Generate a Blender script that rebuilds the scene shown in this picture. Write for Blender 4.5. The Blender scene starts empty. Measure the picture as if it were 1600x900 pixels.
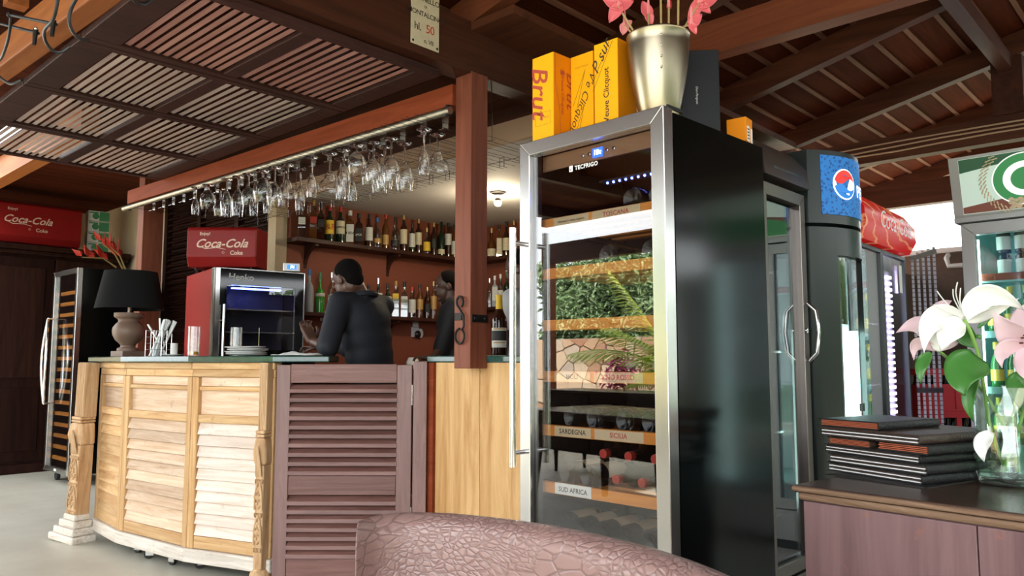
import bpy, bmesh, math, random
from mathutils import Matrix, Vector
random.seed(7)
R = math.radians
PI = math.pi
scene = bpy.context.scene
COL = scene.collection

# ------------------------------------------------------------------ camera
FPX, EYE, HORIZ = 1215.0, 1.12, 564.0          # focal length in px of a 1600 px wide frame, eye height, horizon row
PITCH = math.atan((HORIZ - 450) / FPX)
HEAD = R(133.0)                                 # heading of the view, from +X
F0 = Vector((math.cos(HEAD), math.sin(HEAD), 0))
RT = Vector((math.sin(HEAD), -math.cos(HEAD), 0))
FW = (F0 * math.cos(PITCH) + Vector((0, 0, math.sin(PITCH)))).normalized()
UP = RT.cross(FW)
CAM = Vector((0, 0, EYE))
cam_data = bpy.data.cameras.new('camera')
cam_data.sensor_fit = 'HORIZONTAL'
cam_data.sensor_width = 36.0
cam_data.lens = 36.0 * FPX / 1600.0
cam_data.clip_start = 0.02
cam = bpy.data.objects.new('camera', cam_data)
COL.objects.link(cam)
cam.matrix_world = Matrix((
    (RT.x, UP.x, -FW.x, CAM.x), (RT.y, UP.y, -FW.y, CAM.y), (RT.z, UP.z, -FW.z, CAM.z), (0, 0, 0, 1)))
scene.camera = cam

def ray(x, y):
    return FW + RT * ((x - 800) / FPX) + UP * ((450 - y) / FPX)
def atz(x, y, z):
    v = ray(x, y); return CAM + v * ((z - EYE) / v.z)
def aty(x, y, Y):
    v = ray(x, y); return CAM + v * (Y / v.y)
def atx(x, y, X):
    v = ray(x, y); return CAM + v * (X / v.x)
def atd(x, y, d):
    v = ray(x, y); return CAM + v * (d / v.dot(F0))

# ------------------------------------------------------------------ world, sun, exposure
world = bpy.data.worlds.new('sky')
scene.world = world
world.use_nodes = True
bg = world.node_tree.nodes['Background']
bg.inputs['Color'].default_value = (0.93, 0.97, 1.0, 1)
bg.inputs['Strength'].default_value = 2.9
sun_d = bpy.data.lights.new('sun', 'SUN')
sun_d.energy = 11.0
sun_d.color = (1.0, 0.95, 0.86)
sun_d.angle = R(2.0)
sun = bpy.data.objects.new('sun', sun_d)
COL.objects.link(sun)
# high sun from over the restaurant roof, onto the hedge
sun.rotation_euler = Vector((0.25, 0.62, 1.35)).to_track_quat('Z', 'Y').to_euler()
sun.location = (3, 6, 12)
vs = scene.view_settings
vs.view_transform = 'Standard'
vs.look = 'None'
vs.exposure = 1.1
vs.gamma = 1.0
vs.use_curve_mapping = False
cy = scene.cycles
cy.max_bounces = 16
cy.diffuse_bounces = 4
cy.glossy_bounces = 5
cy.transmission_bounces = 14
cy.transparent_max_bounces = 24
cy.caustics_reflective = False
cy.caustics_refractive = False
cy.sample_clamp_indirect = 6.0
cy.use_denoising = True

# ------------------------------------------------------------------ materials
MATS = {}
def _new(name):
    m = bpy.data.materials.new(name); m.use_nodes = True
    MATS[name] = m
    nt = m.node_tree
    return m, nt, nt.nodes['Principled BSDF']
def _c(c):
    return (c[0], c[1], c[2], 1)
def plain(name, col, rough=0.5, metal=0.0, spec=0.5, bump=0.0, bscale=60, var=0.0, coat=0.0):
    m, nt, b = _new(name)
    b.inputs['Base Color'].default_value = _c(col)
    b.inputs['Roughness'].default_value = rough
    b.inputs['Metallic'].default_value = metal
    b.inputs['Specular IOR Level'].default_value = spec
    b.inputs['Coat Weight'].default_value = coat
    if bump or var:
        tc = nt.nodes.new('ShaderNodeTexCoord')
        n = nt.nodes.new('ShaderNodeTexNoise'); n.inputs['Scale'].default_value = bscale
        n.inputs['Detail'].default_value = 4
        nt.links.new(tc.outputs['Object'], n.inputs['Vector'])
        if bump:
            bp = nt.nodes.new('ShaderNodeBump'); bp.inputs['Strength'].default_value = bump
            bp.inputs['Distance'].default_value = 0.01
            nt.links.new(n.outputs['Fac'], bp.inputs['Height'])
            nt.links.new(bp.outputs['Normal'], b.inputs['Normal'])
        if var:
            r = nt.nodes.new('ShaderNodeMixRGB'); r.blend_type = 'MIX'
            r.inputs[1].default_value = _c([x * (1 - var) for x in col])
            r.inputs[2].default_value = _c([min(1, x * (1 + var)) for x in col])
            nt.links.new(n.outputs['Fac'], r.inputs[0])
            nt.links.new(r.outputs[0], b.inputs['Base Color'])
    return m
def wood(name, dark, light, axis='X', scale=9.0, rough=0.5, bump=0.15, vary=0.25, spots=None, spec=0.18, coat=0.0):
    """grain stretched along an object axis; each object gets a tone of its own"""
    m, nt, b = _new(name)
    N, L = nt.nodes.new, nt.links.new
    tc = N('ShaderNodeTexCoord'); oi = N('ShaderNodeObjectInfo')
    mp = N('ShaderNodeMapping')
    s = {'X': (0.08, 1, 1), 'Y': (1, 0.08, 1), 'Z': (1, 1, 0.08)}[axis]
    mp.inputs['Scale'].default_value = tuple(scale * k for k in s)
    addv = N('ShaderNodeVectorMath'); addv.operation = 'ADD'
    rnd = N('ShaderNodeMath'); rnd.operation = 'MULTIPLY'; rnd.inputs[1].default_value = 37.0
    L(oi.outputs['Random'], rnd.inputs[0])
    L(tc.outputs['Object'], addv.inputs[0]); L(rnd.outputs[0], addv.inputs[1])
    L(addv.outputs[0], mp.inputs['Vector'])
    n1 = N('ShaderNodeTexNoise'); n1.inputs['Scale'].default_value = 3.0; n1.inputs['Detail'].default_value = 8
    n1.inputs['Roughness'].default_value = 0.65; n1.inputs['Distortion'].default_value = 1.2
    L(mp.outputs[0], n1.inputs['Vector'])
    cr = N('ShaderNodeValToRGB')
    cr.color_ramp.elements[0].position = 0.32; cr.color_ramp.elements[0].color = _c(dark)
    cr.color_ramp.elements[1].position = 0.68; cr.color_ramp.elements[1].color = _c(light)
    L(n1.outputs['Fac'], cr.inputs[0])
    hv = N('ShaderNodeHueSaturation')
    mr = N('ShaderNodeMapRange'); mr.inputs[3].default_value = 1 - vary; mr.inputs[4].default_value = 1 + vary
    L(oi.outputs['Random'], mr.inputs[0]); L(mr.outputs[0], hv.inputs['Value'])
    L(cr.outputs[0], hv.inputs['Color'])
    out = hv.outputs[0]
    if spots:
        n2 = N('ShaderNodeTexNoise'); n2.inputs['Scale'].default_value = 14.0; n2.inputs['Detail'].default_value = 6
        n2.inputs['Roughness'].default_value = 0.75
        L(addv.outputs[0], n2.inputs['Vector'])
        c2 = N('ShaderNodeValToRGB')
        c2.color_ramp.elements[0].position = 0.60; c2.color_ramp.elements[0].color = (0, 0, 0, 1)
        c2.color_ramp.elements[1].position = 0.74; c2.color_ramp.elements[1].color = (1, 1, 1, 1)
        L(n2.outputs['Fac'], c2.inputs[0])
        mx = N('ShaderNodeMixRGB'); mx.inputs[2].default_value = _c(spots)
        L(c2.outputs[0], mx.inputs[0]); L(out, mx.inputs[1]); out = mx.outputs[0]
    L(out, b.inputs['Base Color'])
    b.inputs['Roughness'].default_value = rough
    b.inputs['Specular IOR Level'].default_value = spec
    b.inputs['Coat Weight'].default_value = coat
    if bump:
        bp = N('ShaderNodeBump'); bp.inputs['Strength'].default_value = bump; bp.inputs['Distance'].default_value = 0.01
        L(n1.outputs['Fac'], bp.inputs['Height']); L(bp.outputs[0], b.inputs['Normal'])
    return m
def emit(name, col, strength):
    m, nt, b = _new(name)
    b.inputs['Base Color'].default_value = _c(col)
    b.inputs['Emission Color'].default_value = _c(col)
    b.inputs['Emission Strength'].default_value = strength
    return m
def pane(name, tint=(1, 1, 1), ior=1.5, rough=0.0, gain=1.0, top=1.0):
    """thin clear sheet: mirror by Fresnel, straight through otherwise"""
    m, nt, b = _new(name)
    nt.nodes.remove(b)
    N, L = nt.nodes.new, nt.links.new
    out = nt.nodes['Material Output']
    tr = N('ShaderNodeBsdfTransparent'); tr.inputs[0].default_value = _c(tint)
    gl = N('ShaderNodeBsdfGlossy'); gl.inputs['Roughness'].default_value = rough
    fr = N('ShaderNodeFresnel'); fr.inputs['IOR'].default_value = ior
    ge = N('ShaderNodeNewGeometry'); io = N('ShaderNodeMix'); io.inputs[2].default_value = ior; io.inputs[3].default_value = 1.0 / ior
    L(ge.outputs['Backfacing'], io.inputs[0]); L(io.outputs[0], fr.inputs['IOR'])      # both faces of a sheet mirror alike
    mu = N('ShaderNodeMath'); mu.operation = 'MULTIPLY'; mu.inputs[1].default_value = gain; mu.use_clamp = True
    mx = N('ShaderNodeMixShader')
    mi = N('ShaderNodeMath'); mi.operation = 'MINIMUM'; mi.inputs[1].default_value = top
    L(fr.outputs[0], mu.inputs[0]); L(mu.outputs[0], mi.inputs[0]); L(mi.outputs[0], mx.inputs[0])
    L(tr.outputs[0], mx.inputs[1]); L(gl.outputs[0], mx.inputs[2]); L(mx.outputs[0], out.inputs[0])
    return m

# ------------------------------------------------------------------ mesh builder
class MB:
    def __init__(s):
        s.v = []; s.f = []; s.M = Matrix()
    def put(s, verts, faces):
        k = len(s.v)
        s.v += [tuple(s.M @ Vector(p)) for p in verts]
        s.f += [tuple(k + i for i in q) for q in faces]
        return s
    def box(s, x0, x1, y0, y1, z0, z1):
        return s.put([(x0, y0, z0), (x1, y0, z0), (x1, y1, z0), (x0, y1, z0), (x0, y0, z1), (x1, y0, z1), (x1, y1, z1), (x0, y1, z1)],
                     [(0, 3, 2, 1), (4, 5, 6, 7), (0, 1, 5, 4), (1, 2, 6, 5), (2, 3, 7, 6), (3, 0, 4, 7)])
    def bar(s, a, b, w, h, up=(0, 0, 1)):
        """rectangular bar from a to b, width w across, height h along up"""
        a, b = Vector(a), Vector(b)
        d = (b - a).normalized(); u = Vector(up)
        if abs(d.dot(u)) > 0.999: u = Vector((0, 1, 0))
        sd = d.cross(u).normalized() * (w / 2); u = sd.cross(d).normalized() * (h / 2)
        vs = [p + i * sd + j * u for p in (a, b) for i, j in ((-1, -1), (1, -1), (1, 1), (-1, 1))]
        return s.put(vs, [(0, 1, 2, 3), (7, 6, 5, 4), (0, 4, 5, 1), (1, 5, 6, 2), (2, 6, 7, 3), (3, 7, 4, 0)])
    def prism(s, poly, z0, z1):
        n = len(poly)
        vs = [(x, y, z0) for x, y in poly] + [(x, y, z1) for x, y in poly]
        return s.put(vs, [tuple(range(n))[::-1], tuple(range(n, 2 * n))] + [(i, (i + 1) % n, n + (i + 1) % n, n + i) for i in range(n)])
    def lathe(s, prof, seg=20, c=(0, 0, 0), caps=True):
        vs = []
        for r, z in prof:
            vs += [(c[0] + r * math.cos(2 * PI * k / seg), c[1] + r * math.sin(2 * PI * k / seg), c[2] + z) for k in range(seg)]
        fs = []
        for i in range(len(prof) - 1):
            fs += [(i * seg + k, i * seg + (k + 1) % seg, (i + 1) * seg + (k + 1) % seg, (i + 1) * seg + k) for k in range(seg)]
        if caps:
            fs.append(tuple(range(seg))[::-1]); n = (len(prof) - 1) * seg; fs.append(tuple(range(n, n + seg)))
        return s.put(vs, fs)
    def tube(s, path, r, seg=8, caps=True, closed=False):
        P = [Vector(p) for p in path]; n = len(P)
        rr = r if isinstance(r, (list, tuple)) else [r] * n
        t0 = (P[1] - P[0]).normalized()
        nrm = t0.orthogonal().normalized()
        vs = []
        for i, p in enumerate(P):
            a = P[i - 1] if i > 0 else (P[-1] if closed else P[0])
            b = P[i + 1] if i < n - 1 else (P[0] if closed else P[-1])
            t = (b - a).normalized()
            nrm = (nrm - t * nrm.dot(t))
            nrm = nrm.normalized() if nrm.length > 1e-6 else t.orthogonal().normalized()
            bn = t.cross(nrm)
            vs += [p + (nrm * math.cos(2 * PI * k / seg) + bn * math.sin(2 * PI * k / seg)) * rr[i] for k in range(seg)]
        fs = []
        for i in range(n if closed else n - 1):
            j = (i + 1) % n
            fs += [(i * seg + k, i * seg + (k + 1) % seg, j * seg + (k + 1) % seg, j * seg + k) for k in range(seg)]
        if caps and not closed:
            fs.append(tuple(range(seg))[::-1]); fs.append(tuple(range((n - 1) * seg, n * seg)))
        return s.put(vs, fs)
    def ball(s, c, r, seg=12, rings=8):
        r = r if isinstance(r, (list, tuple)) else (r, r, r)
        vs = [(c[0], c[1], c[2] - r[2])]
        for i in range(1, rings):
            a = -PI / 2 + PI * i / rings
            vs += [(c[0] + r[0] * math.cos(a) * math.cos(2 * PI * k / seg), c[1] + r[1] * math.cos(a) * math.sin(2 * PI * k / seg), c[2] + r[2] * math.sin(a)) for k in range(seg)]
        vs.append((c[0], c[1], c[2] + r[2]))
        fs = [(0, 1 + (k + 1) % seg, 1 + k) for k in range(seg)]
        for i in range(rings - 2):
            o = 1 + i * seg
            fs += [(o + k, o + (k + 1) % seg, o + seg + (k + 1) % seg, o + seg + k) for k in range(seg)]
        o = 1 + (rings - 2) * seg; t = len(vs) - 1
        fs += [(o + k, o + (k + 1) % seg, t) for k in range(seg)]
        return s.put(vs, fs)
    def grid(s, fn, nu, nv, two=False):
        vs = [fn(i / nu, j / nv) for i in range(nu + 1) for j in range(nv + 1)]
        w = nv + 1
        return s.put(vs, [(i * w + j, (i + 1) * w + j, (i + 1) * w + j + 1, i * w + j + 1) for i in range(nu) for j in range(nv)])
    def mesh(s, name='mesh', smooth=False):
        me = bpy.data.meshes.new(name)
        me.from_pydata([tuple(p) for p in s.v], [], s.f)
        me.update()
        bm = bmesh.new(); bm.from_mesh(me); bmesh.ops.recalc_face_normals(bm, faces=bm.faces); bm.to_mesh(me); bm.free()
        if smooth:
            for p in me.polygons: p.use_smooth = True
            me.set_sharp_from_angle(angle=R(38))
        return me
    def build(s, name, mat, parent=None, smooth=False, bevel=0, loc=None, rot=None, subsurf=0, solid=0):
        return link(name, s.mesh(name, smooth), mat, parent, loc, rot, bevel, subsurf, solid)

def link(name, me, mat, parent=None, loc=None, rot=None, bevel=0, subsurf=0, solid=0):
    if mat is not None and not me.materials:
        me.materials.append(MATS[mat] if isinstance(mat, str) else mat)
    o = bpy.data.objects.new(name, me)
    COL.objects.link(o)
    if parent: o.parent = parent
    if loc is not None: o.location = loc
    if rot is not None: o.rotation_euler = rot
    if solid:
        md = o.modifiers.new('thickness', 'SOLIDIFY'); md.thickness = solid; md.offset = 0
    if bevel:
        md = o.modifiers.new('bevel', 'BEVEL'); md.width = bevel; md.segments = 2; md.limit_method = 'ANGLE'
    if subsurf:
        md = o.modifiers.new('smooth', 'SUBSURF'); md.levels = subsurf; md.render_levels = subsurf
    return o
def tag(o, label=None, cat=None, group=None, kind=None):
    if label: o['label'] = label
    if cat: o['category'] = cat
    if group: o['group'] = group
    if kind: o['kind'] = kind
    return o
def thing(name, label, cat, loc=(0, 0, 0), rz=0.0, group=None):
    o = bpy.data.objects.new(name, None)
    o.empty_display_size = 0.1
    COL.objects.link(o)
    o.location = loc; o.rotation_euler = (0, 0, rz)
    return tag(o, label, cat, group)
def structure(o, label=None):
    o['kind'] = 'structure'
    if label: o['label'] = label
    return o
def boxm(x0, x1, y0, y1, z0, z1):
    return MB().box(x0, x1, y0, y1, z0, z1)
def copytree(o, parent=None):
    c = o.copy(); COL.objects.link(c); c.parent = parent
    for ch in o.children: copytree(ch, c)
    return c
def real(o):
    """replace an object's mesh by its modifier result"""
    dg = bpy.context.evaluated_depsgraph_get()
    me = bpy.data.meshes.new_from_object(o.evaluated_get(dg))
    o.modifiers.clear(); o.data = me
    return o

_text = {}
def text_mesh(txt, size=1.0, shear=0.0, bold=0.0, spacing=1.0, depth=0.0):
    """flat lettering centred on its own middle, in the XY plane"""
    cu = bpy.data.curves.new('lettering', 'FONT')
    cu.body = txt; cu.size = size; cu.shear = shear; cu.offset = bold; cu.space_character = spacing
    cu.align_x = 'CENTER'; cu.align_y = 'CENTER'; cu.extrude = depth; cu.resolution_u = 3
    ob = bpy.data.objects.new('lettering', cu)
    COL.objects.link(ob)
    dg = bpy.context.evaluated_depsgraph_get()
    me = bpy.data.meshes.new_from_object(ob.evaluated_get(dg))
    bpy.data.objects.remove(ob); bpy.data.curves.remove(cu)
    return me
def lettering(txt, mat, parent, origin, right, up, size, shear=0.0, bold=0.0, spacing=1.0, name='lettering', bend=None):
    """text laid on a plane given by origin, right and up (in the parent's space), a hair proud of it"""
    me = text_mesh(txt, size, shear, bold, spacing)
    r = Vector(right).normalized(); u = Vector(up).normalized(); n = r.cross(u); o = Vector(origin)
    for v in me.vertices:
        x, y = v.co.x, v.co.y
        if bend:
            v.co = o + n * (bend * math.cos(x / bend) - bend) + r * (bend * math.sin(x / bend)) + u * y
        else:
            v.co = o + r * x + u * y
    return link(name, me, mat, parent)
# ------------------------------------------------------------------ palette
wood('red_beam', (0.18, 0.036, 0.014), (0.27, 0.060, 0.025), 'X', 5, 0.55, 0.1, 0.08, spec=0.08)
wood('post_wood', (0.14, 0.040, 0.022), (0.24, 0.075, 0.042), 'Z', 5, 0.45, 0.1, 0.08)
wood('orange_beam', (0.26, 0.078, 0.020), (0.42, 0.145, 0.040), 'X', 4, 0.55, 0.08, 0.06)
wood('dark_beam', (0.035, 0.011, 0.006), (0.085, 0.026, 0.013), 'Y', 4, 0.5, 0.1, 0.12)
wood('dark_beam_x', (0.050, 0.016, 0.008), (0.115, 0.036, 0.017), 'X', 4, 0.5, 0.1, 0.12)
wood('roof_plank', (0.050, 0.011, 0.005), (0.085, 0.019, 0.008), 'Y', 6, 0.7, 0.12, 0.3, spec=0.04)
wood('batten_wood', (0.10, 0.038, 0.022), (0.17, 0.075, 0.046), 'Y', 9, 0.6, 0.1, 0.3)
wood('tie_wood', (0.13, 0.034, 0.014), (0.20, 0.058, 0.024), 'X', 4, 0.5, 0.08, 0.06)
wood('slat_paint', (0.35, 0.255, 0.235), (0.50, 0.40, 0.365), 'X', 7, 0.62, 0.2, 0.16, spots=(0.46, 0.42, 0.38))
wood('slat_red', (0.29, 0.13, 0.11), (0.42, 0.22, 0.19), 'X', 7, 0.55, 0.2, 0.12)
wood('shutter_frame', (0.030, 0.011, 0.009), (0.055, 0.022, 0.018), 'Y', 6, 0.5, 0.15, 0.1)
wood('pine', (0.46, 0.25, 0.10), (0.68, 0.46, 0.24), 'X', 8, 0.62, 0.25, 0.14, spots=(0.34, 0.19, 0.09))
wood('pine_upright', (0.46, 0.25, 0.10), (0.66, 0.44, 0.22), 'Z', 8, 0.62, 0.25, 0.10, spots=(0.34, 0.19, 0.09))
wood('pine_worn', (0.48, 0.31, 0.19), (0.72, 0.56, 0.42), 'X', 8, 0.65, 0.25, 0.2, spots=(0.36, 0.25, 0.17))
wood('carved_wood', (0.40, 0.22, 0.10), (0.66, 0.46, 0.27), 'Z', 10, 0.6, 0.3, 0.08, spots=(0.25, 0.13, 0.06))
wood('white_worn', (0.55, 0.48, 0.40), (0.80, 0.75, 0.68), 'X', 12, 0.65, 0.3, 0.08, spots=(0.36, 0.28, 0.22))
wood('brown_shutter', (0.12, 0.050, 0.040), (0.21, 0.105, 0.088), 'X', 8, 0.42, 0.25, 0.14, spec=0.35)
wood('brown_stile', (0.16, 0.085, 0.075), (0.25, 0.145, 0.130), 'Z', 8, 0.42, 0.25, 0.08, spec=0.4)
wood('light_board', (0.44, 0.225, 0.075), (0.72, 0.46, 0.215), 'Z', 4.2, 0.5, 0.05, 0.06, spots=None)
wood('wardrobe_wood', (0.012, 0.004, 0.003), (0.030, 0.011, 0.007), 'Z', 4, 0.45, 0.1, 0.2, spec=0.12)
wood('pine_pale', (0.60, 0.47, 0.38), (0.82, 0.72, 0.64), 'X', 9, 0.6, 0.25, 0.1, spots=(0.46, 0.36, 0.30))
wood('chest_wood', (0.13, 0.065, 0.068), (0.22, 0.125, 0.125), 'Z', 3, 0.42, 0.1, 0.1, spots=(0.26, 0.10, 0.06), spec=0.5)
wood('chest_top', (0.030, 0.014, 0.009), (0.070, 0.034, 0.020), 'X', 4, 0.24, 0.05, 0.05, spec=0.5)
wood('chest_edge', (0.10, 0.050, 0.028), (0.30, 0.19, 0.12), 'X', 9, 0.4, 0.2, 0.05)
wood('shelf_wood', (0.56, 0.19, 0.035), (0.76, 0.31, 0.065), 'X', 6, 0.5, 0.05, 0.08)
wood('shelf_dark', (0.035, 0.012, 0.008), (0.070, 0.026, 0.016), 'Y', 5, 0.45, 0.1, 0.1)
plain('bar_red_wall', (0.24, 0.062, 0.030), 0.7, bump=0.1, bscale=40, var=0.15)
plain('bar_white', (0.78, 0.73, 0.68), 0.8, bump=0.04, bscale=30)
plain('fascia_tan', (0.52, 0.34, 0.22), 0.7, var=0.08, bscale=5)
plain('cream_wall', (0.56, 0.43, 0.29), 0.8, bump=0.08, bscale=30, var=0.08)
plain('back_wall_brown', (0.12, 0.075, 0.055), 0.8, bump=0.1, bscale=20, var=0.2)
plain('marble_green', (0.025, 0.075, 0.062), 0.12, spec=0.7, var=0.55, bscale=26)
plain('steel', (0.62, 0.61, 0.59), 0.24, metal=1.0)
plain('steel_bright', (0.78, 0.78, 0.77), 0.14, metal=1.0)
plain('dull_metal', (0.42, 0.38, 0.31), 0.45, metal=1.0, bump=0.15, bscale=70, var=0.3)
plain('iron', (0.018, 0.016, 0.015), 0.5, metal=0.6, bump=0.2, bscale=60)
plain('black_gloss', (0.002, 0.003, 0.003), 0.13, spec=0.20)
plain('black_plastic', (0.012, 0.012, 0.013), 0.4)
plain('black_rubber', (0.02, 0.02, 0.02), 0.8)
plain('dark_glass', (0.004, 0.004, 0.005), 0.05)
plain('white', (0.80, 0.80, 0.78), 0.5)
plain('paper', (0.78, 0.77, 0.73), 0.8)
plain('ink', (0.03, 0.018, 0.012), 0.7)
plain('red_ink', (0.42, 0.05, 0.03), 0.7)
pane('clear_pane', (0.97, 0.98, 0.98), 1.5, 0.0, 1.6)

# concrete floor with soft blotches
def concrete():
    m, nt, b = _new('concrete')
    N, L = nt.nodes.new, nt.links.new
    tc = N('ShaderNodeTexCoord')
    n1 = N('ShaderNodeTexNoise'); n1.inputs['Scale'].default_value = 1.4; n1.inputs['Detail'].default_value = 8; n1.inputs['Roughness'].default_value = 0.62
    n2 = N('ShaderNodeTexNoise'); n2.inputs['Scale'].default_value = 9; n2.inputs['Detail'].default_value = 8; n2.inputs['Roughness'].default_value = 0.7
    L(tc.outputs['Object'], n1.inputs['Vector']); L(tc.outputs['Object'], n2.inputs['Vector'])
    c1 = N('ShaderNodeValToRGB')
    c1.color_ramp.elements[0].position = 0.3; c1.color_ramp.elements[0].color = (0.40, 0.375, 0.305, 1)
    c1.color_ramp.elements[1].position = 0.7; c1.color_ramp.elements[1].color = (0.55, 0.535, 0.455, 1)
    L(n1.outputs['Fac'], c1.inputs[0])
    c2 = N('ShaderNodeValToRGB')
    c2.color_ramp.elements[0].position = 0.64; c2.color_ramp.elements[0].color = (0, 0, 0, 1)
    c2.color_ramp.elements[1].position = 0.72; c2.color_ramp.elements[1].color = (1, 1, 1, 1)
    L(n2.outputs['Fac'], c2.inputs[0])
    mx = N('ShaderNodeMixRGB'); mx.inputs[2].default_value = (0.20, 0.18, 0.145, 1)
    L(c2.outputs[0], mx.inputs[0]); L(c1.outputs[0], mx.inputs[1]); L(mx.outputs[0], b.inputs['Base Color'])
    b.inputs['Roughness'].default_value = 0.45
    bp = N('ShaderNodeBump'); bp.inputs['Strength'].default_value = 0.12; bp.inputs['Distance'].default_value = 0.01
    L(n2.outputs['Fac'], bp.inputs['Height']); L(bp.outputs[0], b.inputs['Normal'])
concrete()
plain('grass', (0.15, 0.17, 0.10), 0.9, bump=0.5, bscale=40, var=0.4)

# ------------------------------------------------------------------ ground and room shell
structure(boxm(-30, 30, -30, 30, -0.30, -0.10).build('garden_ground', 'grass'))
structure(boxm(-13, 4.5, -5.0, 10.0, -0.10, 0.0).build('floor', 'concrete'))
structure(boxm(-5.75, -5.60, 3.3, 5.5, 0.0, 2.44).build('wall_left', 'bar_red_wall'))
structure(boxm(-5.60, -2.32, 5.40, 5.5, 0.0, 2.44).build('wall_back', 'bar_red_wall'))
structure(boxm(-10.2, -5.75, 3.42, 3.52, 0.0, 2.95).build('wall_side', 'cream_wall'))
structure(boxm(-10.3, -10.2, -1.0, 3.52, 0.0, 2.95).build('wall_far_left', 'cream_wall'))
structure(boxm(-5.75, -2.32, 3.36, 5.5, 2.44, 2.56).build('ceiling', 'bar_white'))
structure(boxm(-5.75, -2.32, 3.33, 3.36, 2.43, 2.56).build('trim_1', 'fascia_tan'))
structure(boxm(-5.75, -2.32, 3.325, 3.36, 2.56, 2.70).build('trim_5', 'dark_beam_x'))
structure(boxm(-5.68, -5.56, 3.20, 3.30, 0.0, 2.44).build('trim_2', 'cream_wall'))
structure(boxm(-2.6, 2.6, 7.2, 7.3, 0.0, 2.02).build('wall_right', 'back_wall_brown'))
structure(boxm(-2.6, 2.6, 7.16, 7.32, 2.02, 2.06).build('trim_3', 'white'))
structure(boxm(-2.05, -1.98, 3.1, 7.2, 0.0, 1.84).build('wall_light_block', 'back_wall_brown'))  # unseen wall behind the coolers, kept only to block light

# dark boarded soffit over the bar front, one board after another
sof = structure(boxm(-6.5, -2.62, 2.57, 3.33, 2.66, 2.68).build('soffit', 'dark_beam_x'))
me = boxm(0, 3.88, 0, 0.12, 0, 0.018).mesh('soffit_board')
for k in range(6):
    link('board', me, 'dark_beam_x', sof, (-6.5, 2.575 + k * 0.125, 2.64))

# left bay: boarded ceiling and its beams
bay = structure(boxm(-10.2, -5.80, 1.75, 3.42, 2.93, 2.95).build('ceiling_left_bay', 'roof_plank'))
me = boxm(0, 0.16, 0, 1.67, 0, 0.02).mesh('bay_board')
for k in range(26):
    link('board', me, 'roof_plank', bay, (-10.16 + k * 0.167, 1.75, 2.905))
structure(boxm(-10.2, -5.80, 1.82, 1.94, 2.70, 2.90).build('trim_4', 'orange_beam'))

# main gable roof: ridge along Y at x = 0, boards along Y, rafters across
SL = 0.22
def zr(x): return 2.77 + SL * (2.72 - abs(x))
ang = math.atan(SL)
for side, nm in ((-1, 'ceiling_roof_left'), (1, 'ceiling_roof_right')):
    rp = structure(MB().put([(0, -1.4, zr(0) + 0.22), (side * 2.95, -1.4, zr(2.95) + 0.22), (side * 2.95, 9, zr(2.95) + 0.22), (0, 9, zr(0) + 0.22)],
                            [(0, 1, 2, 3)]).build(nm, 'roof_plank', solid=0.02))
    me = boxm(-0.080, 0.080, -1.4, 9.0, 0, 0.022).mesh('roof_board')
    bt = boxm(-0.014, 0.014, -1.4, 9.0, -0.012, 0.012).mesh('roof_batten')
    for k in range(16):
        x = side * (0.08 + k * 0.178)
        link('plank', me, 'roof_plank', rp, (x, 0, zr(x) + 0.155 + 0.004 * (k % 2)), (0, side * (ang + 0.06), 0))
        xb = x + side * 0.089
        link('batten', bt, 'batten_wood', rp, (xb, 0, zr(xb) + 0.152), (0, side * ang, 0))
RAFT = [-1.1, 0.1, 1.35, 2.60, 3.55, 4.80, 6.0, 7.2, 8.4]
for y in RAFT:
    for side in (-1, 1):
        m = MB(); m.bar((0.0, y, zr(0) + 0.075), (side * 2.9, y, zr(2.9) + 0.075), 0.075, 0.15)
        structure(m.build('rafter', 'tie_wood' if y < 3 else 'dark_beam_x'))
structure(boxm(-0.05, 0.05, -1.4, 9.0, 3.30, 3.52).build('ridge_beam', 'dark_beam'))
for x in (-1.02, 1.02):
    structure(boxm(x - 0.04, x + 0.04, -1.4, 9.0, zr(x) - 0.10, zr(x) - 0.002).build('purlin', 'dark_beam'))
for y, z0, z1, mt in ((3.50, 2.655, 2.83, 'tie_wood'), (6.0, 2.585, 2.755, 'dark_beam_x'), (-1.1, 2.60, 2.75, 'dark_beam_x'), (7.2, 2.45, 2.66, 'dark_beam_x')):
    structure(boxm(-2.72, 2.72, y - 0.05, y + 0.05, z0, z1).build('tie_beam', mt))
structure(boxm(-1.11, -0.93, 5.93, 6.07, 2.755, zr(1.02)).build('queen_post', 'dark_beam'))
structure(boxm(-2.715, -2.60, -3.6, 8.5, 2.49, 2.745).build('wall_plate_left', 'dark_beam'))
structure(boxm(2.60, 2.715, -1.4, 8.5, 2.49, 2.745).build('wall_plate_right', 'dark_beam'))
for x, y in ((2.66, -1.1), (2.66, 2.0), (2.66, 5.0), (-2.66, -3.45)):
    structure(boxm(x - 0.055, x + 0.055, y - 0.055, y + 0.055, 0, 2.49).build('roof_post', 'post_wood', bevel=0.006))

# cables pinned along the far tie beam
def sag(x0, x1, z, amp, n=14, seed=1):
    rn = random.Random(seed)
    return [(x0 + (x1 - x0) * i / n, 5.937 - 0.006 * rn.random(), z + amp * math.sin(i * 1.3 + seed) * rn.random()) for i in range(n + 1)]
for k in range(3):
    tag(MB().tube(sag(-2.6, 1.5, 2.64 + 0.030 * k, 0.010, seed=k + 1), 0.006, 6).build('cable', 'fascia_tan', smooth=True),
        ('lowest', 'middle', 'uppermost')[k] + ' pale cable pinned along the far tie beam', 'cable', 'cables on the far tie beam')

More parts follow.
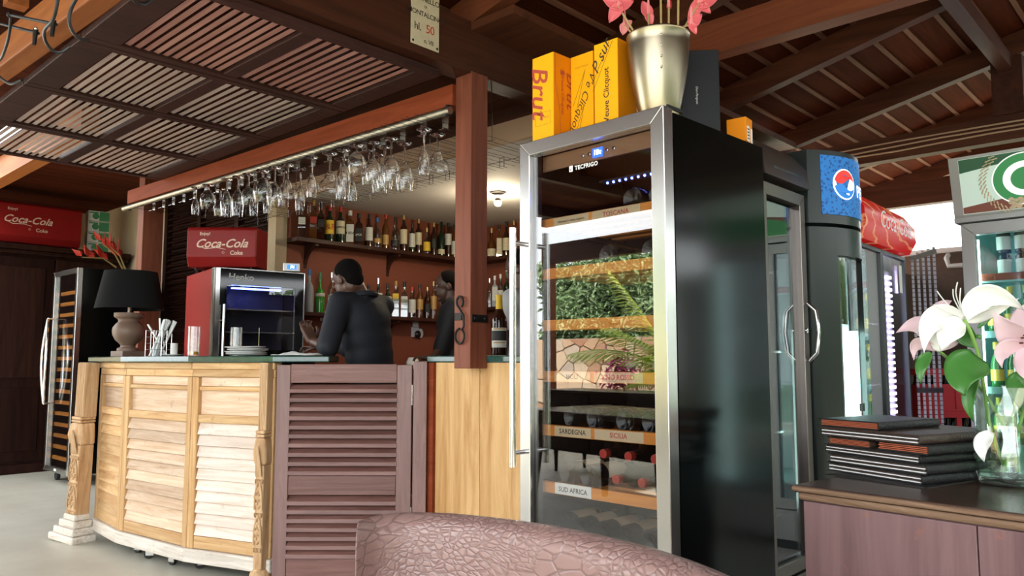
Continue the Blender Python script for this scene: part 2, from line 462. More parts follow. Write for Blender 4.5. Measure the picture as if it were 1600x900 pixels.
# ------------------------------------------------------------------ posts and beams of the bar front
post = thing('bar_post', 'square reddish wooden post rising from the bar front with iron hook', 'post', (-2.65, 2.555, 0))
boxm(-0.055, 0.055, -0.055, 0.055, 1.085, 2.50).build('shaft', 'post_wood', post, bevel=0.004)
latch = boxm(0.056, 0.062, -0.05, 0.055, 1.30, 1.335).build('latch_plate', 'iron', post)
for dy in (-0.035, 0.03):
    MB().ball((0.064, dy, 1.318), 0.008).build('bolt', 'iron', latch, smooth=True)
hook = MB()
pts = []
for i in range(13):
    a = R(-60 + 300 * i / 12); pts.append((-0.005 + 0.022 * math.cos(a), -0.066, 1.395 + 0.026 * math.sin(a)))
pts += [(0.02, -0.066, 1.33), (0.022, -0.066, 1.28)]
for i in range(14):
    a = R(60 - 330 * i / 13); pts.append((-0.005 + 0.03 * math.cos(a), -0.066, 1.235 + 0.035 * math.sin(a)))
hook.tube(pts, 0.0055, 8).build('hook', 'iron', post, smooth=True)
boxm(-0.045, 0.0, -0.061, -0.055, 1.31, 1.345).build('hook_plate', 'iron', post)

lp = thing('bar_post', 'square wooden post behind the black lamp carrying the red beam', 'post', (-6.40, 2.56, 0))
boxm(-0.055, 0.055, -0.08, 0.08, 0.0, 2.66).build('shaft', 'post_wood', lp, bevel=0.004)
rb = MB(); rb.bar((-6.34, 2.39, 2.405), (-2.706, 2.52, 2.405), 0.085, 0.105)
structure(rb.build('front_beam', 'red_beam', bevel=0.004))
pp = thing('glass_rail_pipe', 'old painted metal pipe along the underside of the red bar beam', 'pipe', (-2.71, 2.47, 2.325))
MB().tube([(-3.72, -0.11, 0), (0.0, 0, 0)], 0.019, 12).build('pipe', 'dull_metal', pp, smooth=True)
for t in (0.0, 0.97):
    MB().tube([(-3.70 * t - 0.02, -0.11 * t, -0.024), (-3.70 * t - 0.02, -0.11 * t, 0.028)], 0.012, 8).build('clamp', 'iron', pp, smooth=True)

# ------------------------------------------------------------------ louvred shutter canopy
CX = [-2.66, -3.44, -4.22, -5.00, -5.77]
Y0, Y1, YM = 1.06, 2.36, 1.69
def slat_mesh(w, d, t, name):
    return MB().put([(0, -d / 2, -t / 2), (0, -d / 2 + t, t / 2), (0, d / 2, t / 2), (0, d / 2 - t, -t / 2), (w, -d / 2, -t / 2), (w, -d / 2 + t, t / 2), (w, d / 2, t / 2), (w, d / 2 - t, -t / 2)],
                    [(0, 1, 2, 3), (7, 6, 5, 4), (0, 4, 5, 1), (1, 5, 6, 2), (2, 6, 7, 3), (3, 7, 4, 0)]).mesh(name)
canopy_names = ['reddish louvred shutter of the canopy beside the sign beam', 'greyish louvred canopy shutter, second from the sign beam',
                'weathered grey louvred canopy shutter with cracked slats, third from the sign beam', 'pale grey louvred shutter at the far end of the canopy']
for i in range(4):
    xr, xl = CX[i], CX[i + 1]
    sh = thing('canopy_shutter', canopy_names[i], 'shutter', (xl, Y0, 2.45), 0, 'shutters laid as a canopy over the bar front')
    W = xr - xl
    fw = 0.05
    for a, b in ((0.004, fw), (W - fw, W - 0.004)):
        boxm(a, b, 0, Y1 - Y0, 0, 0.035).build('stile', 'shutter_frame', sh, bevel=0.003)
    for a, b in ((0.0, 0.14), (YM - Y0 - 0.035, YM - Y0 + 0.035), (Y1 - Y0 - 0.11, Y1 - Y0)):
        boxm(fw, W - fw, a, b, 0.002, 0.033).build('rail', 'shutter_frame', sh, bevel=0.003)
    sm = slat_mesh(W - 2 * fw, 0.028, 0.006, 'canopy_slat')
    mat = 'slat_red' if i == 0 else 'slat_paint'
    for y0, y1, n in ((0.15, YM - Y0 - 0.04, 11), (YM - Y0 + 0.045, Y1 - Y0 - 0.115, 11)):
        for k in range(n):
            yy = y0 + (y1 - y0) * (k + 0.5) / n
            link('slat', sm, mat, sh, (fw, yy, 0.017), (R(-7 + random.uniform(-3, 3)), 0, 0))
# orange edge beam of the canopy, with a second beam above and behind it
structure(MB().bar((-6.2, 0.90, 2.56), (-2.60, 1.04, 2.56), 0.09, 0.16).build('canopy_edge_beam', 'orange_beam', bevel=0.006))
structure(MB().bar((-6.3, 0.55, 2.83), (-2.60, 0.72, 2.83), 0.09, 0.18).build('canopy_upper_beam', 'orange_beam', bevel=0.006))
structure(boxm(-3.80, -3.73, 0.86, 0.94, 2.64, 3.0).build('canopy_strut', 'orange_beam'))
structure(boxm(-6.6, -2.32, 2.50, 5.6, 2.70, 2.74).build('bar_roof', 'dark_beam_x'))
# ------------------------------------------------------------------ bar counter
CP = [(-5.37, 1.90), (-4.86, 1.86), (-4.16, 1.94), (-3.62, 2.12)]
slab1 = MB().prism([(-5.53, 1.85), (-4.86, 1.805), (-4.14, 1.885), (-3.60, 2.075), (-3.40, 2.28), (-3.52, 2.42), (-4.0, 2.36), (-4.85, 2.36), (-4.85, 3.18), (-5.95, 3.18), (-5.95, 2.3), (-5.6, 2.2)], 1.113, 1.146)
tag(slab1.build('marble_worktop', 'marble_green', bevel=0.006), 'green marble bar top carrying the lamp and the straws', 'worktop')
slab2 = boxm(-3.03, -2.02, 2.6115, 2.98, 1.113, 1.146)
tag(slab2.build('marble_worktop', 'marble_green', bevel=0.006), 'green marble bar top behind the square post with the beer bottle', 'worktop')

bar = thing('bar_counter', 'bow fronted bar counter of pale louvred shutters and carved wood', 'bar counter', (0, 0, 0))
def louvre_panel(p0, p1, slat_mat, n=10):
    a = Vector((p0[0], p0[1], 0)); b = Vector((p1[0], p1[1], 0)); W = (b - a).length
    rz = math.atan2(b.y - a.y, b.x - a.x)
    f = boxm(0.03, W - 0.03, 0.02, 0.03, 0.14, 1.04).build('panel', 'wardrobe_wood', bar, loc=a, rot=(0, 0, rz))
    boxm(0.0, 0.045, -0.022, 0.03, 0.133, 1.034).build('stile', 'pine_upright', f, bevel=0.004)
    boxm(W - 0.045, W, -0.022, 0.03, 0.133, 1.034).build('stile', 'pine_upright', f, bevel=0.004)
    boxm(0.0, W, -0.03, 0.03, 1.075, 1.112).build('top_moulding', 'pine', f, bevel=0.006)
    boxm(0.0, W, -0.02, 0.03, 1.035, 1.075).build('top_rail', 'pine', f, bevel=0.004)
    boxm(0.046, W - 0.046, -0.004, 0.02, 0.985, 1.034).build('panel_board', 'pine_worn', f, bevel=0.003)
    boxm(0.046, W - 0.046, -0.018, 0.025, 0.962, 0.984).build('rail', 'pine', f, bevel=0.005)
    boxm(0.046, W - 0.046, 0.002, 0.02, 0.835, 0.962).build('panel_board', 'pine_worn', f)
    boxm(0.046, W - 0.046, -0.02, 0.028, 0.79, 0.835).build('rail', 'pine', f, bevel=0.006)
    boxm(0.046, W - 0.046, -0.02, 0.028, 0.135, 0.20).build('bottom_rail', 'pine', f, bevel=0.005)
    boxm(-0.01, W + 0.01, -0.038, 0.03, 0.062, 0.132).build('skirting', 'white_worn', f, bevel=0.008)
    sm = boxm(0, W - 0.094, -0.006, 0.006, -0.034, 0.034).mesh('counter_slat')
    for k in range(n):
        z = 0.205 + (0.585) * (k + 0.5) / n
        o = link('slat', sm, slat_mat, f, (0.047, -0.004 + random.uniform(-0.001, 0.001), z), (R(-17), 0, R(random.uniform(-0.3, 0.3))))
    return f
louvre_panel(CP[0], CP[1], 'pine', 10)
louvre_panel(CP[1], CP[2], 'pine_worn', 10)
louvre_panel(CP[2], CP[3], 'pine_pale', 10)
# closed end and body behind the shutters
MB().prism([(-5.36, 1.95), (-4.86, 1.91), (-4.18, 1.99), (-3.70, 2.15), (-3.70, 2.30), (-4.0, 2.33), (-4.88, 2.33), (-4.88, 3.15), (-5.92, 3.15), (-5.92, 2.33), (-5.55, 2.2)], 0.07, 1.112).build('body', 'wardrobe_wood', bar)

def carved_post(loc, rz, w, d, base=True):
    """fluted and carved wooden post on a stepped base"""
    z0 = 0.17 if base else 0.09
    c = boxm(-w / 2, w / 2, -d / 2, d / 2, z0, 0.60).build('carved_post', 'carved_wood', bar, bevel=0.006, loc=loc, rot=(0, R(2.2) if base else 0, rz))
    cap = MB()
    cap.put([(-w * .62, -d * .62, 0.60), (w * .62, -d * .5, 0.60), (w * .62, d * .5, 0.60), (-w * .62, d * .5, 0.60),
             (-w * .72, -d * .75, 0.66), (w * .6, -d * .5, 0.66), (w * .6, d * .5, 0.66), (-w * .72, d * .5, 0.66),
             (-w * .6, -d * .6, 0.735), (w * .5, -d * .5, 0.735), (w * .5, d * .5, 0.735), (-w * .6, d * .5, 0.735)],
            [(3, 2, 1, 0), (0, 1, 5, 4), (1, 2, 6, 5), (2, 3, 7, 6), (3, 0, 4, 7), (4, 5, 9, 8), (5, 6, 10, 9), (6, 7, 11, 10), (7, 4, 8, 11), (8, 9, 10, 11)])
    cap.build('carved_bulb', 'carved_wood', c, bevel=0.012)
    boxm(-w * .6, w * .52, -d * .58, d * .5, 0.737, 0.752).build('ring', 'carved_wood', c, bevel=0.006)
    boxm(-w * .6, w * .52, -d * .58, d * .5, 0.754, 0.772).build('ring', 'carved_wood', c, bevel=0.006)
    boxm(-w / 2, w / 2, -d / 2 + 0.012, d / 2, 0.772, 1.11).build('upper_shaft', 'carved_wood', c)
    fl = MB()
    for k in range(5):
        x = -w / 2 + w * (k + 0.5) / 5
        fl.tube([(x, -d / 2 + 0.012, 0.775), (x, -d / 2 + 0.012, 1.105)], w / 10.5, 8)
    fl.build('fluting', 'carved_wood', c, smooth=True)
    # carved rosettes, teardrops and bands on the front face
    rel = MB()
    for zc in (0.27, 0.44):
        for k in range(8):
            a = 2 * PI * k / 8
            rel.ball((w * .27 * math.cos(a), -d / 2 - 0.002, zc + 0.045 * math.sin(a)), (0.009, 0.007, 0.013), 8, 6)
        rel.ball((0, -d / 2 - 0.003, zc), (0.012, 0.009, 0.018), 8, 6)
        for sgn in (-1, 1):
            rel.tube([(sgn * w * .44, -d / 2 - 0.002, zc - 0.06), (sgn * w * .40, -d / 2 - 0.004, zc + 0.01), (sgn * w * .2, -d / 2 - 0.004, zc + 0.06), (0, -d / 2 - 0.002, zc + 0.085)], 0.0055, 6)
    for zc in (0.185, 0.355, 0.52):
        for k in range(6):
            rel.ball((-w / 2 + w * (k + .5) / 6, -d / 2 - 0.002, zc), (w / 13, 0.007, 0.012), 6, 5)
    for k in range(5):
        rel.tube([(-w * .3 + w * .15 * k, -d / 2 - 0.006, 0.545), (-w * .2 + w * .1 * k, -d * .7, 0.62), (0, -d * .78, 0.69)], 0.005, 6)
    rel.build('carving', 'carved_wood', c, smooth=True)
    if base:
        for k, (e, za, zb) in enumerate(((0.065, 0.0, 0.045), (0.047, 0.045, 0.09), (0.028, 0.09, 0.135), (0.012, 0.135, 0.172))):
            boxm(-w / 2 - e * 2.2, w / 2 + e * 0.7, -d / 2 - e * 0.5, d / 2 + e * 0.5, za, zb).build('base_step', 'white_worn', c, bevel=0.010)
    return c
carved_post((-5.385, 1.785, 0), R(10), 0.10, 0.09)
carved_post((-3.64, 2.068, 0), R(22), 0.05, 0.07, base=False)
MB().lathe([(0.045, 0), (0.06, 0.03), (0.05, 0.07), (0.03, 0.09)], 14, (-3.645, 2.066, 0)).build('post_foot', 'carved_wood', bar, smooth=True)

# castors and metal runners under the counter
for i, (x, y, rz) in enumerate(((-4.80, 1.93, 20), (-4.62, 1.92, 50), (-4.38, 1.95, 15), (-4.20, 2.02, 70))):
    c = thing('castor', ('first', 'second', 'third', 'fourth')[i] + ' small castor under the counter, counted from the carved corner post', 'castor', (x, y, 0), R(rz), 'castors under the bar counter')
    m = MB(); m.M = Matrix.Translation((0, 0, 0.026)) @ Matrix.Rotation(PI / 2, 4, 'X')
    m.lathe([(0.012, -0.012), (0.026, -0.009), (0.026, 0.009), (0.012, 0.012)], 16)
    m.build('wheel', 'black_rubber', c, smooth=True)
    boxm(-0.014, 0.03, -0.017, -0.014, 0.02, 0.058).build('fork', 'steel', c)
    boxm(-0.014, 0.03, 0.014, 0.017, 0.02, 0.058).build('fork', 'steel', c)
    boxm(-0.02, 0.06, -0.022, 0.022, 0.058, 0.064).build('plate', 'steel', c)

# brown louvred swing door
D0, D1 = Vector((-3.56, 2.085, 0)), Vector((-3.06, 2.545, 0))
dw = (D1 - D0).length
drz = math.atan2(D1.y - D0.y, D1.x - D0.x)
door = thing('louvred_door', 'brown stained louvred half door closing the bar', 'door', D0, drz)
boxm(0.0, 0.068, -0.018, 0.018, 0.03, 1.10).build('stile', 'brown_stile', door, bevel=0.003)
boxm(dw - 0.075, dw, -0.018, 0.018, 0.03, 1.10).build('stile', 'brown_stile', door, bevel=0.003)
for a, b in ((1.010, 1.104), (0.457, 0.552), (0.04, 0.15)):
    boxm(0.069, dw - 0.076, -0.016, 0.016, a, b).build('rail', 'brown_shutter', door, bevel=0.003)
sw = dw - 0.069 - 0.076 + 0.008
sm = slat_mesh(sw, 0.056, 0.013, 'door_slat')
for z0, z1, n in ((0.556, 1.006, 10), (0.154, 0.453, 7)):
    for k in range(n):
        link('slat', sm, 'brown_shutter', door, (0.065, -0.004, z0 + (z1 - z0) * (k + 0.45) / n), (R(33 + random.uniform(-1.5, 1.5)), 0, 0))
for z in (0.95, 0.35):
    MB().tube([(dw + 0.004, -0.021, z - 0.05), (dw + 0.004, -0.021, z + 0.05)], 0.0045, 8).build('hinge', 'steel', door, smooth=True)
jd = (D1 - D0).normalized()
J0 = D1 + jd * 0.008
jamb = MB(); jamb.box(0, 0.068, -0.022, 0.022, 0.0, 1.118)
tag(jamb.build('door_jamb', 'brown_stile', loc=J0, rot=(0, 0, drz), bevel=0.003), 'brown upright jamb beside the louvred half door', 'jamb')
tag(boxm(-3.03, -2.965, 2.60, 2.70, 0.0, 1.11).build('door_stop', 'red_beam'), 'dark red upright board between louvred door and pale panel', 'board')

# pale wooden front beyond the door, board by board
fp = thing('bar_front_panel', 'smooth pale wooden bar front beneath the square post', 'panel', (-2.963, 2.615, 0))
xs = [0.0, 0.315, 0.62, 0.94]
for a, b in zip(xs, xs[1:]):
    boxm(a + 0.0015, b - 0.0015, 0, 0.03, 0.0, 1.112).build('board', 'light_board', fp, bevel=0.002)
# ------------------------------------------------------------------ tall wine fridge with the mirroring glass door
pane('fridge_glass', (0.92, 0.92, 0.92), 1.5, 0.0, 2.6)
plain('panel_bronze', (0.36, 0.20, 0.11), 0.35, metal=0.7)
plain('liner_black', (0.008, 0.007, 0.007), 0.5)
emit('blue_led', (0.10, 0.16, 1.0), 14.0)
emit('blue_screen', (0.02, 0.10, 0.9), 1.6)
emit('digits', (0.55, 0.85, 1.0), 5.0)
plain('bottle_black', (0.004, 0.004, 0.004), 0.12, spec=0.35)
plain('capsule_red', (0.35, 0.02, 0.012), 0.35)
plain('label_buff', (0.55, 0.42, 0.26), 0.7)
plain('orange_card', (0.80, 0.25, 0.004), 0.5, spec=0.2)
plain('yellow_card', (0.95, 0.42, 0.004), 0.5, spec=0.2)
plain('dark_card', (0.011, 0.013, 0.015), 0.4, spec=0.3)
plain('gold_print', (0.30, 0.14, 0.01), 0.5)
FZ = 1.87
fr = thing('wine_fridge', 'tall wine fridge with steel framed mirroring glass door and black side', 'fridge', (-1.786, 1.954, 0), R(-2.3))
FWD, FD = 0.594, 0.60
body = MB()
body.box(0.0, FWD, 0.565, FD, 0.05, FZ - 0.012)
body.box(0.0, 0.03, 0.052, 0.565, 0.05, FZ - 0.012)
body.box(0.03, FWD - 0.03, 0.052, 0.565, FZ - 0.045, FZ - 0.012)
body.box(0.03, FWD - 0.03, 0.052, 0.565, 0.05, 0.10)
body.box(FWD - 0.03, FWD, 0.052, 0.565, 0.05, FZ - 0.012)
bo = body.build('cabinet', 'black_gloss', fr)
bo['label'] = 'glossy black cabinet shell'
boxm(0.04, FWD - 0.04, 0.545, 0.560, 0.10, FZ - 0.05).build('liner', 'liner_black', fr)
boxm(FWD - 0.004, FWD + 0.003, 0.02, 0.10, FZ - 0.004, FZ + 0.006).build('hinge_cover', 'black_plastic', fr)
for x in (0.05, FWD - 0.05):
    for y in (0.10, 0.52):
        MB().lathe([(0.02, 0.0), (0.02, 0.05)], 10, (x, y, 0)).build('foot', 'black_plastic', fr)
# mitred steel door frame
def mitred(x0, x1, z0, z1, w, y0, y1, parent, mat='steel'):
    parts = [('rail', [(x0, z1), (x1, z1), (x1 - w, z1 - w), (x0 + w, z1 - w)]), ('rail', [(x0, z0), (x1, z0), (x1 - w, z0 + w), (x0 + w, z0 + w)]),
             ('stile', [(x0, z0), (x0, z1), (x0 + w, z1 - w), (x0 + w, z0 + w)]), ('stile', [(x1, z0), (x1, z1), (x1 - w, z1 - w), (x1 - w, z0 + w)])]
    for nm, q in parts:
        m = MB()
        m.put([(x, y0, z) for x, z in q] + [(x, y1, z) for x, z in q], [(0, 1, 2, 3), (7, 6, 5, 4), (0, 4, 5, 1), (1, 5, 6, 2), (2, 6, 7, 3), (3, 7, 4, 0)])
        m.build(nm, mat, parent, bevel=0.002)
dr = MB().box(0.047, FWD - 0.047, 0.018, 0.022, 0.105, FZ - 0.047).build('door_glass', 'fridge_glass', fr)
mitred(0.0, FWD, 0.06, FZ, 0.047, 0.0, 0.048, dr)
for x in (0.050, FWD - 0.062):
    boxm(x, x + 0.012, 0.024, 0.046, 0.11, FZ - 0.05).build('gasket', 'liner_black', dr)
hd = MB().tube([(0.028, -0.062, 0.775), (0.028, -0.062, 1.565)], 0.0115, 14).build('door_handle', 'steel_bright', fr, smooth=True)
for z in (0.82, 1.515):
    MB().tube([(0.028, -0.062, z), (0.028, 0.002, z)], 0.008, 10).build('standoff', 'steel', hd, smooth=True)
# control strip
cs = boxm(0.064, FWD - 0.064, 0.050, 0.060, FZ - 0.102, FZ - 0.050).build('control_strip', 'panel_bronze', fr)
for x in (0.245, 0.272, 0.345, 0.372):
    m = MB(); m.M = Matrix.Translation((x, 0.049, FZ - 0.078)) @ Matrix.Rotation(PI / 2, 4, 'X')
    m.lathe([(0.007, 0), (0.007, 0.003), (0.005, 0.005)], 12)
    m.build('button', 'steel_bright', cs, smooth=True)
sc = boxm(0.288, 0.328, 0.045, 0.050, FZ - 0.094, FZ - 0.064).build('display', 'blue_screen', cs)
lettering('18c', 'digits', cs, (0.308, 0.0440, FZ - 0.079), (1, 0, 0), (0, 0, 1), 0.023, 0.1, 0.0006)
lettering('TECFRIGO', 'white', fr, (0.285, 0.0168, FZ - 0.124), (1, 0, 0), (0, 0, 1), 0.019, 0.0, 0.0006, 1.1)
em = MB()
em.box(0.213, 0.228, 0.0164, 0.0168, FZ - 0.133, FZ - 0.113)
em.build('logo_square', 'white', fr)
MB().put([(0.2155, 0.0160, FZ - 0.121), (0.2195, 0.0160, FZ - 0.130), (0.227, 0.0160, FZ - 0.115), (0.2195, 0.0160, FZ - 0.1255)], [(0, 1, 3), (1, 2, 3)]).build('logo_tick', 'ink', fr)
led = boxm(0.19, 0.47, 0.20, 0.26, FZ - 0.135, FZ - 0.128).build('led_bar', 'black_plastic', fr)
for k in range(10):
    MB().ball((0.215 + 0.026 * k, 0.215, FZ - 0.137), 0.004, 8, 6).build('led', 'blue_led', led)
def wine_bottle(label, loc, rz, front=False, lab=None):
    """bottle lying down; its base (or, front=True, its capsule) looks out of the door"""
    t = thing('wine_bottle', label, 'wine bottle', loc, rz, 'bottles lying in the tall wine fridge')
    m = MB(); m.M = Matrix.Rotation(-PI / 2, 4, 'X')
    m.lathe([(0.012, 0.012), (0.024, 0.004), (0.036, 0.0), (0.038, 0.006), (0.038, 0.19), (0.034, 0.215), (0.016, 0.245), (0.014, 0.30)], 20)
    m.build('glass', 'bottle_black', t, smooth=True)
    m = MB(); m.M = Matrix.Rotation(-PI / 2, 4, 'X')
    m.lathe([(0.015, 0.24), (0.0148, 0.302), (0.005, 0.303)], 14); m.build('capsule', 'capsule_red', t, smooth=True)
    if lab:
        m = MB(); m.M = Matrix.Rotation(-PI / 2, 4, 'X')
        m.grid(lambda u, v: (0.0386 * math.cos(PI * (-1.05 + 1.1 * u)), 0.0386 * math.sin(PI * (-1.05 + 1.1 * u)), 0.06 + 0.10 * v), 14, 2)
        m.build('paper_label', lab, t, smooth=True)
    return t
def fl(x, y, z):
    """a point given in the fridge's own space"""
    c, s = math.cos(R(-2.3)), math.sin(R(-2.3))
    return (-1.786 + x * c - y * s, 1.954 + x * s + y * c, z)
SHZ = [1.606, 1.434, 1.258, 1.086, 0.907, 0.719, 0.545]
SHL = [['VINO BIANCO  SICILIA  SALENTO', 'TOSCANA'], ['', ''], ['PIEMONTE', ''], ['MOLI', 'VINO ROSSO'], ['SARDEGNA', 'SICILIA'], ['SUD AFRICA', ''], ['', '']]
for k, z in enumerate(SHZ):
    s = boxm(0.036, FWD - 0.036, 0.065, 0.085, z - 0.036, z).build('shelf_front', 'shelf_wood', fr, bevel=0.002)
    for j in range(5):
        boxm(0.036, FWD - 0.036, 0.12 + 0.085 * j, 0.16 + 0.085 * j, z - 0.028, z - 0.012).build('shelf_slat', 'shelf_wood', s)
    for x in (0.040, FWD - 0.052):
        boxm(x, x + 0.012, 0.085, 0.54, z - 0.040, z - 0.028).build('shelf_runner', 'liner_black', s)
    if k in (0, 3, 4, 5):
        for j, (tx, x0, w) in enumerate(((SHL[k][0], 0.10, 0.155), (SHL[k][1], 0.27, 0.19))):
            if not tx: continue
            st = boxm(x0, x0 + w, 0.0636, 0.0648, z - 0.034, z - 0.002 + (0.004 if k == 5 else 0)).build('shelf_sticker', 'paper' if k == 5 else 'label_buff', s)
            lettering(tx, 'ink' if j == 0 else 'red_ink', st, (x0 + w / 2, 0.0630, z - 0.018), (1, 0, 0), (0, 0, 1), min(0.022, w / max(4, len(tx)) * 1.45), 0.0, 0.0003)
wine = [(0, 0.40, 0, 0, None), (0, 0.50, 0, 0, None), (1, 0.30, 0, 0, None), (1, 0.47, 0, 0, None), (3, 0.40, 0, 0, None), (3, 0.50, 0, 0, None),
        (4, 0.14, 0, 0, None), (4, 0.24, 0, 0, None), (4, 0.36, 0, 0, None), (4, 0.46, 0, 0, 'label_buff'), (5, 0.12, 0, 0, 'label_buff'), (5, 0.21, 0, 0, 'label_buff'),
        (5, 0.31, 1, 0, None), (5, 0.41, 1, 0, None), (5, 0.50, 0, 0, None)] + [(6, 0.085 + 0.088 * j, 0, 0, 'label_buff') for j in range(6)]
NM = ['top', 'second', 'third', 'fourth', 'fifth', 'sixth', 'lowest']
cnt = {}
ORD = ['first', 'second', 'third', 'fourth', 'fifth', 'sixth', 'seventh', 'eighth', 'ninth', 'tenth', 'eleventh', 'twelfth', 'thirteenth', 'fourteenth', 'fifteenth', 'sixteenth']
for k, x, front, dz, lab in wine:
    cnt[k] = cnt.get(k, 0) + 1
    z = SHZ[k] + 0.039 - 0.012
    d = 'red capsule facing out' if front else ('buff label showing' if lab else 'round base facing out')
    p = fl(x, 0.42 if front else 0.105, z)
    wine_bottle('%s bottle from the handle, %s shelf of the tall fridge, %s' % (ORD[cnt[k] - 1], NM[k], d), p, R(-2.3 + (180 if front else 0)), front, lab)
for j, x in enumerate((0.26, 0.36, 0.46)):
    p = fl(x, 0.42, SHZ[5] + 0.039 + 0.064)
    wine_bottle('%s upper bottle from the handle above the sixth fridge shelf, red capsule out' % ORD[j], p, R(177.7))

# ------------------------------------------------------------------ champagne cartons, bucket, black carton on top
def carton(name, label, px, y, w, d, h, front, side, rz=0.0, group=None):
    """carton standing on the fridge, its near upright edge on the sight line px"""
    v = ray(px, 300); k = y / v.y
    t = thing(name, label, 'box', (v.x * k, y, FZ + 0.006), rz, group)
    b = boxm(-w, 0, 0, d, 0, h).build('carton', side, t, bevel=0.0015)
    boxm(-w + 0.001, -0.001, -0.0008, 0.0, 0.001, h - 0.001).build('front_face', front, t)
    return t, w, d, h
g = 'orange cartons on the tall wine fridge'
t, w, d, h = carton('gift_carton', 'orange gift carton with red script at the handle end of the fridge top', 866, 2.0, 0.10, 0.10, 0.31, 'yellow_card', 'orange_card', R(-2), g)
lettering('Brut', 'red_ink', t, (-0.068, -0.0015, 0.185), (0, 0, -1), (1, 0, 0), 0.105, 0.35, 0.001)
lettering('Veuve Clicquot', 'gold_print', t, (-0.045, -0.0015, 0.085), (1, 0.0, 0.0), (0, 0, 1), 0.0085)
fm = MB()
for a, b in (((-0.085, 0.06), (-0.015, 0.06)), ((-0.015, 0.06), (-0.015, 0.105)), ((-0.015, 0.105), (-0.085, 0.105)), ((-0.085, 0.105), (-0.085, 0.06))):
    fm.bar((a[0], -0.0014, a[1]), (b[0], -0.0014, b[1]), 0.0008, 0.0008)
fm.build('printed_frame', 'gold_print', t)
lettering('Veuve Clicquot', 'red_ink', t, (0.0015, 0.045, 0.165), (0, 0, -1), (0, 1, 0), 0.022)
lettering('Brut', 'red_ink', t, (0.0015, 0.09, 0.19), (0, 0, -1), (0, 1, 0), 0.075, 0.35)
def emblem(parent, o, r, u, s, mat='gold_print'):
    m = MB(); o, r, u = Vector(o), Vector(r), Vector(u)
    for rad, n in ((1.0, 6), (0.55, 6)):
        m.tube([o + r * (s * rad * math.cos(2 * PI * k / n)) + u * (s * rad * math.sin(2 * PI * k / n)) for k in range(n)], s * 0.09, 4, closed=True)
    for k in range(3):
        a = PI * k / 3
        m.tube([o - (r * math.cos(a) + u * math.sin(a)) * s * 0.55, o + (r * math.cos(a) + u * math.sin(a)) * s * 0.55], s * 0.07, 4)
    m.build('emblem', mat, parent)
emblem(t, (0.001, 0.045, 0.245), (0, 1, 0), (0, 0, 1), 0.012, 'red_ink')
MB().tube([(0.001, 0.006, 0.31), (0.001, 0.008, 0.2), (0.001, 0.03, 0.11), (0.001, 0.034, 0.0)], 0.0006, 4).build('printed_line', 'red_ink', t)
t, w, d, h = carton('gift_carton', 'orange gift carton with slanting dark script between two orange cartons', 929, 2.085, 0.10, 0.10, 0.31, 'yellow_card', 'orange_card', R(-1), g)
lettering("V'e Clicquot", 'ink', t, (-0.045, -0.0015, 0.14), (-0.45, 0, -0.9), (0.9, 0, -0.45), 0.042, 0.4)
lettering('Veuve Clicquot', 'gold_print', t, (-0.05, -0.0015, 0.265), (1, 0, 0.0), (0, 0, 1), 0.0095)
sl = MB()
for a, b in (((-0.09, 0.13), (-0.035, 0.25)), ((-0.075, 0.11), (-0.035, 0.25)), ((-0.09, 0.0), (-0.04, 0.13)), ((-0.07, 0.0), (-0.04, 0.13))):
    sl.bar((a[0], -0.0014, a[1]), (b[0], -0.0014, b[1]), 0.0008, 0.0008)
sl.build('printed_line', 'ink', t)
t, w, d, h = carton('gift_carton', 'orange gift carton with upright serif lettering beside the metal bucket', 968, 2.054, 0.098, 0.105, 0.31, 'yellow_card', 'orange_card', R(-1), g)
lettering('Veuve Clicquot', 'ink', t, (-0.047, -0.0015, 0.125), (0, 0, 1), (-1, 0, 0), 0.030, 0.0, 0.0004)
emblem(t, (-0.047, -0.001, 0.022), (1, 0, 0), (0, 0, 1), 0.014, 'ink')
lettering('P sur', 'ink', t, (-0.07, -0.0015, 0.26), (0.5, 0, 0.85), (-0.85, 0, 0.5), 0.055, 0.5)
sl = MB()
for a, b in (((-0.103, 0.15), (-0.02, 0.305)), ((-0.103, 0.18), (-0.035, 0.305))):
    sl.bar((a[0], -0.0014, a[1]), (b[0], -0.0014, b[1]), 0.0008, 0.0008)
sl.build('printed_line', 'ink', t)
t = thing('dark_carton', 'charcoal black bottle carton standing behind the metal bucket', 'box', (-1.300, 2.345, FZ + 0.006), R(38))
boxm(-0.065, 0.065, 0, 0.095, 0, 0.315).build('carton', 'dark_card', t, bevel=0.002)
lettering('Dom Perignon', 'paper', t, (-0.012, -0.0012, 0.155), (0, 0, -1), (1, 0, 0), 0.0105, 0.3)
t = thing('small_carton', 'small orange carton with white barcode stickers at the fridge back edge', 'box', (-1.232, 2.49, FZ + 0.006), R(5))
boxm(-0.035, 0.035, -0.03, 0.03, 0, 0.085).build('carton', 'orange_card', t, bevel=0.002)
stk = boxm(0.0352, 0.0358, -0.022, 0.0, 0.0, 0.055).build('sticker', 'paper', t)
for j in range(4):
    boxm(0.0359, 0.0362, -0.019, -0.003, 0.008 + 0.011 * j, 0.013 + 0.011 * j).build('barcode_bar', 'ink', stk)
boxm(0.0352, 0.0358, 0.010, 0.027, 0.0, 0.05).build('sticker', 'paper', t)

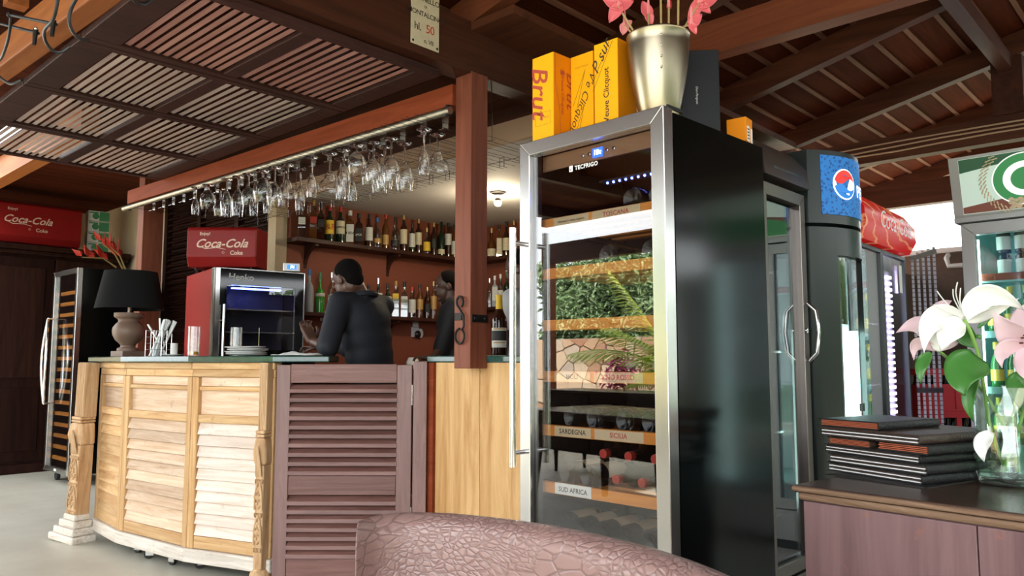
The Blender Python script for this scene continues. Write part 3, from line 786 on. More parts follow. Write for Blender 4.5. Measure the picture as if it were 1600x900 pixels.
plain('bucket_metal', (0.36, 0.31, 0.22), 0.30, metal=1.0, bump=0.04, bscale=14)
plain('stalk', (0.42, 0.30, 0.12), 0.5)
plain('anthurium', (0.72, 0.13, 0.15), 0.35)
plain('anthurium_pale', (0.80, 0.27, 0.27), 0.35)
bk = thing('metal_bucket', 'hammered metal bucket vase holding pink flowers', 'vase', (-1.325, 2.12, FZ + 0.006))
prof = [(0.050, 0.0), (0.056, 0.006), (0.072, 0.07), (0.086, 0.14), (0.095, 0.20), (0.0995, 0.26), (0.100, 0.292), (0.103, 0.296), (0.101, 0.300), (0.097, 0.292), (0.094, 0.22), (0.08, 0.12), (0.05, 0.02)]
MB().lathe(prof, 40).build('bucket', 'bucket_metal', bk, smooth=True)
for k in range(4):
    a = R(-52)
    MB().ball((0.0985 * math.cos(a), 0.0985 * math.sin(a), 0.265 - 0.035 * k * 0.98), 0.0035, 8, 6).build('rivet', 'steel', bk, smooth=True)
def spathe(m, c, d, up, L, W, cup=0.25):
    """heart shaped petal from its base c pointing along d"""
    c, d, up = Vector(c), Vector(d).normalized(), Vector(up)
    s = d.cross(up).normalized(); n = s.cross(d).normalized()
    def fn(u, v):
        t = u; ww = W * math.sin(PI * (0.10 + 0.90 * t) ** 0.75) ** 0.8 if t < 1 else 0
        x = (v - 0.5) * 2
        return c + d * (L * t - L * 0.15 * abs(x) * (1 - t)) + s * (ww * x) + n * (cup * W * (x * x) - cup * L * 0.5 * t * t)
    m.grid(fn, 10, 8)
def stem_pts(a, b, bow=0.02, n=6):
    a, b = Vector(a), Vector(b)
    sd = (b - a).orthogonal().normalized()
    return [a.lerp(b, i / n) + sd * bow * math.sin(PI * i / n) for i in range(n + 1)]
def bucket_flower(i, tip, lab, mat, petals):
    f = thing('anthurium_flower', lab, 'flower', (-1.325, 2.12, FZ + 0.006), 0, 'pink flowers in the metal bucket')
    tip = Vector(tip)
    base = Vector((tip.x * 0.15, tip.y * 0.15, 0.02))
    rimp = Vector((tip.x * 0.55, tip.y * 0.55, 0.30)).normalized()
    rx = Vector((tip.x, tip.y, 0)); k = 0.075 / max(rx.length, 0.08)
    MB().tube([base, (tip.x * k * 0.7, tip.y * k * 0.7, 0.18), (tip.x * k, tip.y * k, 0.31)] + [Vector((tip.x * k, tip.y * k, 0.31)).lerp(tip, j / 4) for j in range(1, 5)], 0.0035, 7).build('stem', 'stalk', f, smooth=True)
    for d, up, L, W in petals:
        m = MB(); spathe(m, tip, d, up, L, W); m.build('petal', mat, f, smooth=True, solid=0.0025)
    m = MB(); m.tube([tip, tip + Vector((0.0, 0.0, 0.03)), tip + Vector((0.005, -0.005, 0.055))], [0.006, 0.005, 0.002], 7); m.build('spadix', 'anthurium_pale', f, smooth=True)
r_, u_, f_ = RT, Vector((0, 0, 1)), F0
def bp(px, py, dd=0.0):
    """bucket-space position of a flower tip seen at px, py"""
    p = atd(px, py, 2.45 + dd); return p - Vector((-1.325, 2.12, FZ + 0.006))
bucket_flower(0, bp(966, 10), 'pink flower leaning out of the bucket over the orange cartons', 'anthurium', [((-r_ * .5 - u_ * .9), -f_, 0.06, 0.022), ((r_ + u_ * .4), -f_, 0.055, 0.022), ((-r_ + u_ * .6), -f_, 0.06, 0.02)])
bucket_flower(1, bp(976, 40, 0.03), 'small pale pink petal drooping low behind the orange carton', 'anthurium_pale', [((-r_ * .2 - u_ * .9 - f_ * .2), -f_, 0.035, 0.016), ((r_ * .3 + u_ * .2), -f_, 0.03, 0.014)])
bucket_flower(2, bp(1013, 22, 0.08), 'pink flower standing behind the bucket rim', 'anthurium', [((r_ * .3 - u_), -f_, 0.04, 0.016), ((-r_ * .4 + u_), -f_, 0.05, 0.02)])
bucket_flower(3, bp(1032, -30), 'pink flower on a tall straight stalk in the bucket', 'anthurium', [((u_ + r_ * .1), -f_, 0.06, 0.025)])
bucket_flower(4, bp(1060, -30), 'pink flower on a stalk leaning towards the roof beam', 'anthurium', [((u_ + r_ * .3), -f_, 0.06, 0.025)])
bucket_flower(5, bp(1092, 5), 'large ruffled pink flower leaning towards the charcoal carton', 'anthurium', [((-r_ * .6 - u_), -f_, 0.07, 0.02), ((r_ + u_ * .35), -f_, 0.07, 0.026), ((r_ * .6 - u_ * .5), -f_, 0.05, 0.018), ((r_ * .2 + u_), -f_, 0.05, 0.02)])
bucket_flower(6, bp(1080, 38, -0.06), 'folded pink bloom resting on the bucket rim near the rivets', 'anthurium', [((r_ * .5 - u_), -f_, 0.035, 0.013), ((r_ * .6 + u_ * .6), -f_, 0.05, 0.018)])
bucket_flower(7, bp(1045, 12, 0.05), 'small deep red bud inside the bucket mouth', 'capsule_red', [((r_ * .2 + u_), -f_, 0.03, 0.009)])
# ------------------------------------------------------------------ the garden court behind the viewer (seen in the fridge door)
plain('leaf_hedge', (0.27, 0.38, 0.19), 0.45, var=0.5, bscale=3)
plain('leaf_palm', (0.42, 0.55, 0.05), 0.4, var=0.3, bscale=4)
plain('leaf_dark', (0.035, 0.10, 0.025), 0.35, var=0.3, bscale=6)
plain('mortar', (0.40, 0.33, 0.27), 0.9, bump=0.3, bscale=30)
plain('bark', (0.16, 0.11, 0.07), 0.9, bump=0.4, bscale=40)
plain('magenta_leaf', (0.25, 0.03, 0.09), 0.5)
def stone_mat():
    m, nt, b = _new('stone')
    N, L = nt.nodes.new, nt.links.new
    oi = N('ShaderNodeObjectInfo'); cr = N('ShaderNodeValToRGB')
    for i, (p, c) in enumerate(((0.0, (0.44, 0.22, 0.13)), (0.35, (0.60, 0.38, 0.24)), (0.7, (0.66, 0.50, 0.36)), (1.0, (0.50, 0.40, 0.33)))):
        e = cr.color_ramp.elements[i] if i < 2 else cr.color_ramp.elements.new(p)
        e.position = p; e.color = _c(c)
    L(oi.outputs['Random'], cr.inputs[0]); L(cr.outputs[0], b.inputs['Base Color']); b.inputs['Roughness'].default_value = 0.8
stone_mat()
# patio roof in front of the bar
pr = structure(boxm(-7.2, -3.6, -3.6, 0.30, 3.06, 3.08).build('ceiling_patio', 'roof_plank'))
me = boxm(-0.085, 0.085, -3.6, 0.30, 0, 0.02).mesh('patio_board')
for k in range(20):
    link('plank', me, 'roof_plank', pr, (-7.1 + k * 0.175, 0, 3.035))
for y, z0, z1 in ((-3.5, 2.40, 2.66), (-3.5, 2.91, 3.03), (0.22, 2.85, 3.03)):
    structure(boxm(-7.2, -3.6, y - 0.05, y + 0.05, z0, z1).build('patio_beam', 'dark_beam_x'))
for x in (-6.6, -5.2, -3.9):
    structure(boxm(x - 0.04, x + 0.04, -3.44, 0.16, 2.90, 3.03).build('patio_rafter', 'dark_beam'))
for x in (-7.1, -3.7):
    structure(boxm(x - 0.06, x + 0.06, -3.56, -3.44, 0, 2.40).build('patio_post', 'post_wood'))
cr_ = structure(boxm(-7.2, -2.76, 0.30, 3.4, 3.06, 3.08).build('ceiling_canopy', 'roof_plank'))
me = boxm(-0.085, 0.085, 0.30, 3.4, 0, 0.02).mesh('canopy_board')
for k in range(25):
    link('plank', me, 'roof_plank', cr_, (-7.1 + k * 0.175, 0, 3.035))
# crazy paving wall, stone by stone
sw = structure(boxm(-10.5, -4.2, -6.25, -6.0, -0.10, 1.50).build('garden_wall', 'mortar'))
rn = random.Random(3)
sites = []
for i in range(19):
    for j in range(6):
        sites.append((-9.6 + 0.30 * (i + 0.5 * (j % 2)) + rn.uniform(-0.11, 0.11), 0.12 + 0.27 * j + rn.uniform(-0.1, 0.1)))
for (sx, sz) in sites:
    poly = [(sx - .4, sz - .4), (sx + .4, sz - .4), (sx + .4, sz + .4), (sx - .4, sz + .4)]
    for (ox, oz) in sites:
        d2 = (ox - sx) ** 2 + (oz - sz) ** 2
        if d2 == 0 or d2 > 1.0: continue
        mx_, mz_ = (sx + ox) / 2, (sz + oz) / 2; nx, nz = ox - sx, oz - sz; ln = math.sqrt(d2)
        off = -0.012 * ln
        new = []
        for a in range(len(poly)):
            p, q = poly[a], poly[(a + 1) % len(poly)]
            dp = (p[0] - mx_) * nx + (p[1] - mz_) * nz - off; dq = (q[0] - mx_) * nx + (q[1] - mz_) * nz - off
            if dp <= 0: new.append(p)
            if dp * dq < 0:
                t = dp / (dp - dq); new.append((p[0] + (q[0] - p[0]) * t, p[1] + (q[1] - p[1]) * t))
        poly = new
        if len(poly) < 3: break
    poly = [(min(max(x, -9.9), -4.25), min(max(z, -0.05), 1.49)) for x, z in poly]
    if len(poly) < 3: continue
    m = MB(); m.M = Matrix.Translation((0, -5.985 + rn.uniform(0, 0.02), 0)) @ Matrix.Rotation(PI / 2, 4, 'X')
    m.prism(poly, -0.02, 0.02)
    m.build('stone', 'stone', sw)
def leaf_cloud(n, place, size, seed, fold=0.25, ratio=0.34):
    """many small folded leaves in one mesh"""
    rn = random.Random(seed); m = MB()
    for _ in range(n):
        p, nrm = place(rn)
        d = Vector((rn.uniform(-1, 1), rn.uniform(-1, 1), rn.uniform(-0.9, 0.5))).normalized()
        n_ = (Vector(nrm) + Vector((rn.uniform(-.7, .7), rn.uniform(-.7, .7), rn.uniform(-.4, .7)))).normalized()
        s = d.cross(n_)
        if s.length < 0.1: continue
        s.normalize(); n_ = s.cross(d)
        L = size * rn.uniform(0.6, 1.3); w = L * ratio
        p = Vector(p)
        m.put([p, p + d * L * .45 + s * w * .5 + n_ * L * .1, p + d * L - n_ * L * .12, p + d * L * .45 - s * w * .5 + n_ * L * .1], [(0, 1, 2), (0, 2, 3)])
    return m
hg = thing('hedge', 'tall dense green hedge above the crazy paving garden wall', 'hedge', (0, 0, -0.1))
def on_hedge(rn):
    x = rn.uniform(-10.6, -4.4); z = 1.45 + 1.66 * rn.random()
    return (x, -6.78 + 0.18 * math.sin(x * 3.1) * math.sin(z * 3.7) + rn.uniform(-0.12, 0.12), z), (0, 1, 0.25)
fo = leaf_cloud(11000, on_hedge, 0.15, 5).build('foliage', 'leaf_hedge', hg); fo['kind'] = 'stuff'
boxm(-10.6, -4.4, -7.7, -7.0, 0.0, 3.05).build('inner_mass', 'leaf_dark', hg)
def palm(loc, label, seed, spec):
    rn = random.Random(seed)
    t = thing('potted_palm', label, 'palm', loc)
    MB().lathe([(0.16, 0), (0.20, 0.30), (0.21, 0.33), (0.19, 0.34)], 20).build('pot', 'mortar', t, smooth=True)
    MB().tube([(0, 0, 0.3), (0.02, 0, 0.6), (0.0, 0.02, 0.92)], [0.07, 0.06, 0.05], 10).build('trunk', 'bark', t, smooth=True)
    for az, el, L, droop in spec:
        d = Vector((math.cos(R(az)) * math.cos(R(el)), math.sin(R(az)) * math.cos(R(el)), math.sin(R(el))))
        pts = [Vector((0, 0, 0.88)) + d * (L * i / 14) - Vector((0, 0, droop * L * (i / 14) ** 2)) for i in range(15)]
        m = MB(); m.tube(pts, [0.012 - 0.0006 * i for i in range(15)], 6)
        for i in range(2, 15):
            tn = (pts[i] - pts[i - 1]).normalized(); sd = tn.cross(Vector((0, 0, 1))).normalized()
            ll = L * 0.40 * math.sin(PI * (0.15 + 0.8 * i / 14)) + 0.05
            for half in (0, 0.5):
                b = pts[i - 1].lerp(pts[i], half)
                for s in (-1, 1):
                    dd = (sd * s + tn * 0.75 - Vector((0, 0, 0.22))).normalized()
                    w = tn * 0.021
                    m.put([b - w, b + w, b + dd * ll * .5 + w * .9 - Vector((0, 0, .01)), b + dd * ll - Vector((0, 0, ll * .18)), b + dd * ll * .5 - w * .9], [(0, 1, 2, 4), (4, 2, 3)])
        m.build('frond', 'leaf_palm', t)
palm((-6.0, -4.9, 0), 'potted palm with long feathery fronds in the garden court', 4,
     [(137, 62, 2.1, 0.18), (140, 36, 1.9, 0.42), (120, 48, 1.7, 0.35), (200, 40, 1.35, 0.45), (20, 35, 1.3, 0.5), (60, 50, 1.3, 0.4), (300, 40, 1.2, 0.4), (240, 55, 1.3, 0.35), (95, 25, 1.1, 0.4), (180, 10, 1.0, 0.3), (340, 20, 1.1, 0.4)])
mp_ = thing('magenta_plant', 'dark magenta leafy plant against the crazy paving wall', 'plant', (-7.6, -5.55, 0.0))
MB().lathe([(0.15, 0), (0.19, 0.6), (0.17, 0.62)], 16).build('pot', 'mortar', mp_, smooth=True)
o = leaf_cloud(420, lambda rn: ((rn.gauss(0, .17), rn.gauss(0, .06), 0.92 + rn.gauss(0, .14)), (0, 1, .3)), 0.13, 9).build('foliage', 'magenta_leaf', mp_); o['kind'] = 'stuff'
# dark furniture on the patio
tb = thing('dining_table', 'dark wooden dining table with tapered legs on the patio', 'table', (-3.55, -0.75, 0), R(8))
boxm(-0.75, 0.75, -0.42, 0.42, 0.71, 0.75).build('table_top', 'chest_top', tb, bevel=0.006)
boxm(-0.68, 0.68, -0.36, 0.36, 0.56, 0.71).build('apron', 'wardrobe_wood', tb)
for sx in (-1, 1):
    for sy in (-1, 1):
        MB().put([(sx * .66 + a * .035, sy * .34 + b * .035, .56) for a, b in ((-1, -1), (1, -1), (1, 1), (-1, 1))] + [(sx * .70 + a * .018, sy * .37 + b * .018, 0) for a, b in ((-1, -1), (1, -1), (1, 1), (-1, 1))],
                 [(0, 1, 2, 3), (7, 6, 5, 4), (0, 4, 5, 1), (1, 5, 6, 2), (2, 6, 7, 3), (3, 7, 4, 0)]).build('leg', 'wardrobe_wood', tb)
# unseen tall hedge, added along the open side to block the sky there
hs = thing('hedge', 'unseen green hedge added along the open side to block the sky', 'hedge', (0, 0, -0.1))
def on_side(rn):
    y = rn.uniform(-2.5, 10.0); z = 0.1 + 2.5 * rn.random()
    return (4.9 - 0.15 * math.sin(y * 2.7) * math.sin(z * 3.1) + rn.uniform(-0.15, 0.15), y, z), (-1, 0, 0.25)
fo = leaf_cloud(9000, on_side, 0.20, 6).build('foliage', 'leaf_hedge', hs); fo['kind'] = 'stuff'
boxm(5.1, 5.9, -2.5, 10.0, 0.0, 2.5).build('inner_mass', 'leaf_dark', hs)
sb = thing('sideboard', 'long dark wooden sideboard on short legs on the patio', 'sideboard', (-4.3, -2.1, 0), R(4))
boxm(-1.3, 1.3, -0.25, 0.25, 0.22, 0.80).build('carcass', 'wardrobe_wood', sb)
boxm(-1.33, 1.33, -0.27, 0.27, 0.80, 0.83).build('top', 'chest_top', sb, bevel=0.004)
for k in range(4):
    d_ = boxm(-1.28 + 0.64 * k, -0.66 + 0.64 * k, 0.25, 0.265, 0.25, 0.78).build('door', 'wardrobe_wood', sb, bevel=0.003)
    MB().ball((-0.72 + 0.64 * k, 0.275, 0.52), 0.012, 8, 6).build('knob', 'iron', d_, smooth=True)
for x in (-1.2, 1.2):
    for y in (-0.2, 0.2):
        MB().lathe([(0.015, 0), (0.025, 0.22)], 8, (x, y, 0)).build('leg', 'wardrobe_wood', sb)
# ------------------------------------------------------------------ row of drink coolers on the right
pane('cooler_glass', (0.86, 0.90, 0.90), 1.5, 0.0, 1.9)
plain('alu_dark', (0.20, 0.17, 0.155), 0.32, metal=0.8)
plain('alu', (0.50, 0.50, 0.48), 0.32, metal=0.85)
plain('cooler_black', (0.012, 0.018, 0.017), 0.3)
plain('teal_liner', (0.34, 0.62, 0.60), 0.5)
plain('grey_liner', (0.42, 0.44, 0.44), 0.5)
emit('tube_white', (0.70, 1.0, 0.95), 9.0)
emit('tube_violet', (0.72, 0.56, 1.0), 14.0)
plain('crate_red', (0.72, 0.035, 0.055), 0.4)
plain('pepsi_white', (0.85, 0.87, 0.9), 0.4)
CXF = -1.20
# aluminium double cooler beside the wine fridge; local x runs along +Y of the room, doors face +X
def cooler(name, label, y0, xf, rz=90):
    return thing(name, label, 'cooler', (xf, y0, 0), R(rz))
c1 = cooler('display_cooler', 'bronze framed glass door display cooler between wine fridge and blue cooler', 2.572, CXF)
W1, H1 = 0.385, 1.945
boxm(0, W1, 0.06, 0.62, 0.08, 0.10).build('cabinet_floor', 'cooler_black', c1)
boxm(0, 0.03, 0.06, 0.62, 0.10, H1 - 0.03).build('side_panel', 'cooler_black', c1)
boxm(W1 - 0.03, W1, 0.06, 0.62, 0.10, H1 - 0.03).build('side_panel', 'cooler_black', c1)
boxm(0, W1, 0.60, 0.62, 0.10, H1 - 0.03).build('back_panel', 'grey_liner', c1)
boxm(0.03, W1 - 0.03, 0.06, 0.60, H1 - 0.06, H1 - 0.03).build('top_panel', 'cooler_black', c1)
hp = MB()
hp.put([(0, -0.02, 1.78), (W1, -0.02, 1.78), (W1, 0.08, 1.78), (0, 0.08, 1.78), (0, -0.01, 1.86), (W1, -0.01, 1.86), (0, 0.04, 1.92), (W1, 0.04, 1.92), (W1, 0.10, H1), (0, 0.10, H1)],
       [(0, 1, 2, 3), (0, 4, 5, 1), (4, 6, 7, 5), (6, 9, 8, 7), (3, 2, 8, 9), (0, 3, 9, 6, 4), (1, 5, 7, 8, 2)])
hp.build('header', 'alu_dark', c1, smooth=True)
boxm(0.08, 0.34, -0.0165, -0.0150, 1.815, 1.822).build('header_groove', 'cooler_black', c1)
g_ = boxm(0.045, W1 - 0.045, 0.02, 0.025, 0.42, 1.70).build('door_glass', 'cooler_glass', c1)
mitred(0.003, W1 - 0.003, 0.37, 1.76, 0.045, 0.0, 0.045, g_, 'alu_dark')
hh = MB().tube([(0.365, -0.004, 1.12), (0.365, -0.035, 1.15), (0.365, -0.045, 1.23), (0.365, -0.035, 1.31), (0.365, -0.004, 1.34)], 0.007, 10).build('handle', 'steel_bright', c1, smooth=True)
lk = MB(); lk.M = Matrix.Translation((0.352, -0.002, 1.235)) @ Matrix.Rotation(PI / 2, 4, 'X'); lk.lathe([(0.011, 0), (0.011, 0.006), (0.006, 0.008)], 12)
lk.build('lock', 'steel_bright', c1, smooth=True)
for k in range(4):
    boxm(0.035, W1 - 0.035, 0.08, 0.58, 0.55 + 0.30 * k, 0.558 + 0.30 * k).build('shelf', 'steel', c1)
gr = boxm(0, W1, 0.0, 0.06, 0.08, 0.36).build('plinth', 'alu_dark', c1)
for k in range(8):
    boxm(0.03, W1 - 0.03, -0.012, 0.0, 0.10 + 0.024 * k, 0.112 + 0.024 * k).build('vent_slat', 'alu_dark', gr)
boxm(0.02, W1 - 0.02, 0.10, 0.55, 0.0, 0.08).build('base', 'cooler_black', c1)

# blue topped cooler with a bowed black front
c2 = cooler('display_cooler', 'black bow fronted cooler with bright blue lit header', 2.965, -1.19)
W2 = 0.46
def bow(u, d=0.0): return -0.10 * math.sin(PI * min(max(u, 0), 1)) ** 0.8 + d
def bowed(m, x0, x1, z0, z1, off, n=14, th=0.02):
    vs = []
    for i in range(n + 1):
        x = x0 + (x1 - x0) * i / n; y = bow(x / W2) + off
        vs += [(x, y, z0), (x, y, z1), (x, y + th, z1), (x, y + th, z0)]
    fs = [(0, 1, 2, 3), (4 * n + 3, 4 * n + 2, 4 * n + 1, 4 * n)]
    for i in range(n):
        a, b = 4 * i, 4 * i + 4
        for k in range(4): fs.append((a + k, a + (k + 1) % 4, b + (k + 1) % 4, b + k))
    return m.put(vs, fs)
boxm(0, W2, 0.08, 0.60, 0.06, 1.94).build('cabinet', 'cooler_black', c2)
bowed(MB(), 0, W2, 1.655, 1.945, 0.0, th=0.09).build('header_box', 'cooler_black', c2, smooth=True)
def pepsi_mat():
    m, nt, b = _new('blue_drops')
    N, L = nt.nodes.new, nt.links.new
    tc = N('ShaderNodeTexCoord'); v = N('ShaderNodeTexVoronoi'); v.inputs['Scale'].default_value = 75
    L(tc.outputs['Object'], v.inputs['Vector'])
    cr = N('ShaderNodeValToRGB')
    cr.color_ramp.elements[0].position = 0.12; cr.color_ramp.elements[0].color = (0.004, 0.018, 0.12, 1)
    cr.color_ramp.elements[1].position = 0.5; cr.color_ramp.elements[1].color = (0.015, 0.15, 0.45, 1)
    L(v.outputs['Distance'], cr.inputs[0])
    L(cr.outputs[0], b.inputs['Base Color']); L(cr.outputs[0], b.inputs['Emission Color']); b.inputs['Emission Strength'].default_value = 0.22
pepsi_mat()
emit('lit_white', (0.85, 0.92, 1.0), 0.45)
emit('lit_red', (0.60, 0.03, 0.025), 0.4)
emit('lit_blue', (0.02, 0.16, 0.5), 0.4)
sgn = bowed(MB(), 0.04, 0.42, 1.69, 1.925, -0.004, th=0.003).build('lit_sign', 'blue_drops', c2, smooth=True)
def bow_disc(cx, cz, r, mat, a0, a1, off, wave=0.0):
    """slice of the round emblem wrapped on the bowed sign"""
    m = MB(); pts = []
    for i in range(25):
        a = a0 + (a1 - a0) * i / 24
        pts.append((cx + r * math.cos(a), cz + r * 1.0 * math.sin(a)))
    e, s = pts[-1], pts[0]
    for i in range(1, 10):
        t = i / 10; x = e[0] + (s[0] - e[0]) * t
        pts.append((x, e[1] + (s[1] - e[1]) * t + wave * r * math.sin(2 * PI * t)))
    vs = [(x, bow(x / W2) + off, z) for x, z in pts]
    m.put(vs, [tuple(range(len(vs)))]); return m.build('emblem', mat, sgn)
bow_disc(0.145, 1.815, 0.062, 'lit_white', 0, 2 * PI * .999, -0.0055)
bow_disc(0.145, 1.815, 0.056, 'lit_red', R(12), R(168), -0.0068, -0.22)
bow_disc(0.145, 1.815, 0.056, 'lit_blue', R(192), R(348), -0.0068, -0.22)
me = text_mesh('PEPSI', 0.068, 0.0, 0.002)
for v in me.vertices:
    x = 0.30 + v.co.x; v.co = Vector((x, bow(x / W2) - 0.0068, 1.795 + v.co.y))
link('lettering', me, 'lit_white', sgn)
bowed(MB(), 0, 0.10, 0.42, 1.64, 0.0, 6, 0.05).build('door_stile', 'cooler_black', c2, smooth=True)
bowed(MB(), 0.36, W2, 0.42, 1.64, 0.0, 6, 0.05).build('door_stile', 'cooler_black', c2, smooth=True)
bowed(MB(), 0.10, 0.36, 1.53, 1.64, 0.0, 8, 0.05).build('door_rail', 'cooler_black', c2, smooth=True)
bowed(MB(), 0.10, 0.36, 0.42, 0.50, 0.0, 8, 0.05).build('door_rail', 'cooler_black', c2, smooth=True)
bowed(MB(), 0.10, 0.36, 0.50, 1.53, 0.02, 8, 0.004).build('door_glass', 'cooler_glass', c2, smooth=True)
boxm(0.03, W2 - 0.03, 0.0, 0.06, 0.06, 0.40).build('plinth', 'cooler_black', c2)
boxm(0.02, W2 - 0.02, 0.1, 0.55, 0.0, 0.06).build('base', 'cooler_black', c2)
MB().tube([(0.30, -0.045, 0.52), (0.30, -0.045, 1.24)], 0.020, 12).build('light_tube', 'tube_white', c2, smooth=True)
boxm(0.27, 0.345, -0.012, -0.004, 0.50, 1.27).build('tube_reflector', 'white', c2)
boxm(0.275, 0.325, -0.07, -0.066, 0.92, 0.95).build('tube_clip', 'cooler_black', c2)

# red topped double cooler
c3 = cooler('display_cooler', 'double door cooler with red lit header and violet light strip', 3.47, -1.20, 92)
W3 = 0.82
boxm(0, W3, 0.07, 0.10, 0.05, 0.10).build('cabinet_floor', 'cooler_black', c3)
boxm(0, 0.025, 0.07, 0.62, 0.05, 1.70).build('side_panel', 'cooler_black', c3)
boxm(W3 - 0.025, W3, 0.07, 0.62, 0.05, 1.70).build('side_panel', 'cooler_black', c3)
boxm(0, W3, 0.60, 0.62, 0.05, 1.70).build('back_panel', 'grey_liner', c3)
boxm(0, W3, 0.07, 0.62, 1.68, 1.70).build('top_panel', 'cooler_black', c3)
boxm(0.02, W3 - 0.02, 0.05, 0.6, 0.0, 0.05).build('base', 'cooler_black', c3)
def coke_mat():
    m, nt, b = _new('red_splash')
    N, L = nt.nodes.new, nt.links.new
    tc = N('ShaderNodeTexCoord'); w = N('ShaderNodeTexWave'); w.inputs['Scale'].default_value = 2.5; w.inputs['Distortion'].default_value = 14; w.inputs['Detail'].default_value = 4
    mp = N('ShaderNodeMapping'); mp.inputs['Scale'].default_value = (0.6, 1, 2.4); mp.inputs['Rotation'].default_value = (0, R(30), 0)
    L(tc.outputs['Object'], mp.inputs[0]); L(mp.outputs[0], w.inputs['Vector'])
    cr = N('ShaderNodeValToRGB')
    cr.color_ramp.elements[0].position = 0.90; cr.color_ramp.elements[0].color = (0.48, 0.009, 0.009, 1)
    cr.color_ramp.elements[1].position = 0.98; cr.color_ramp.elements[1].color = (0.62, 0.22, 0.10, 1)
    L(w.outputs['Fac'], cr.inputs[0])
    L(cr.outputs[0], b.inputs['Base Color']); L(cr.outputs[0], b.inputs['Emission Color']); b.inputs['Emission Strength'].default_value = 0.22
    b.inputs['Roughness'].default_value = 0.25
coke_mat()
hd3 = MB()
prof3 = [(-0.02, 1.66), (-0.055, 1.72), (-0.05, 1.79), (0.0, 1.86), (0.10, 1.875), (0.10, 1.66)]
n3 = len(prof3)
xs3 = [(0.0, 0.0), (W3, 0.0)]
hd3.put([(x, y, z) for x, _ in xs3 for y, z in prof3], [tuple(range(n3))[::-1], tuple(range(n3, 2 * n3))] + [(i, (i + 1) % n3, n3 + (i + 1) % n3, n3 + i) for i in range(n3)])
h3 = hd3.build('header', 'red_splash', c3, smooth=True)
boxm(-0.03, 0.0, -0.03, 0.12, 1.64, 1.87).build('header_end', 'cooler_black', c3)
lettering('Coca-Cola', 'pepsi_white', h3, (0.47, -0.054, 1.765), (1, 0, 0), (0, 0.06, 1), 0.12, 0.35)
me = boxm(-0.004, 0.004, -0.002, 0.002, 0, 0.008).mesh('strip_light')
for k, a in enumerate((0.0, 0.41)):
    g_ = boxm(a + 0.020, a + 0.390, 0.010, 0.014, 0.28, 1.63).build('door_glass', 'cooler_glass', c3)
    mitred(a + 0.002, a + 0.408, 0.26, 1.65, 0.020, 0.0, 0.025, g_, 'cooler_black')
    strip = boxm(a + 0.28, a + 0.38, 0.07, 0.085, 0.30, 1.58).build('light_channel', 'grey_liner', c3)
    if k:
        for j in range(40):
            boxm(a + 0.29, a + 0.37, 0.060, 0.069, 0.33 + 0.031 * j, 0.343 + 0.031 * j).build('led', 'tube_violet', strip)
boxm(0.69, 0.735, -0.0015, 0.0, 1.46, 1.60).build('sticker', 'paper', c3)
for k in range(4):
    boxm(0.03, W3 - 0.03, 0.10, 0.58, 0.40 + 0.30 * k, 0.408 + 0.30 * k).build('shelf', 'steel', c3)
boxm(0.0, W3, 0.0, 0.07, 0.05, 0.25).build('plinth', 'cooler_black', c3)

# pale cooler with the green emblem, doors towards the viewer
GX, GY, GW = -1.04, 4.60, 1.46
c4 = thing('display_cooler', 'grey framed beer cooler with a large green and white header', 'cooler', (GX, GY, 0), R(-1))
emit('header_glow', (0.50, 0.64, 0.55), 0.16)
emit('header_green', (0.012, 0.075, 0.028), 0.12)
emit('header_midgreen', (0.025, 0.20, 0.055), 0.2)
emit('header_brown', (0.15, 0.045, 0.025), 0.12)
emit('header_white', (0.85, 0.9, 0.86), 0.2)
emit('header_gold', (0.40, 0.32, 0.19), 0.12)
plain('alu_green', (0.30, 0.31, 0.29), 0.4, metal=0.4)
boxm(0, 0.03, 0.06, 0.65, 0.06, 1.86).build('side_panel', 'alu_green', c4)
boxm(GW - 0.03, GW, 0.06, 0.65, 0.06, 1.86).build('side_panel', 'alu_green', c4)
boxm(0.03, GW - 0.03, 0.63, 0.65, 0.06, 1.86).build('back_panel', 'teal_liner', c4)
boxm(0.03, 0.04, 0.07, 0.63, 0.10, 1.84).build('side_liner', 'teal_liner', c4)
boxm(0.03, GW - 0.03, 0.06, 0.63, 0.06, 0.10).build('cabinet_floor', 'teal_liner', c4)
boxm(0.03, GW - 0.03, 0.06, 0.63, 1.83, 1.86).build('top_panel', 'teal_liner', c4)
boxm(0.02, GW - 0.02, 0.04, 0.6, 0.0, 0.06).build('base', 'cooler_black', c4)
for a in (0.0, GW / 2):
    g_ = boxm(a + 0.06, a + GW / 2 - 0.06, 0.02, 0.025, 0.30, 1.775).build('door_glass', 'cooler_glass', c4)
    mitred(a + 0.001, a + GW / 2 - 0.001, 0.24, 1.84, 0.062, 0.0, 0.05, g_, 'alu_green')
boxm(0.0, GW, 0.0, 0.06, 0.06, 0.235).build('plinth', 'alu_green', c4)
boxm(-0.02, GW + 0.02, -0.03, 0.40, 1.845, 1.87).build('header_tray', 'alu_green', c4)
hb = MB(); hb.put([(-0.02, -0.02, 1.87), (GW + 0.02, -0.02, 1.87), (GW + 0.02, 0.35, 1.87), (-0.02, 0.35, 1.87), (-0.02, -0.09, 2.18), (GW + 0.02, -0.09, 2.18), (GW + 0.02, 0.35, 2.18), (-0.02, 0.35, 2.18)],
           [(0, 3, 2, 1), (4, 5, 6, 7), (0, 1, 5, 4), (1, 2, 6, 5), (2, 3, 7, 6), (3, 0, 4, 7)])
hb.build('header_case', 'alu_green', c4)
def hf(x, z, off=0.002):
    """point on the leaning header face"""
    t = (z - 1.87) / 0.31
    return (x, -0.02 - 0.07 * t - off, z)
def hpoly(pts, mat, off, name='header_print'):
    return MB().put([hf(x, z, off) for x, z in pts], [tuple(range(len(pts)))]).build(name, mat, c4)
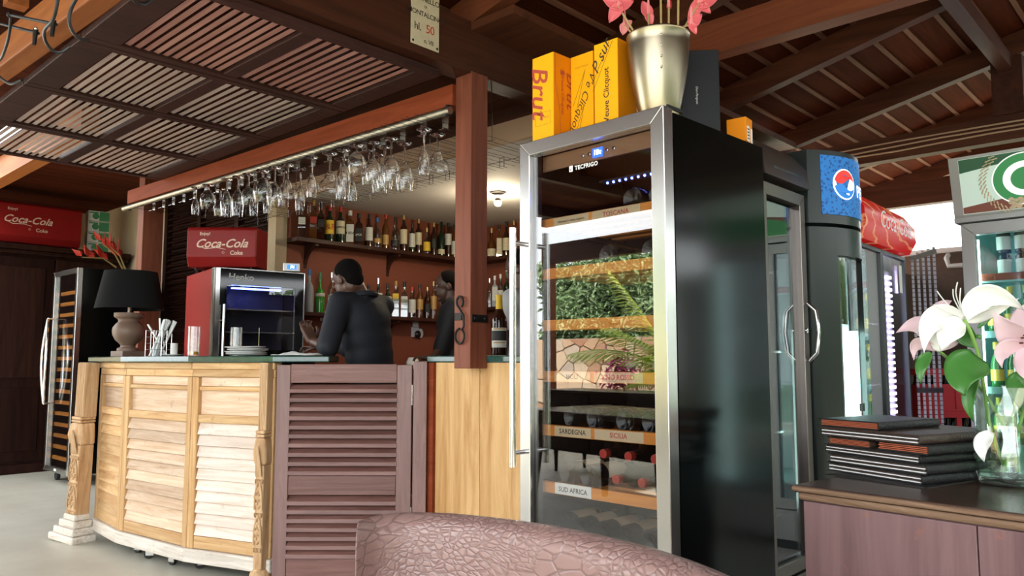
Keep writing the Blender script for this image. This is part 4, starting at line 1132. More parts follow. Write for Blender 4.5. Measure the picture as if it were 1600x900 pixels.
hpoly([(0.025, 1.885), (GW - 0.025, 1.885), (GW - 0.025, 2.165), (0.025, 2.165)], 'header_glow', 0.002, 'lit_sign')
hpoly([(0.027, 2.095), (0.60, 2.163), (0.027, 2.163)], 'header_green', 0.003)
hpoly([(0.027, 1.888), (0.36, 1.888), (0.80, 2.02), (0.30, 1.955), (0.027, 1.92)], 'header_brown', 0.003)
hpoly([(0.32, 1.888), (GW - 0.03, 1.888), (GW - 0.03, 2.05), (0.80, 2.02), (0.5, 1.95)], 'header_midgreen', 0.0032)
def hring(cx, cz, r0, r1, mat, off, a0=0, a1=360, sx=1.15):
    m = MB(); n = 40; vs = []
    for i in range(n + 1):
        a = R(a0 + (a1 - a0) * i / n)
        vs += [hf(cx + r * sx * math.cos(a), cz + r * math.sin(a), off) for r in (r0, r1)]
    m.put(vs, [(2 * i, 2 * i + 1, 2 * i + 3, 2 * i + 2) for i in range(n)]); return m.build('header_print', mat, c4)
ex, ez = 0.315, 2.03
hring(ex, ez, 0.0, 0.128, 'header_white', 0.004)
hring(ex, ez, 0.0, 0.122, 'header_midgreen', 0.005)
hring(ex, ez, 0.055, 0.085, 'header_white', 0.006, 20, 340)
MB().put([hf(ex + 0.0, ez - 0.012, .006), hf(ex + 0.094, ez - 0.012, .006), hf(ex + 0.094, ez - 0.06, .006), hf(ex + 0.065, ez - 0.06, .006), hf(ex + 0.065, ez + 0.012, .006), hf(ex + 0.0, ez + 0.012, .006)], [(0, 1, 4, 5), (1, 2, 3, 4)]).build('header_print', 'header_white', c4)
wh = MB()
for k in range(16):
    a = R(130 + 7.5 * k); b = a + R(7)
    for rr in (0.150, 0.166):
        wh.bar(hf(ex + rr * 1.15 * math.cos(a), ez + rr * math.sin(a), .005), hf(ex + (rr + .012) * 1.15 * math.cos(b), ez + (rr + .012) * math.sin(b), .005), 0.004, 0.005)
wh.build('wheat_print', 'header_gold', c4)
hopm = MB()
for (dx, dz) in ((0, 0), (0.022, 0.008), (-0.02, 0.01), (0.0, 0.02), (0.02, 0.026), (-0.02, 0.028), (0.012, -0.012), (-0.012, -0.010), (0.036, 0.018)):
    hopm.ball(hf(ex - 0.05 + dx, ez - 0.13 + dz + 0.01, .004), (0.014, 0.003, 0.012), 10, 6)
hopm.build('hop_print', 'header_gold', c4, smooth=True)
for x in (0.052, GW / 2, GW - 0.07):
    MB().tube([(x, 0.085, 0.35), (x, 0.085, 1.76)], 0.012, 10).build('light_tube', 'tube_white', c4, smooth=True)
for k in range(5):
    z = 0.40 + 0.29 * k
    s_ = boxm(0.04, GW - 0.04, 0.10, 0.60, z - 0.008, z).build('shelf', 'teal_liner', c4)
    boxm(0.04, GW - 0.04, 0.092, 0.098, z - 0.03, z + 0.006).build('price_rail', 'teal_liner', s_)
plain('strip_brown', (0.30, 0.075, 0.035), 0.5)
plain('strip_dark', (0.03, 0.10, 0.09), 0.5)
for a, b, mt in ((0.06, 0.26, 'strip_brown'), (0.265, 0.50, 'strip_dark'), (0.51, 0.72, 'strip_brown'), (0.74, 1.0, 'strip_dark'), (1.01, 1.3, 'strip_brown')):
    boxm(a, b, 0.088, 0.091, 1.565 - 0.025, 1.565 + 0.012).build('price_strip', mt, c4)
# ------------------------------------------------------------------ left side: wardrobe, second wine fridge, things on the counter
plain('cola_red', (0.26, 0.010, 0.009), 0.42, spec=0.25, var=0.12, bscale=8)
plain('cola_red_side', (0.14, 0.012, 0.010), 0.5)
plain('cola_print', (0.75, 0.52, 0.40), 0.5)
plain('case_red', (0.32, 0.012, 0.012), 0.4, spec=0.25)
plain('lamp_shade', (0.009, 0.0095, 0.0095), 0.9, spec=0.1)
plain('urn_brown', (0.17, 0.105, 0.075), 0.5, bump=0.06, bscale=30)
plain('green_box', (0.06, 0.28, 0.12), 0.5)
plain('heliconia_red', (0.62, 0.045, 0.025), 0.4)
plain('heliconia_stem', (0.28, 0.20, 0.07), 0.5)
plain('straw_white', (0.84, 0.88, 0.88), 0.45)
plain('liquid_amber', (0.80, 0.36, 0.01), 0.15)
plain('chrome_wire', (0.7, 0.7, 0.7), 0.2, metal=1.0)
pane('thin_glass', (0.985, 0.99, 0.99), 1.5, 0.02, 2.0, 0.6)

wr = thing('wardrobe', 'large dark carved wardrobe against the far wall', 'wardrobe', (-9.0, 1.30, 0))
boxm(-0.58, 0.0, 0.0, 2.02, 0.09, 2.20).build('carcass', 'wardrobe_wood', wr)
boxm(-0.60, 0.05, -0.04, 2.06, 2.20, 2.245).build('cornice', 'wardrobe_wood', wr, bevel=0.012)
boxm(-0.60, 0.08, -0.06, 2.08, 2.245, 2.30).build('cornice', 'wardrobe_wood', wr, bevel=0.012)
boxm(-0.60, 0.03, -0.02, 2.04, 0.0, 0.09).build('plinth', 'wardrobe_wood', wr, bevel=0.01)
for k in range(3):
    d_ = boxm(0.001, 0.022, 0.02 + 0.665 * k, 0.67 + 0.665 * k, 0.12, 2.17).build('door', 'wardrobe_wood', wr, bevel=0.004)
    for a, b in ((0.22, 0.85), (0.95, 2.07)):
        boxm(0.022, 0.032, 0.10 + 0.665 * k, 0.59 + 0.665 * k, a, b).build('raised_panel', 'wardrobe_wood', d_, bevel=0.006)
    MB().ball((0.045, 0.63 + 0.665 * k if k != 1 else 0.07 + 0.665 * k, 1.08), 0.013, 10, 8).build('knob', 'iron', d_, smooth=True)

def cola_chest(label, loc, rz, w, h, d, s):
    t = thing('cool_box', label, 'cool box', loc, rz)
    m = MB(); q = [(0.0, 0.07), (0.035, 0.0), (0.07, -0.0), (d, 0.0), (d, h), (0.02, h), (0.0, h - 0.02)]
    m.put([(x, y, z) for x in (0, w) for y, z in q], [tuple(range(7))[::-1], tuple(range(7, 14))] + [(i, (i + 1) % 7, 7 + (i + 1) % 7, 7 + i) for i in range(7)])
    m.build('box', 'cola_red', t, bevel=0.008)
    boxm(0.01, w - 0.01, -0.001, 0.004, h - 0.24 * h - 0.004 + 0.0, h - 0.24 * h - 0.002).build('lid_seam', 'cola_red_side', t)
    for x in (0.05, w - 0.05):
        for y in (0.06, d - 0.05):
            MB().lathe([(0.012, -0.018), (0.012, 0.002)], 8, (x, y, 0)).build('foot', 'iron', t)
    cx = s[0]
    lettering('Enjoy!', 'cola_print', t, (cx - 0.21 * s[1], -0.0015, h * 0.82), (1, 0, 0), (0, 0, 1), 0.055 * s[1], 0.0, 0.001 * s[1])
    lettering('Coca-Cola', 'cola_print', t, (cx, -0.0015, h * 0.57), (1, 0, 0), (0, 0, 1), 0.155 * s[1], 0.42, 0.0015)
    MB().tube([(cx - 0.27 * s[1], -0.0016, h * 0.50), (cx - 0.2 * s[1], -0.0016, h * 0.45), (cx - 0.05 * s[1], -0.0016, h * 0.47), (cx + 0.06 * s[1], -0.0016, h * 0.43)], [0.004 * s[1], 0.008 * s[1], 0.006 * s[1], 0.002], 4).build('swash', 'cola_print', t)
    lettering('Coke', 'cola_print', t, (cx + 0.2 * s[1], -0.0015, h * 0.34), (1, 0, 0), (0, 0, 1), 0.075 * s[1], 0.0, 0.001)
    MB().tube([(cx + 0.03 * s[1] + 0.014 * s[1] * math.cos(a), -0.0015, h * 0.35 + 0.014 * s[1] * math.sin(a)) for a in [2 * PI * k / 10 for k in range(10)]], 0.0016, 4, closed=True).build('roundel', 'cola_print', t)
    return t
cola_chest('wide red cool box with pale script lying on top of the wardrobe', (-8.99, 1.95, 2.32), R(90), 0.93, 0.41, 0.50, (0.42, 0.66))
p = atd(290, 419, 5.45)
cola_chest('red cool box with pale script standing on the black fronted cabinet', (p.x, p.y, 1.7835), R(43), 0.493, 0.285, 0.26, (0.245, 0.55))

for k in range(4):
    t = thing('bulb_carton', ('lowest', 'second', 'third', 'topmost')[k] + ' green and white carton in the stack on the wardrobe', 'box', (-9.12, 2.98, 2.301 + 0.117 * k), R(78 + 2 * (k % 2)), 'green and white cartons on the wardrobe')
    boxm(0, 0.21, 0, 0.18, 0, 0.112).build('carton', 'white', t, bevel=0.002)
    boxm(0.11, 0.209, -0.0012, 0.0, 0.006, 0.106).build('green_panel', 'green_box', t)
    MB().ball((0.075, -0.001, 0.055), (0.035, 0.0015, 0.035), 14, 8).build('printed_cup', 'green_box', t)
    boxm(0.01, 0.10, -0.0012, 0.0, 0.086, 0.102).build('printed_band', 'green_box', t)

# second wine fridge
w2 = thing('wine_fridge', 'steel framed wine fridge with wooden shelves standing near the wardrobe', 'fridge', (-8.35, 2.45, 0))
FW2, FH2 = 0.66, 1.97
boxm(0, 0.03, 0.05, 0.60, 0.10, FH2).build('side_panel', 'black_gloss', w2)
boxm(FW2 - 0.03, FW2, 0.05, 0.60, 0.10, FH2).build('side_panel', 'black_gloss', w2)
boxm(0.03, FW2 - 0.03, 0.58, 0.60, 0.10, FH2).build('back_panel', 'liner_black', w2)
boxm(0.03, FW2 - 0.03, 0.05, 0.58, FH2 - 0.04, FH2).build('top_panel', 'black_gloss', w2)
boxm(0.03, FW2 - 0.03, 0.05, 0.58, 0.10, 0.13).build('floor_panel', 'black_gloss', w2)
pane('fridge_glass_far', (0.88, 0.88, 0.88), 1.5, 0.0, 1.5)
g_ = boxm(0.04, FW2 - 0.04, 0.02, 0.024, 0.15, FH2 - 0.05).build('door_glass', 'fridge_glass_far', w2)
mitred(0.0, FW2, 0.10, FH2, 0.045, 0.0, 0.045, g_, 'steel')
for k in range(16):
    boxm(0.05, FW2 - 0.045, 0.055, 0.08, 0.20 + 0.103 * k, 0.232 + 0.103 * k).build('shelf_front', 'shelf_wood', w2)
hd = MB().tube([(0.075 - 0.055 * math.sin(PI * i / 12), -0.05 - 0.02 * math.sin(PI * i / 12), 0.72 + 0.80 * i / 12) for i in range(13)], 0.011, 8).build('handle', 'steel_bright', w2, smooth=True)
MB().tube([(0.075 + 0.060 * math.sin(PI * i / 12), -0.05 - 0.02 * math.sin(PI * i / 12), 0.72 + 0.80 * i / 12) for i in range(13)], 0.011, 8).build('handle', 'steel_bright', w2, smooth=True)
for z in (0.72, 1.52):
    MB().tube([(0.075, -0.05, z), (0.045, 0.005, z)], 0.009, 8).build('handle_mount', 'steel', w2)
boxm(0.30, 0.36, -0.002, 0.0, 0.115, 0.135).build('badge', 'white', w2)
for x in (0.08, FW2 - 0.08):
    for y in (0.10, 0.5):
        m = MB(); m.M = Matrix.Translation((x, y, 0.04)) @ Matrix.Rotation(PI / 2, 4, 'X'); m.lathe([(0.04, -0.015), (0.04, 0.015)], 14); m.build('castor', 'black_rubber', w2)
        boxm(x - 0.02, x + 0.02, y - 0.02, y + 0.02, 0.07, 0.10).build('castor_mount', 'iron', w2)

# red heliconias lying on that fridge
def heliconia(tip_px, tip_py, root_px, root_py, label, seed, n=5):
    rn = random.Random(seed)
    a, b = atd(root_px, root_py, 7.30), atd(tip_px, tip_py, 7.15)
    t = thing('heliconia_flower', label, 'flower', (a.x, a.y, 1.972), 0, 'red flowers on the second wine fridge')
    o = Vector((a.x, a.y, 1.972)); A = a - o; B = b - o; A.z = max(A.z, 0.008)
    MB().tube([A, A.lerp(B, .4) + Vector((0, 0, .05)), B], [0.009, 0.007, 0.004], 7).build('stem', 'heliconia_stem', t, smooth=True)
    ax = (B - A).normalized()
    for k in range(n):
        c = A.lerp(B, 0.25 + 0.75 * k / (n - 1)) + Vector((0, 0, .05 * (1 - k / n)))
        d = (ax * 0.8 + (RT * (1 if k % 2 else -1) * .5 + Vector((0, 0, .7)))).normalized()
        m = MB(); L = 0.17 - 0.015 * k
        for s in (-1, 1):
            sd = d.cross(F0).normalized() * 0.0
            up = (Vector((0, 0, 1)) - d * d.z).normalized() * 0.036
            fw = F0 * 0.022 * s
            m.put([c, c + d * L * .35 + up * .9 + fw, c + d * L, c + d * L * .35 - up * .6 + fw * .2, c + d * L * .7 + up * .35 + fw * .5], [(0, 1, 4, 2), (0, 3, 2), (0, 2, 4, 1)] if s < 0 else [(0, 3, 4, 1), (3, 2, 4)])
        m.build('bract', 'heliconia_red', t, solid=0.003)
heliconia(128, 402, 182, 418, 'red pointed flower spray reaching over the fridge door', 1)
heliconia(157, 378, 192, 420, 'red pointed flower spray standing upright beside the lamp shade', 2)
heliconia(172, 385, 196, 420, 'short red flower spray close behind the lamp shade', 3, 4)

# table lamp
t = thing('table_lamp', 'table lamp with black tapered shade and brown urn base on the counter', 'lamp', (-5.43, 2.06, 1.147), R(8))
boxm(-0.075, 0.075, -0.075, 0.075, 0, 0.038).build('plinth', 'urn_brown', t, bevel=0.003)
MB().lathe([(0.066, 0.038), (0.068, 0.048), (0.064, 0.058), (0.048, 0.064), (0.045, 0.074), (0.052, 0.086), (0.080, 0.112), (0.097, 0.145), (0.101, 0.170), (0.097, 0.195), (0.082, 0.216), (0.078, 0.222), (0.068, 0.230), (0.065, 0.240), (0.070, 0.252), (0.088, 0.262), (0.094, 0.270), (0.094, 0.292), (0.03, 0.294)], 32).build('urn', 'urn_brown', t, smooth=True)
MB().tube([(0, 0, 0.29), (0, 0, 0.40)], 0.012, 10).build('stem', 'dull_metal', t, smooth=True)
MB().lathe([(0.214, 0.318), (0.164, 0.570), (0.160, 0.570), (0.210, 0.318)], 40, caps=False).build('shade', 'lamp_shade', t, smooth=True)
MB().tube([(-0.16, 0, 0.40), (0.16, 0, 0.40)], 0.003, 6).build('shade_bar', 'iron', t)

# straws in a wire holder: each straw a thing
hp_ = atd(247, 556, 5.0)
sh = thing('straw_holder', 'square wire holder standing on the green bar top', 'holder', (hp_.x, hp_.y, 1.147), R(35))
wm = []
for z in (0.004, 0.045, 0.085, 0.125, 0.165):
    MB().tube([(-.055, -.055, z), (.055, -.055, z), (.055, .055, z), (-.055, .055, z)], 0.0016, 5, closed=True).build('wire_ring', 'chrome_wire', sh)
for x, y in ((-.055, -.055), (.055, -.055), (.055, .055), (-.055, .055), (0, -.055), (0, .055), (.055, 0), (-.055, 0)):
    MB().tube([(x, y, 0), (x, y, 0.168)], 0.0016, 5).build('wire', 'chrome_wire', sh)
sm_ = MB().lathe([(0.0062, 0), (0.0062, 0.245)], 7).mesh('straw', True)
rn = random.Random(11)
for k in range(18):
    lean = R(rn.uniform(14, 27)); 
    if k == 0: lean, az = R(-33), 0.0
    elif k == 1: lean, az = R(-4), 0.0
    else: az = rn.uniform(-0.25, 0.25)
    off = rn.uniform(-0.022, 0.022); fb = rn.uniform(-0.035, 0.035)
    base = Vector((hp_.x, hp_.y, 1.150)) + RT * (off - 0.025 if k > 1 else 0.045 - 0.03 * k) + F0 * fb
    o = link('paper_straw', sm_, 'straw_white', None, base)
    d = (Vector((0, 0, 1)) * math.cos(lean) + RT * math.sin(lean) + F0 * az * 0.3).normalized()
    o.rotation_euler = d.to_track_quat('Z', 'Y').to_euler()
    lab = 'white wrapped straw leaning alone out of the wire holder towards the lamp' if k == 0 else ('white wrapped straw standing almost upright behind the leaning bundle' if k == 1 else 'white wrapped straw in the leaning bundle of the wire holder')
    tag(o, lab, 'straw', 'straws in the wire holder')

# saucer, pot, glasses, plates, cloth
p = atz(272, 556.5, 1.147) if False else atd(271, 556, 4.95)
t = thing('saucer', 'white saucer on the bar top beside the straws', 'saucer', (p.x, p.y, 1.147))
MB().lathe([(0.03, 0.0), (0.035, 0.004), (0.07, 0.012), (0.071, 0.015), (0.035, 0.008)], 28).build('plate', 'white', t, smooth=True)
t = thing('candle_cup', 'small white candle cup standing on the saucer', 'cup', (p.x + 0.005, p.y, 1.156))
MB().lathe([(0.020, 0.0), (0.0215, 0.004), (0.022, 0.075), (0.019, 0.077), (0.018, 0.06)], 20).build('cup', 'white', t, smooth=True)
MB().lathe([(0.018, 0.055), (0.001, 0.057)], 14).build('wax', 'paper', t, smooth=True)
def tumbler(px, d, label, amber):
    q = atd(px, 556, d)
    t = thing('highball_glass', label, 'glass', (q.x, q.y, 1.147))
    MB().lathe([(0.036, 0.0), (0.0365, 0.19), (0.0345, 0.19), (0.034, 0.012)], 24, caps=True).build('glass', 'thin_glass', t, smooth=True)
    rb_ = MB()
    for k in range(10):
        a = 2 * PI * k / 10
        rb_.tube([(0.0345 * math.cos(a), 0.0345 * math.sin(a), 0.02), (0.0345 * math.cos(a), 0.0345 * math.sin(a), 0.185)], 0.0028, 5)
    rb_.build('fluting', 'thin_glass', t, smooth=True)
    if amber: MB().lathe([(0.032, 0.012), (0.032, 0.032)], 18).build('drink', 'liquid_amber', t, smooth=True)
    return t
tumbler(302, 4.9, 'tall ribbed glass with a little amber drink on the bar top', True)
tumbler(368, 5.05, 'empty tall ribbed glass behind the pile of saucers', False)
q = atd(385, 557, 4.72)
sm_ = MB().lathe([(0.04, 0.0), (0.045, 0.004), (0.118, 0.013), (0.120, 0.017), (0.045, 0.009)], 26).mesh('small_plate', True)
for k in range(6):
    o = link('small_plate', sm_, 'white', None, (q.x + rn.uniform(-.012, .012), q.y + rn.uniform(-.012, .012), 1.147 + 0.0085 * k), (R(rn.uniform(-1.0, 1.0)), R(rn.uniform(-1.0, 1.0)), 0))
    tag(o, ('lowest', 'second', 'third', 'fourth', 'fifth', 'topmost')[k] + ' white plate of the uneven pile before the black cabinet', 'plate', 'piled plates on the bar top')
t = thing('bill_spike', 'thin upright wire spike behind the piled plates', 'spike', (q.x - 0.1, q.y + 0.135, 1.147))
MB().lathe([(0.035, 0), (0.035, 0.006), (0.004, 0.010)], 14).build('foot', 'iron', t); MB().tube([(0, 0, 0.008), (0, 0, 0.18)], 0.0018, 5).build('wire', 'chrome_wire', t)
q = atd(466, 557, 4.42)
cl = MB(); rn2 = random.Random(4)
ph = [(rn2.uniform(2, 9), rn2.uniform(2, 9), rn2.uniform(0, 6)) for _ in range(5)]
def cloth(u, v):
    x, y = (u - .5) * .24, (v - .5) * .22
    e = max(0, 1 - (2 * abs(u - .5)) ** 3) * max(0, 1 - (2 * abs(v - .5)) ** 3)
    return (x * (1 + .1 * math.sin(9 * v)), y * (1 + .12 * math.sin(8 * u)), 0.004 + e * (0.012 + 0.010 * sum(math.sin(a * u * 3 + b * v * 2 + c) for a, b, c in ph) / 3))
cl.grid(cloth, 24, 20)
tag(cl.build('folded_cloth', 'paper', smooth=True, solid=0.003, loc=(q.x, q.y, 1.149), rot=(0, 0, R(43))), 'crumpled white cloth under the barman\'s hand on the bar top', 'cloth')

# black fronted cabinet with a red side
hk = thing('display_cabinet', 'black glass fronted cabinet with red side and blue lit shelves', 'cabinet', (-5.108, 2.483, 1.147), R(80))
HW, HH, HD = 0.65, 0.61, 0.70
boxm(0, 0.012, 0.04, HD, 0, HH).build('side_panel', 'case_red', hk)
boxm(HW - 0.012, HW, 0.04, HD, 0, HH).build('side_panel', 'case_red', hk)
boxm(0.012, HW - 0.012, 0.04, HD, HH - 0.015, HH).build('top_panel', 'black_plastic', hk)
boxm(0.012, HW - 0.012, 0.04, HD, 0, 0.03).build('bottom_panel', 'black_plastic', hk)
boxm(0.012, HW - 0.012, 0.42, 0.44, 0.03, HH - 0.015).build('back_panel', 'case_red', hk)
boxm(-0.002, 0.008, 0.0, 0.05, 0, HH + 0.004).build('steel_edge', 'steel', hk)
boxm(0.012, 0.042, 0.0, 0.04, 0, HH + 0.004).build('steel_edge', 'steel_bright', hk)
fr_ = boxm(0.044, HW - 0.006, 0.004, 0.03, 0.50, HH).build('front_panel', 'dark_glass', hk)
boxm(0.044, HW - 0.006, 0.004, 0.03, 0.0, 0.05).build('front_panel', 'dark_glass', hk)
boxm(0.044, 0.09, 0.004, 0.03, 0.05, 0.50).build('front_panel', 'dark_glass', hk)
boxm(HW - 0.07, HW - 0.006, 0.004, 0.03, 0.05, 0.50).build('front_panel', 'dark_glass', hk)
boxm(HW - 0.006, HW, 0.0, 0.035, 0, HH + 0.004).build('steel_edge', 'steel_bright', hk)
boxm(0.042, HW, 0.0, 0.035, HH, HH + 0.006).build('steel_edge', 'steel', hk)
pane('cabinet_glass', (0.9, 0.9, 0.92), 1.5, 0.0, 1.2)
boxm(0.09, HW - 0.07, 0.012, 0.016, 0.05, 0.50).build('glass', 'cabinet_glass', hk)
lettering('Henko', 'alu', fr_, (0.185, 0.0035, 0.555), (1, 0, 0), (0, 0, 1), 0.065, 0.1, 0.001)
MB().tube([(0.066, -0.035, 0.0), (0.066, -0.035, 0.36)], 0.010, 12).build('handle', 'steel_bright', hk, smooth=True)
MB().tube([(0.066, -0.035, 0.25), (0.03, 0.002, 0.25)], 0.006, 8).build('handle_mount', 'steel', hk)
boxm(0.16, HW - 0.14, 0.10, 0.14, 0.484, 0.492).build('light_strip', 'blue_led', hk)
for z in (0.33, 0.17):
    boxm(0.05, HW - 0.02, 0.06, 0.40, z, z + 0.008).build('shelf', 'steel', hk)
plain('cabinet_liner', (0.035, 0.035, 0.06), 0.4)
for x in (0.0125, HW - 0.0165):
    boxm(x, x + 0.004, 0.045, 0.40, 0.03, HH - 0.02).build('liner', 'liner_black', hk)
boxm(0.013, HW - 0.013, 0.40, 0.418, 0.03, HH - 0.02).build('liner', 'cabinet_liner', hk)
t = thing('thermostat', 'small grey digital display unit on top of the black cabinet', 'display', (-4.98, 3.00, 1.147 + HH + 0.008), R(62))
boxm(-0.06, 0.06, 0, 0.05, 0, 0.062).build('case', 'alu', t, bevel=0.004)
boxm(-0.03, 0.035, -0.0012, 0, 0.015, 0.048).build('screen', 'blue_screen', t)
lettering('74', 'digits', t, (0.004, -0.0016, 0.031), (1, 0, 0), (0, 0, 1), 0.028, 0.15, 0.001)
# dark louvred screen behind the cabinet
t = thing('louvred_screen', 'dark louvred wooden screen behind the red cool box', 'screen', (-8.0, 3.36, 0))
for a in (0.0, 0.74, 1.48, 2.20):
    boxm(a, a + 0.07, -0.02, 0.03, 0.0, 2.92).build('stile', 'wardrobe_wood', t)
boxm(0.0, 2.27, 0.031, 0.05, 0.0, 2.92).build('backing', 'wardrobe_wood', t)
me = boxm(0, 0.665, -0.02, 0.02, -0.006, 0.006).mesh('screen_slat')
for a in (0.0725, 0.8125, 1.54):
    for k in range(29):
        link('slat', me, 'wardrobe_wood', t, (a, 0.0, 1.12 + 0.06 * k), (R(35), 0, 0))
# ------------------------------------------------------------------ inside the bar: shelves, bottles, hanging glasses
plain('glass_green', (0.006, 0.022, 0.010), 0.07, spec=0.6)
plain('glass_brown', (0.030, 0.009, 0.004), 0.07, spec=0.6)
plain('whisky', (0.11, 0.034, 0.007), 0.07, spec=0.6)
plain('green_liqueur', (0.04, 0.28, 0.03), 0.08, spec=0.6)
plain('frosted', (0.30, 0.33, 0.35), 0.35)
plain('label_white', (0.66, 0.64, 0.58), 0.6)
plain('label_cream', (0.66, 0.57, 0.38), 0.6)
plain('label_yellow', (0.80, 0.50, 0.03), 0.6)
plain('label_black', (0.015, 0.015, 0.015), 0.6)
plain('label_red', (0.45, 0.03, 0.02), 0.6)
plain('label_gold', (0.48, 0.27, 0.07), 0.4)
plain('cap_red', (0.50, 0.03, 0.025), 0.35)
plain('cap_blue', (0.04, 0.16, 0.40), 0.35)
plain('cap_gold', (0.55, 0.36, 0.14), 0.3, metal=0.7)
plain('cap_green', (0.03, 0.25, 0.06), 0.35)
pane('bottle_clear', (0.80, 0.82, 0.80), 1.5, 0.02, 3.0)
emit('bulb_glow', (1.0, 0.86, 0.55), 30.0)

def shelf_board(name, label, m, brackets):
    t = thing(name, label, 'shelf', (0, 0, 0))
    m.build('board', 'shelf_dark', t, bevel=0.003)
    for b in brackets:
        b.build('bracket', 'shelf_dark', t, bevel=0.004)
def brk(y, z, x0=-5.598):
    m = MB(); n = 8; q = [(0, 0), (0.17, 0)] + [(0.17 * (1 - math.sin(PI / 2 * i / n)), -0.17 * (1 - math.cos(PI / 2 * i / n)) - 0.02) for i in range(n + 1)]
    m.put([(x0 + a, y + s, z + b) for s in (-0.015, 0.015) for a, b in q], [tuple(range(len(q)))[::-1], tuple(range(len(q), 2 * len(q)))] + [(i, (i + 1) % len(q), len(q) + (i + 1) % len(q), len(q) + i) for i in range(len(q))])
    return m
ZU, ZL = 2.105, 1.510
shelf_board('bar_shelf', 'upper dark bar shelf lined with whisky bottles', boxm(-5.60, -5.40, 3.30, 5.39, ZU - 0.035, ZU), [brk(4.35, ZU - 0.036), brk(3.5, ZU - 0.036)])
shelf_board('bar_shelf', 'lower dark bar shelf with spirits behind the barman', boxm(-5.60, -5.40, 3.30, 5.39, ZL - 0.03, ZL), [brk(4.35, ZL - 0.031), brk(5.1, ZL - 0.031)])
shelf_board('bar_shelf', 'short upper shelf on the back wall beyond the square post', boxm(-5.39, -4.0, 5.22, 5.40, ZU - 0.035, ZU), [boxm(-4.72, -4.69, 5.30, 5.398, ZU - 0.16, ZU - 0.036)])
shelf_board('bar_shelf', 'short lower shelf on the back wall beyond the square post', boxm(-5.39, -4.0, 5.22, 5.40, 1.60, 1.63), [boxm(-4.72, -4.69, 5.30, 5.398, 1.48, 1.599)])
PROF = {
    'round': [(0.30, 0), (0.36, 0.005), (0.36, 0.50), (0.33, 0.58), (0.22, 0.66), (0.125, 0.72), (0.115, 0.90), (0.125, 0.91)],
    'tall':  [(0.28, 0), (0.31, 0.005), (0.31, 0.56), (0.27, 0.64), (0.14, 0.74), (0.105, 0.80), (0.10, 0.92), (0.115, 0.93)],
    'dumpy': [(0.36, 0), (0.42, 0.01), (0.45, 0.25), (0.42, 0.45), (0.28, 0.56), (0.14, 0.64), (0.12, 0.88), (0.14, 0.90)],
    'square': [(0.44, 0), (0.47, 0.005), (0.47, 0.60), (0.42, 0.66), (0.20, 0.72), (0.14, 0.76), (0.13, 0.90), (0.15, 0.91)],
}
def bottle(kind, px, wall, z, H, rad, glass, cap, lab, lz, desc, text=None, tcol='ink', cat='bottle', tsize=0.5, group='bottles on the bar shelves'):
    """rad is a factor on the body width; wall: 'l' (x fixed) or 'b' (y fixed)"""
    v = ray(px, 450)
    if wall == 'l': k = -5.475 / v.x
    elif wall == 'b': k = 5.30 / v.y
    else: k = wall / v.dot(F0)
    x, y = v.x * k, v.y * k
    t = thing('spirit_bottle', desc, cat, (x, y, z + 0.0015), math.atan2(-y, -x) + PI / 2, group)
    S = 0.105 * rad
    pr_ = [(r * S, h * H) for r, h in PROF[kind]]
    sq = kind == 'square'
    m = MB()
    if sq: m.M = Matrix.Rotation(PI / 4, 4, 'Z'); m.lathe(pr_, 4); body_r = 0.47 * S * math.cos(PI / 4)
    else: m.lathe(pr_, 16); body_r = max(r for r, h in pr_[:4])
    m.build('glass', glass, t, smooth=True, bevel=0.004 if sq else 0)
    top = pr_[-1]
    MB().lathe([(top[0] * 1.08, top[1] - 0.055 * H), (top[0] * 1.1, H), (top[0] * 0.5, H * 1.004)], 12).build('cap', cap, t, smooth=True)
    if lab:
        a, b = lz[0] * H, lz[1] * H
        m = MB()
        if sq:
            w = body_r * 0.9; m.put([(-w, -body_r - 0.0008, a), (w, -body_r - 0.0008, a), (w, -body_r - 0.0008, b), (-w, -body_r - 0.0008, b)], [(0, 1, 2, 3)])
        else:
            rr = body_r + 0.0006
            m.grid(lambda u, v_: (rr * math.sin(R(-72 + 144 * u)), -rr * math.cos(R(-72 + 144 * u)), a + (b - a) * v_), 12, 1)
        lb = m.build('paper_label', lab, t, smooth=True)
        if text:
            lettering(text, tcol, lb, (0, -body_r - 0.0014, (a + b) / 2), (1, 0, 0), (0, 0, 1), tsize * (b - a), 0.0, 0.0006, bend=None if sq else body_r + 0.0014)
        else:
            for q in (0.35, 0.6):
                lettering('______', tcol, lb, (0, -body_r - 0.0012, a + (b - a) * q), (1, 0, 0), (0, 0, 1), 0.014, name='print', bend=None if sq else body_r + 0.0012)
    return t
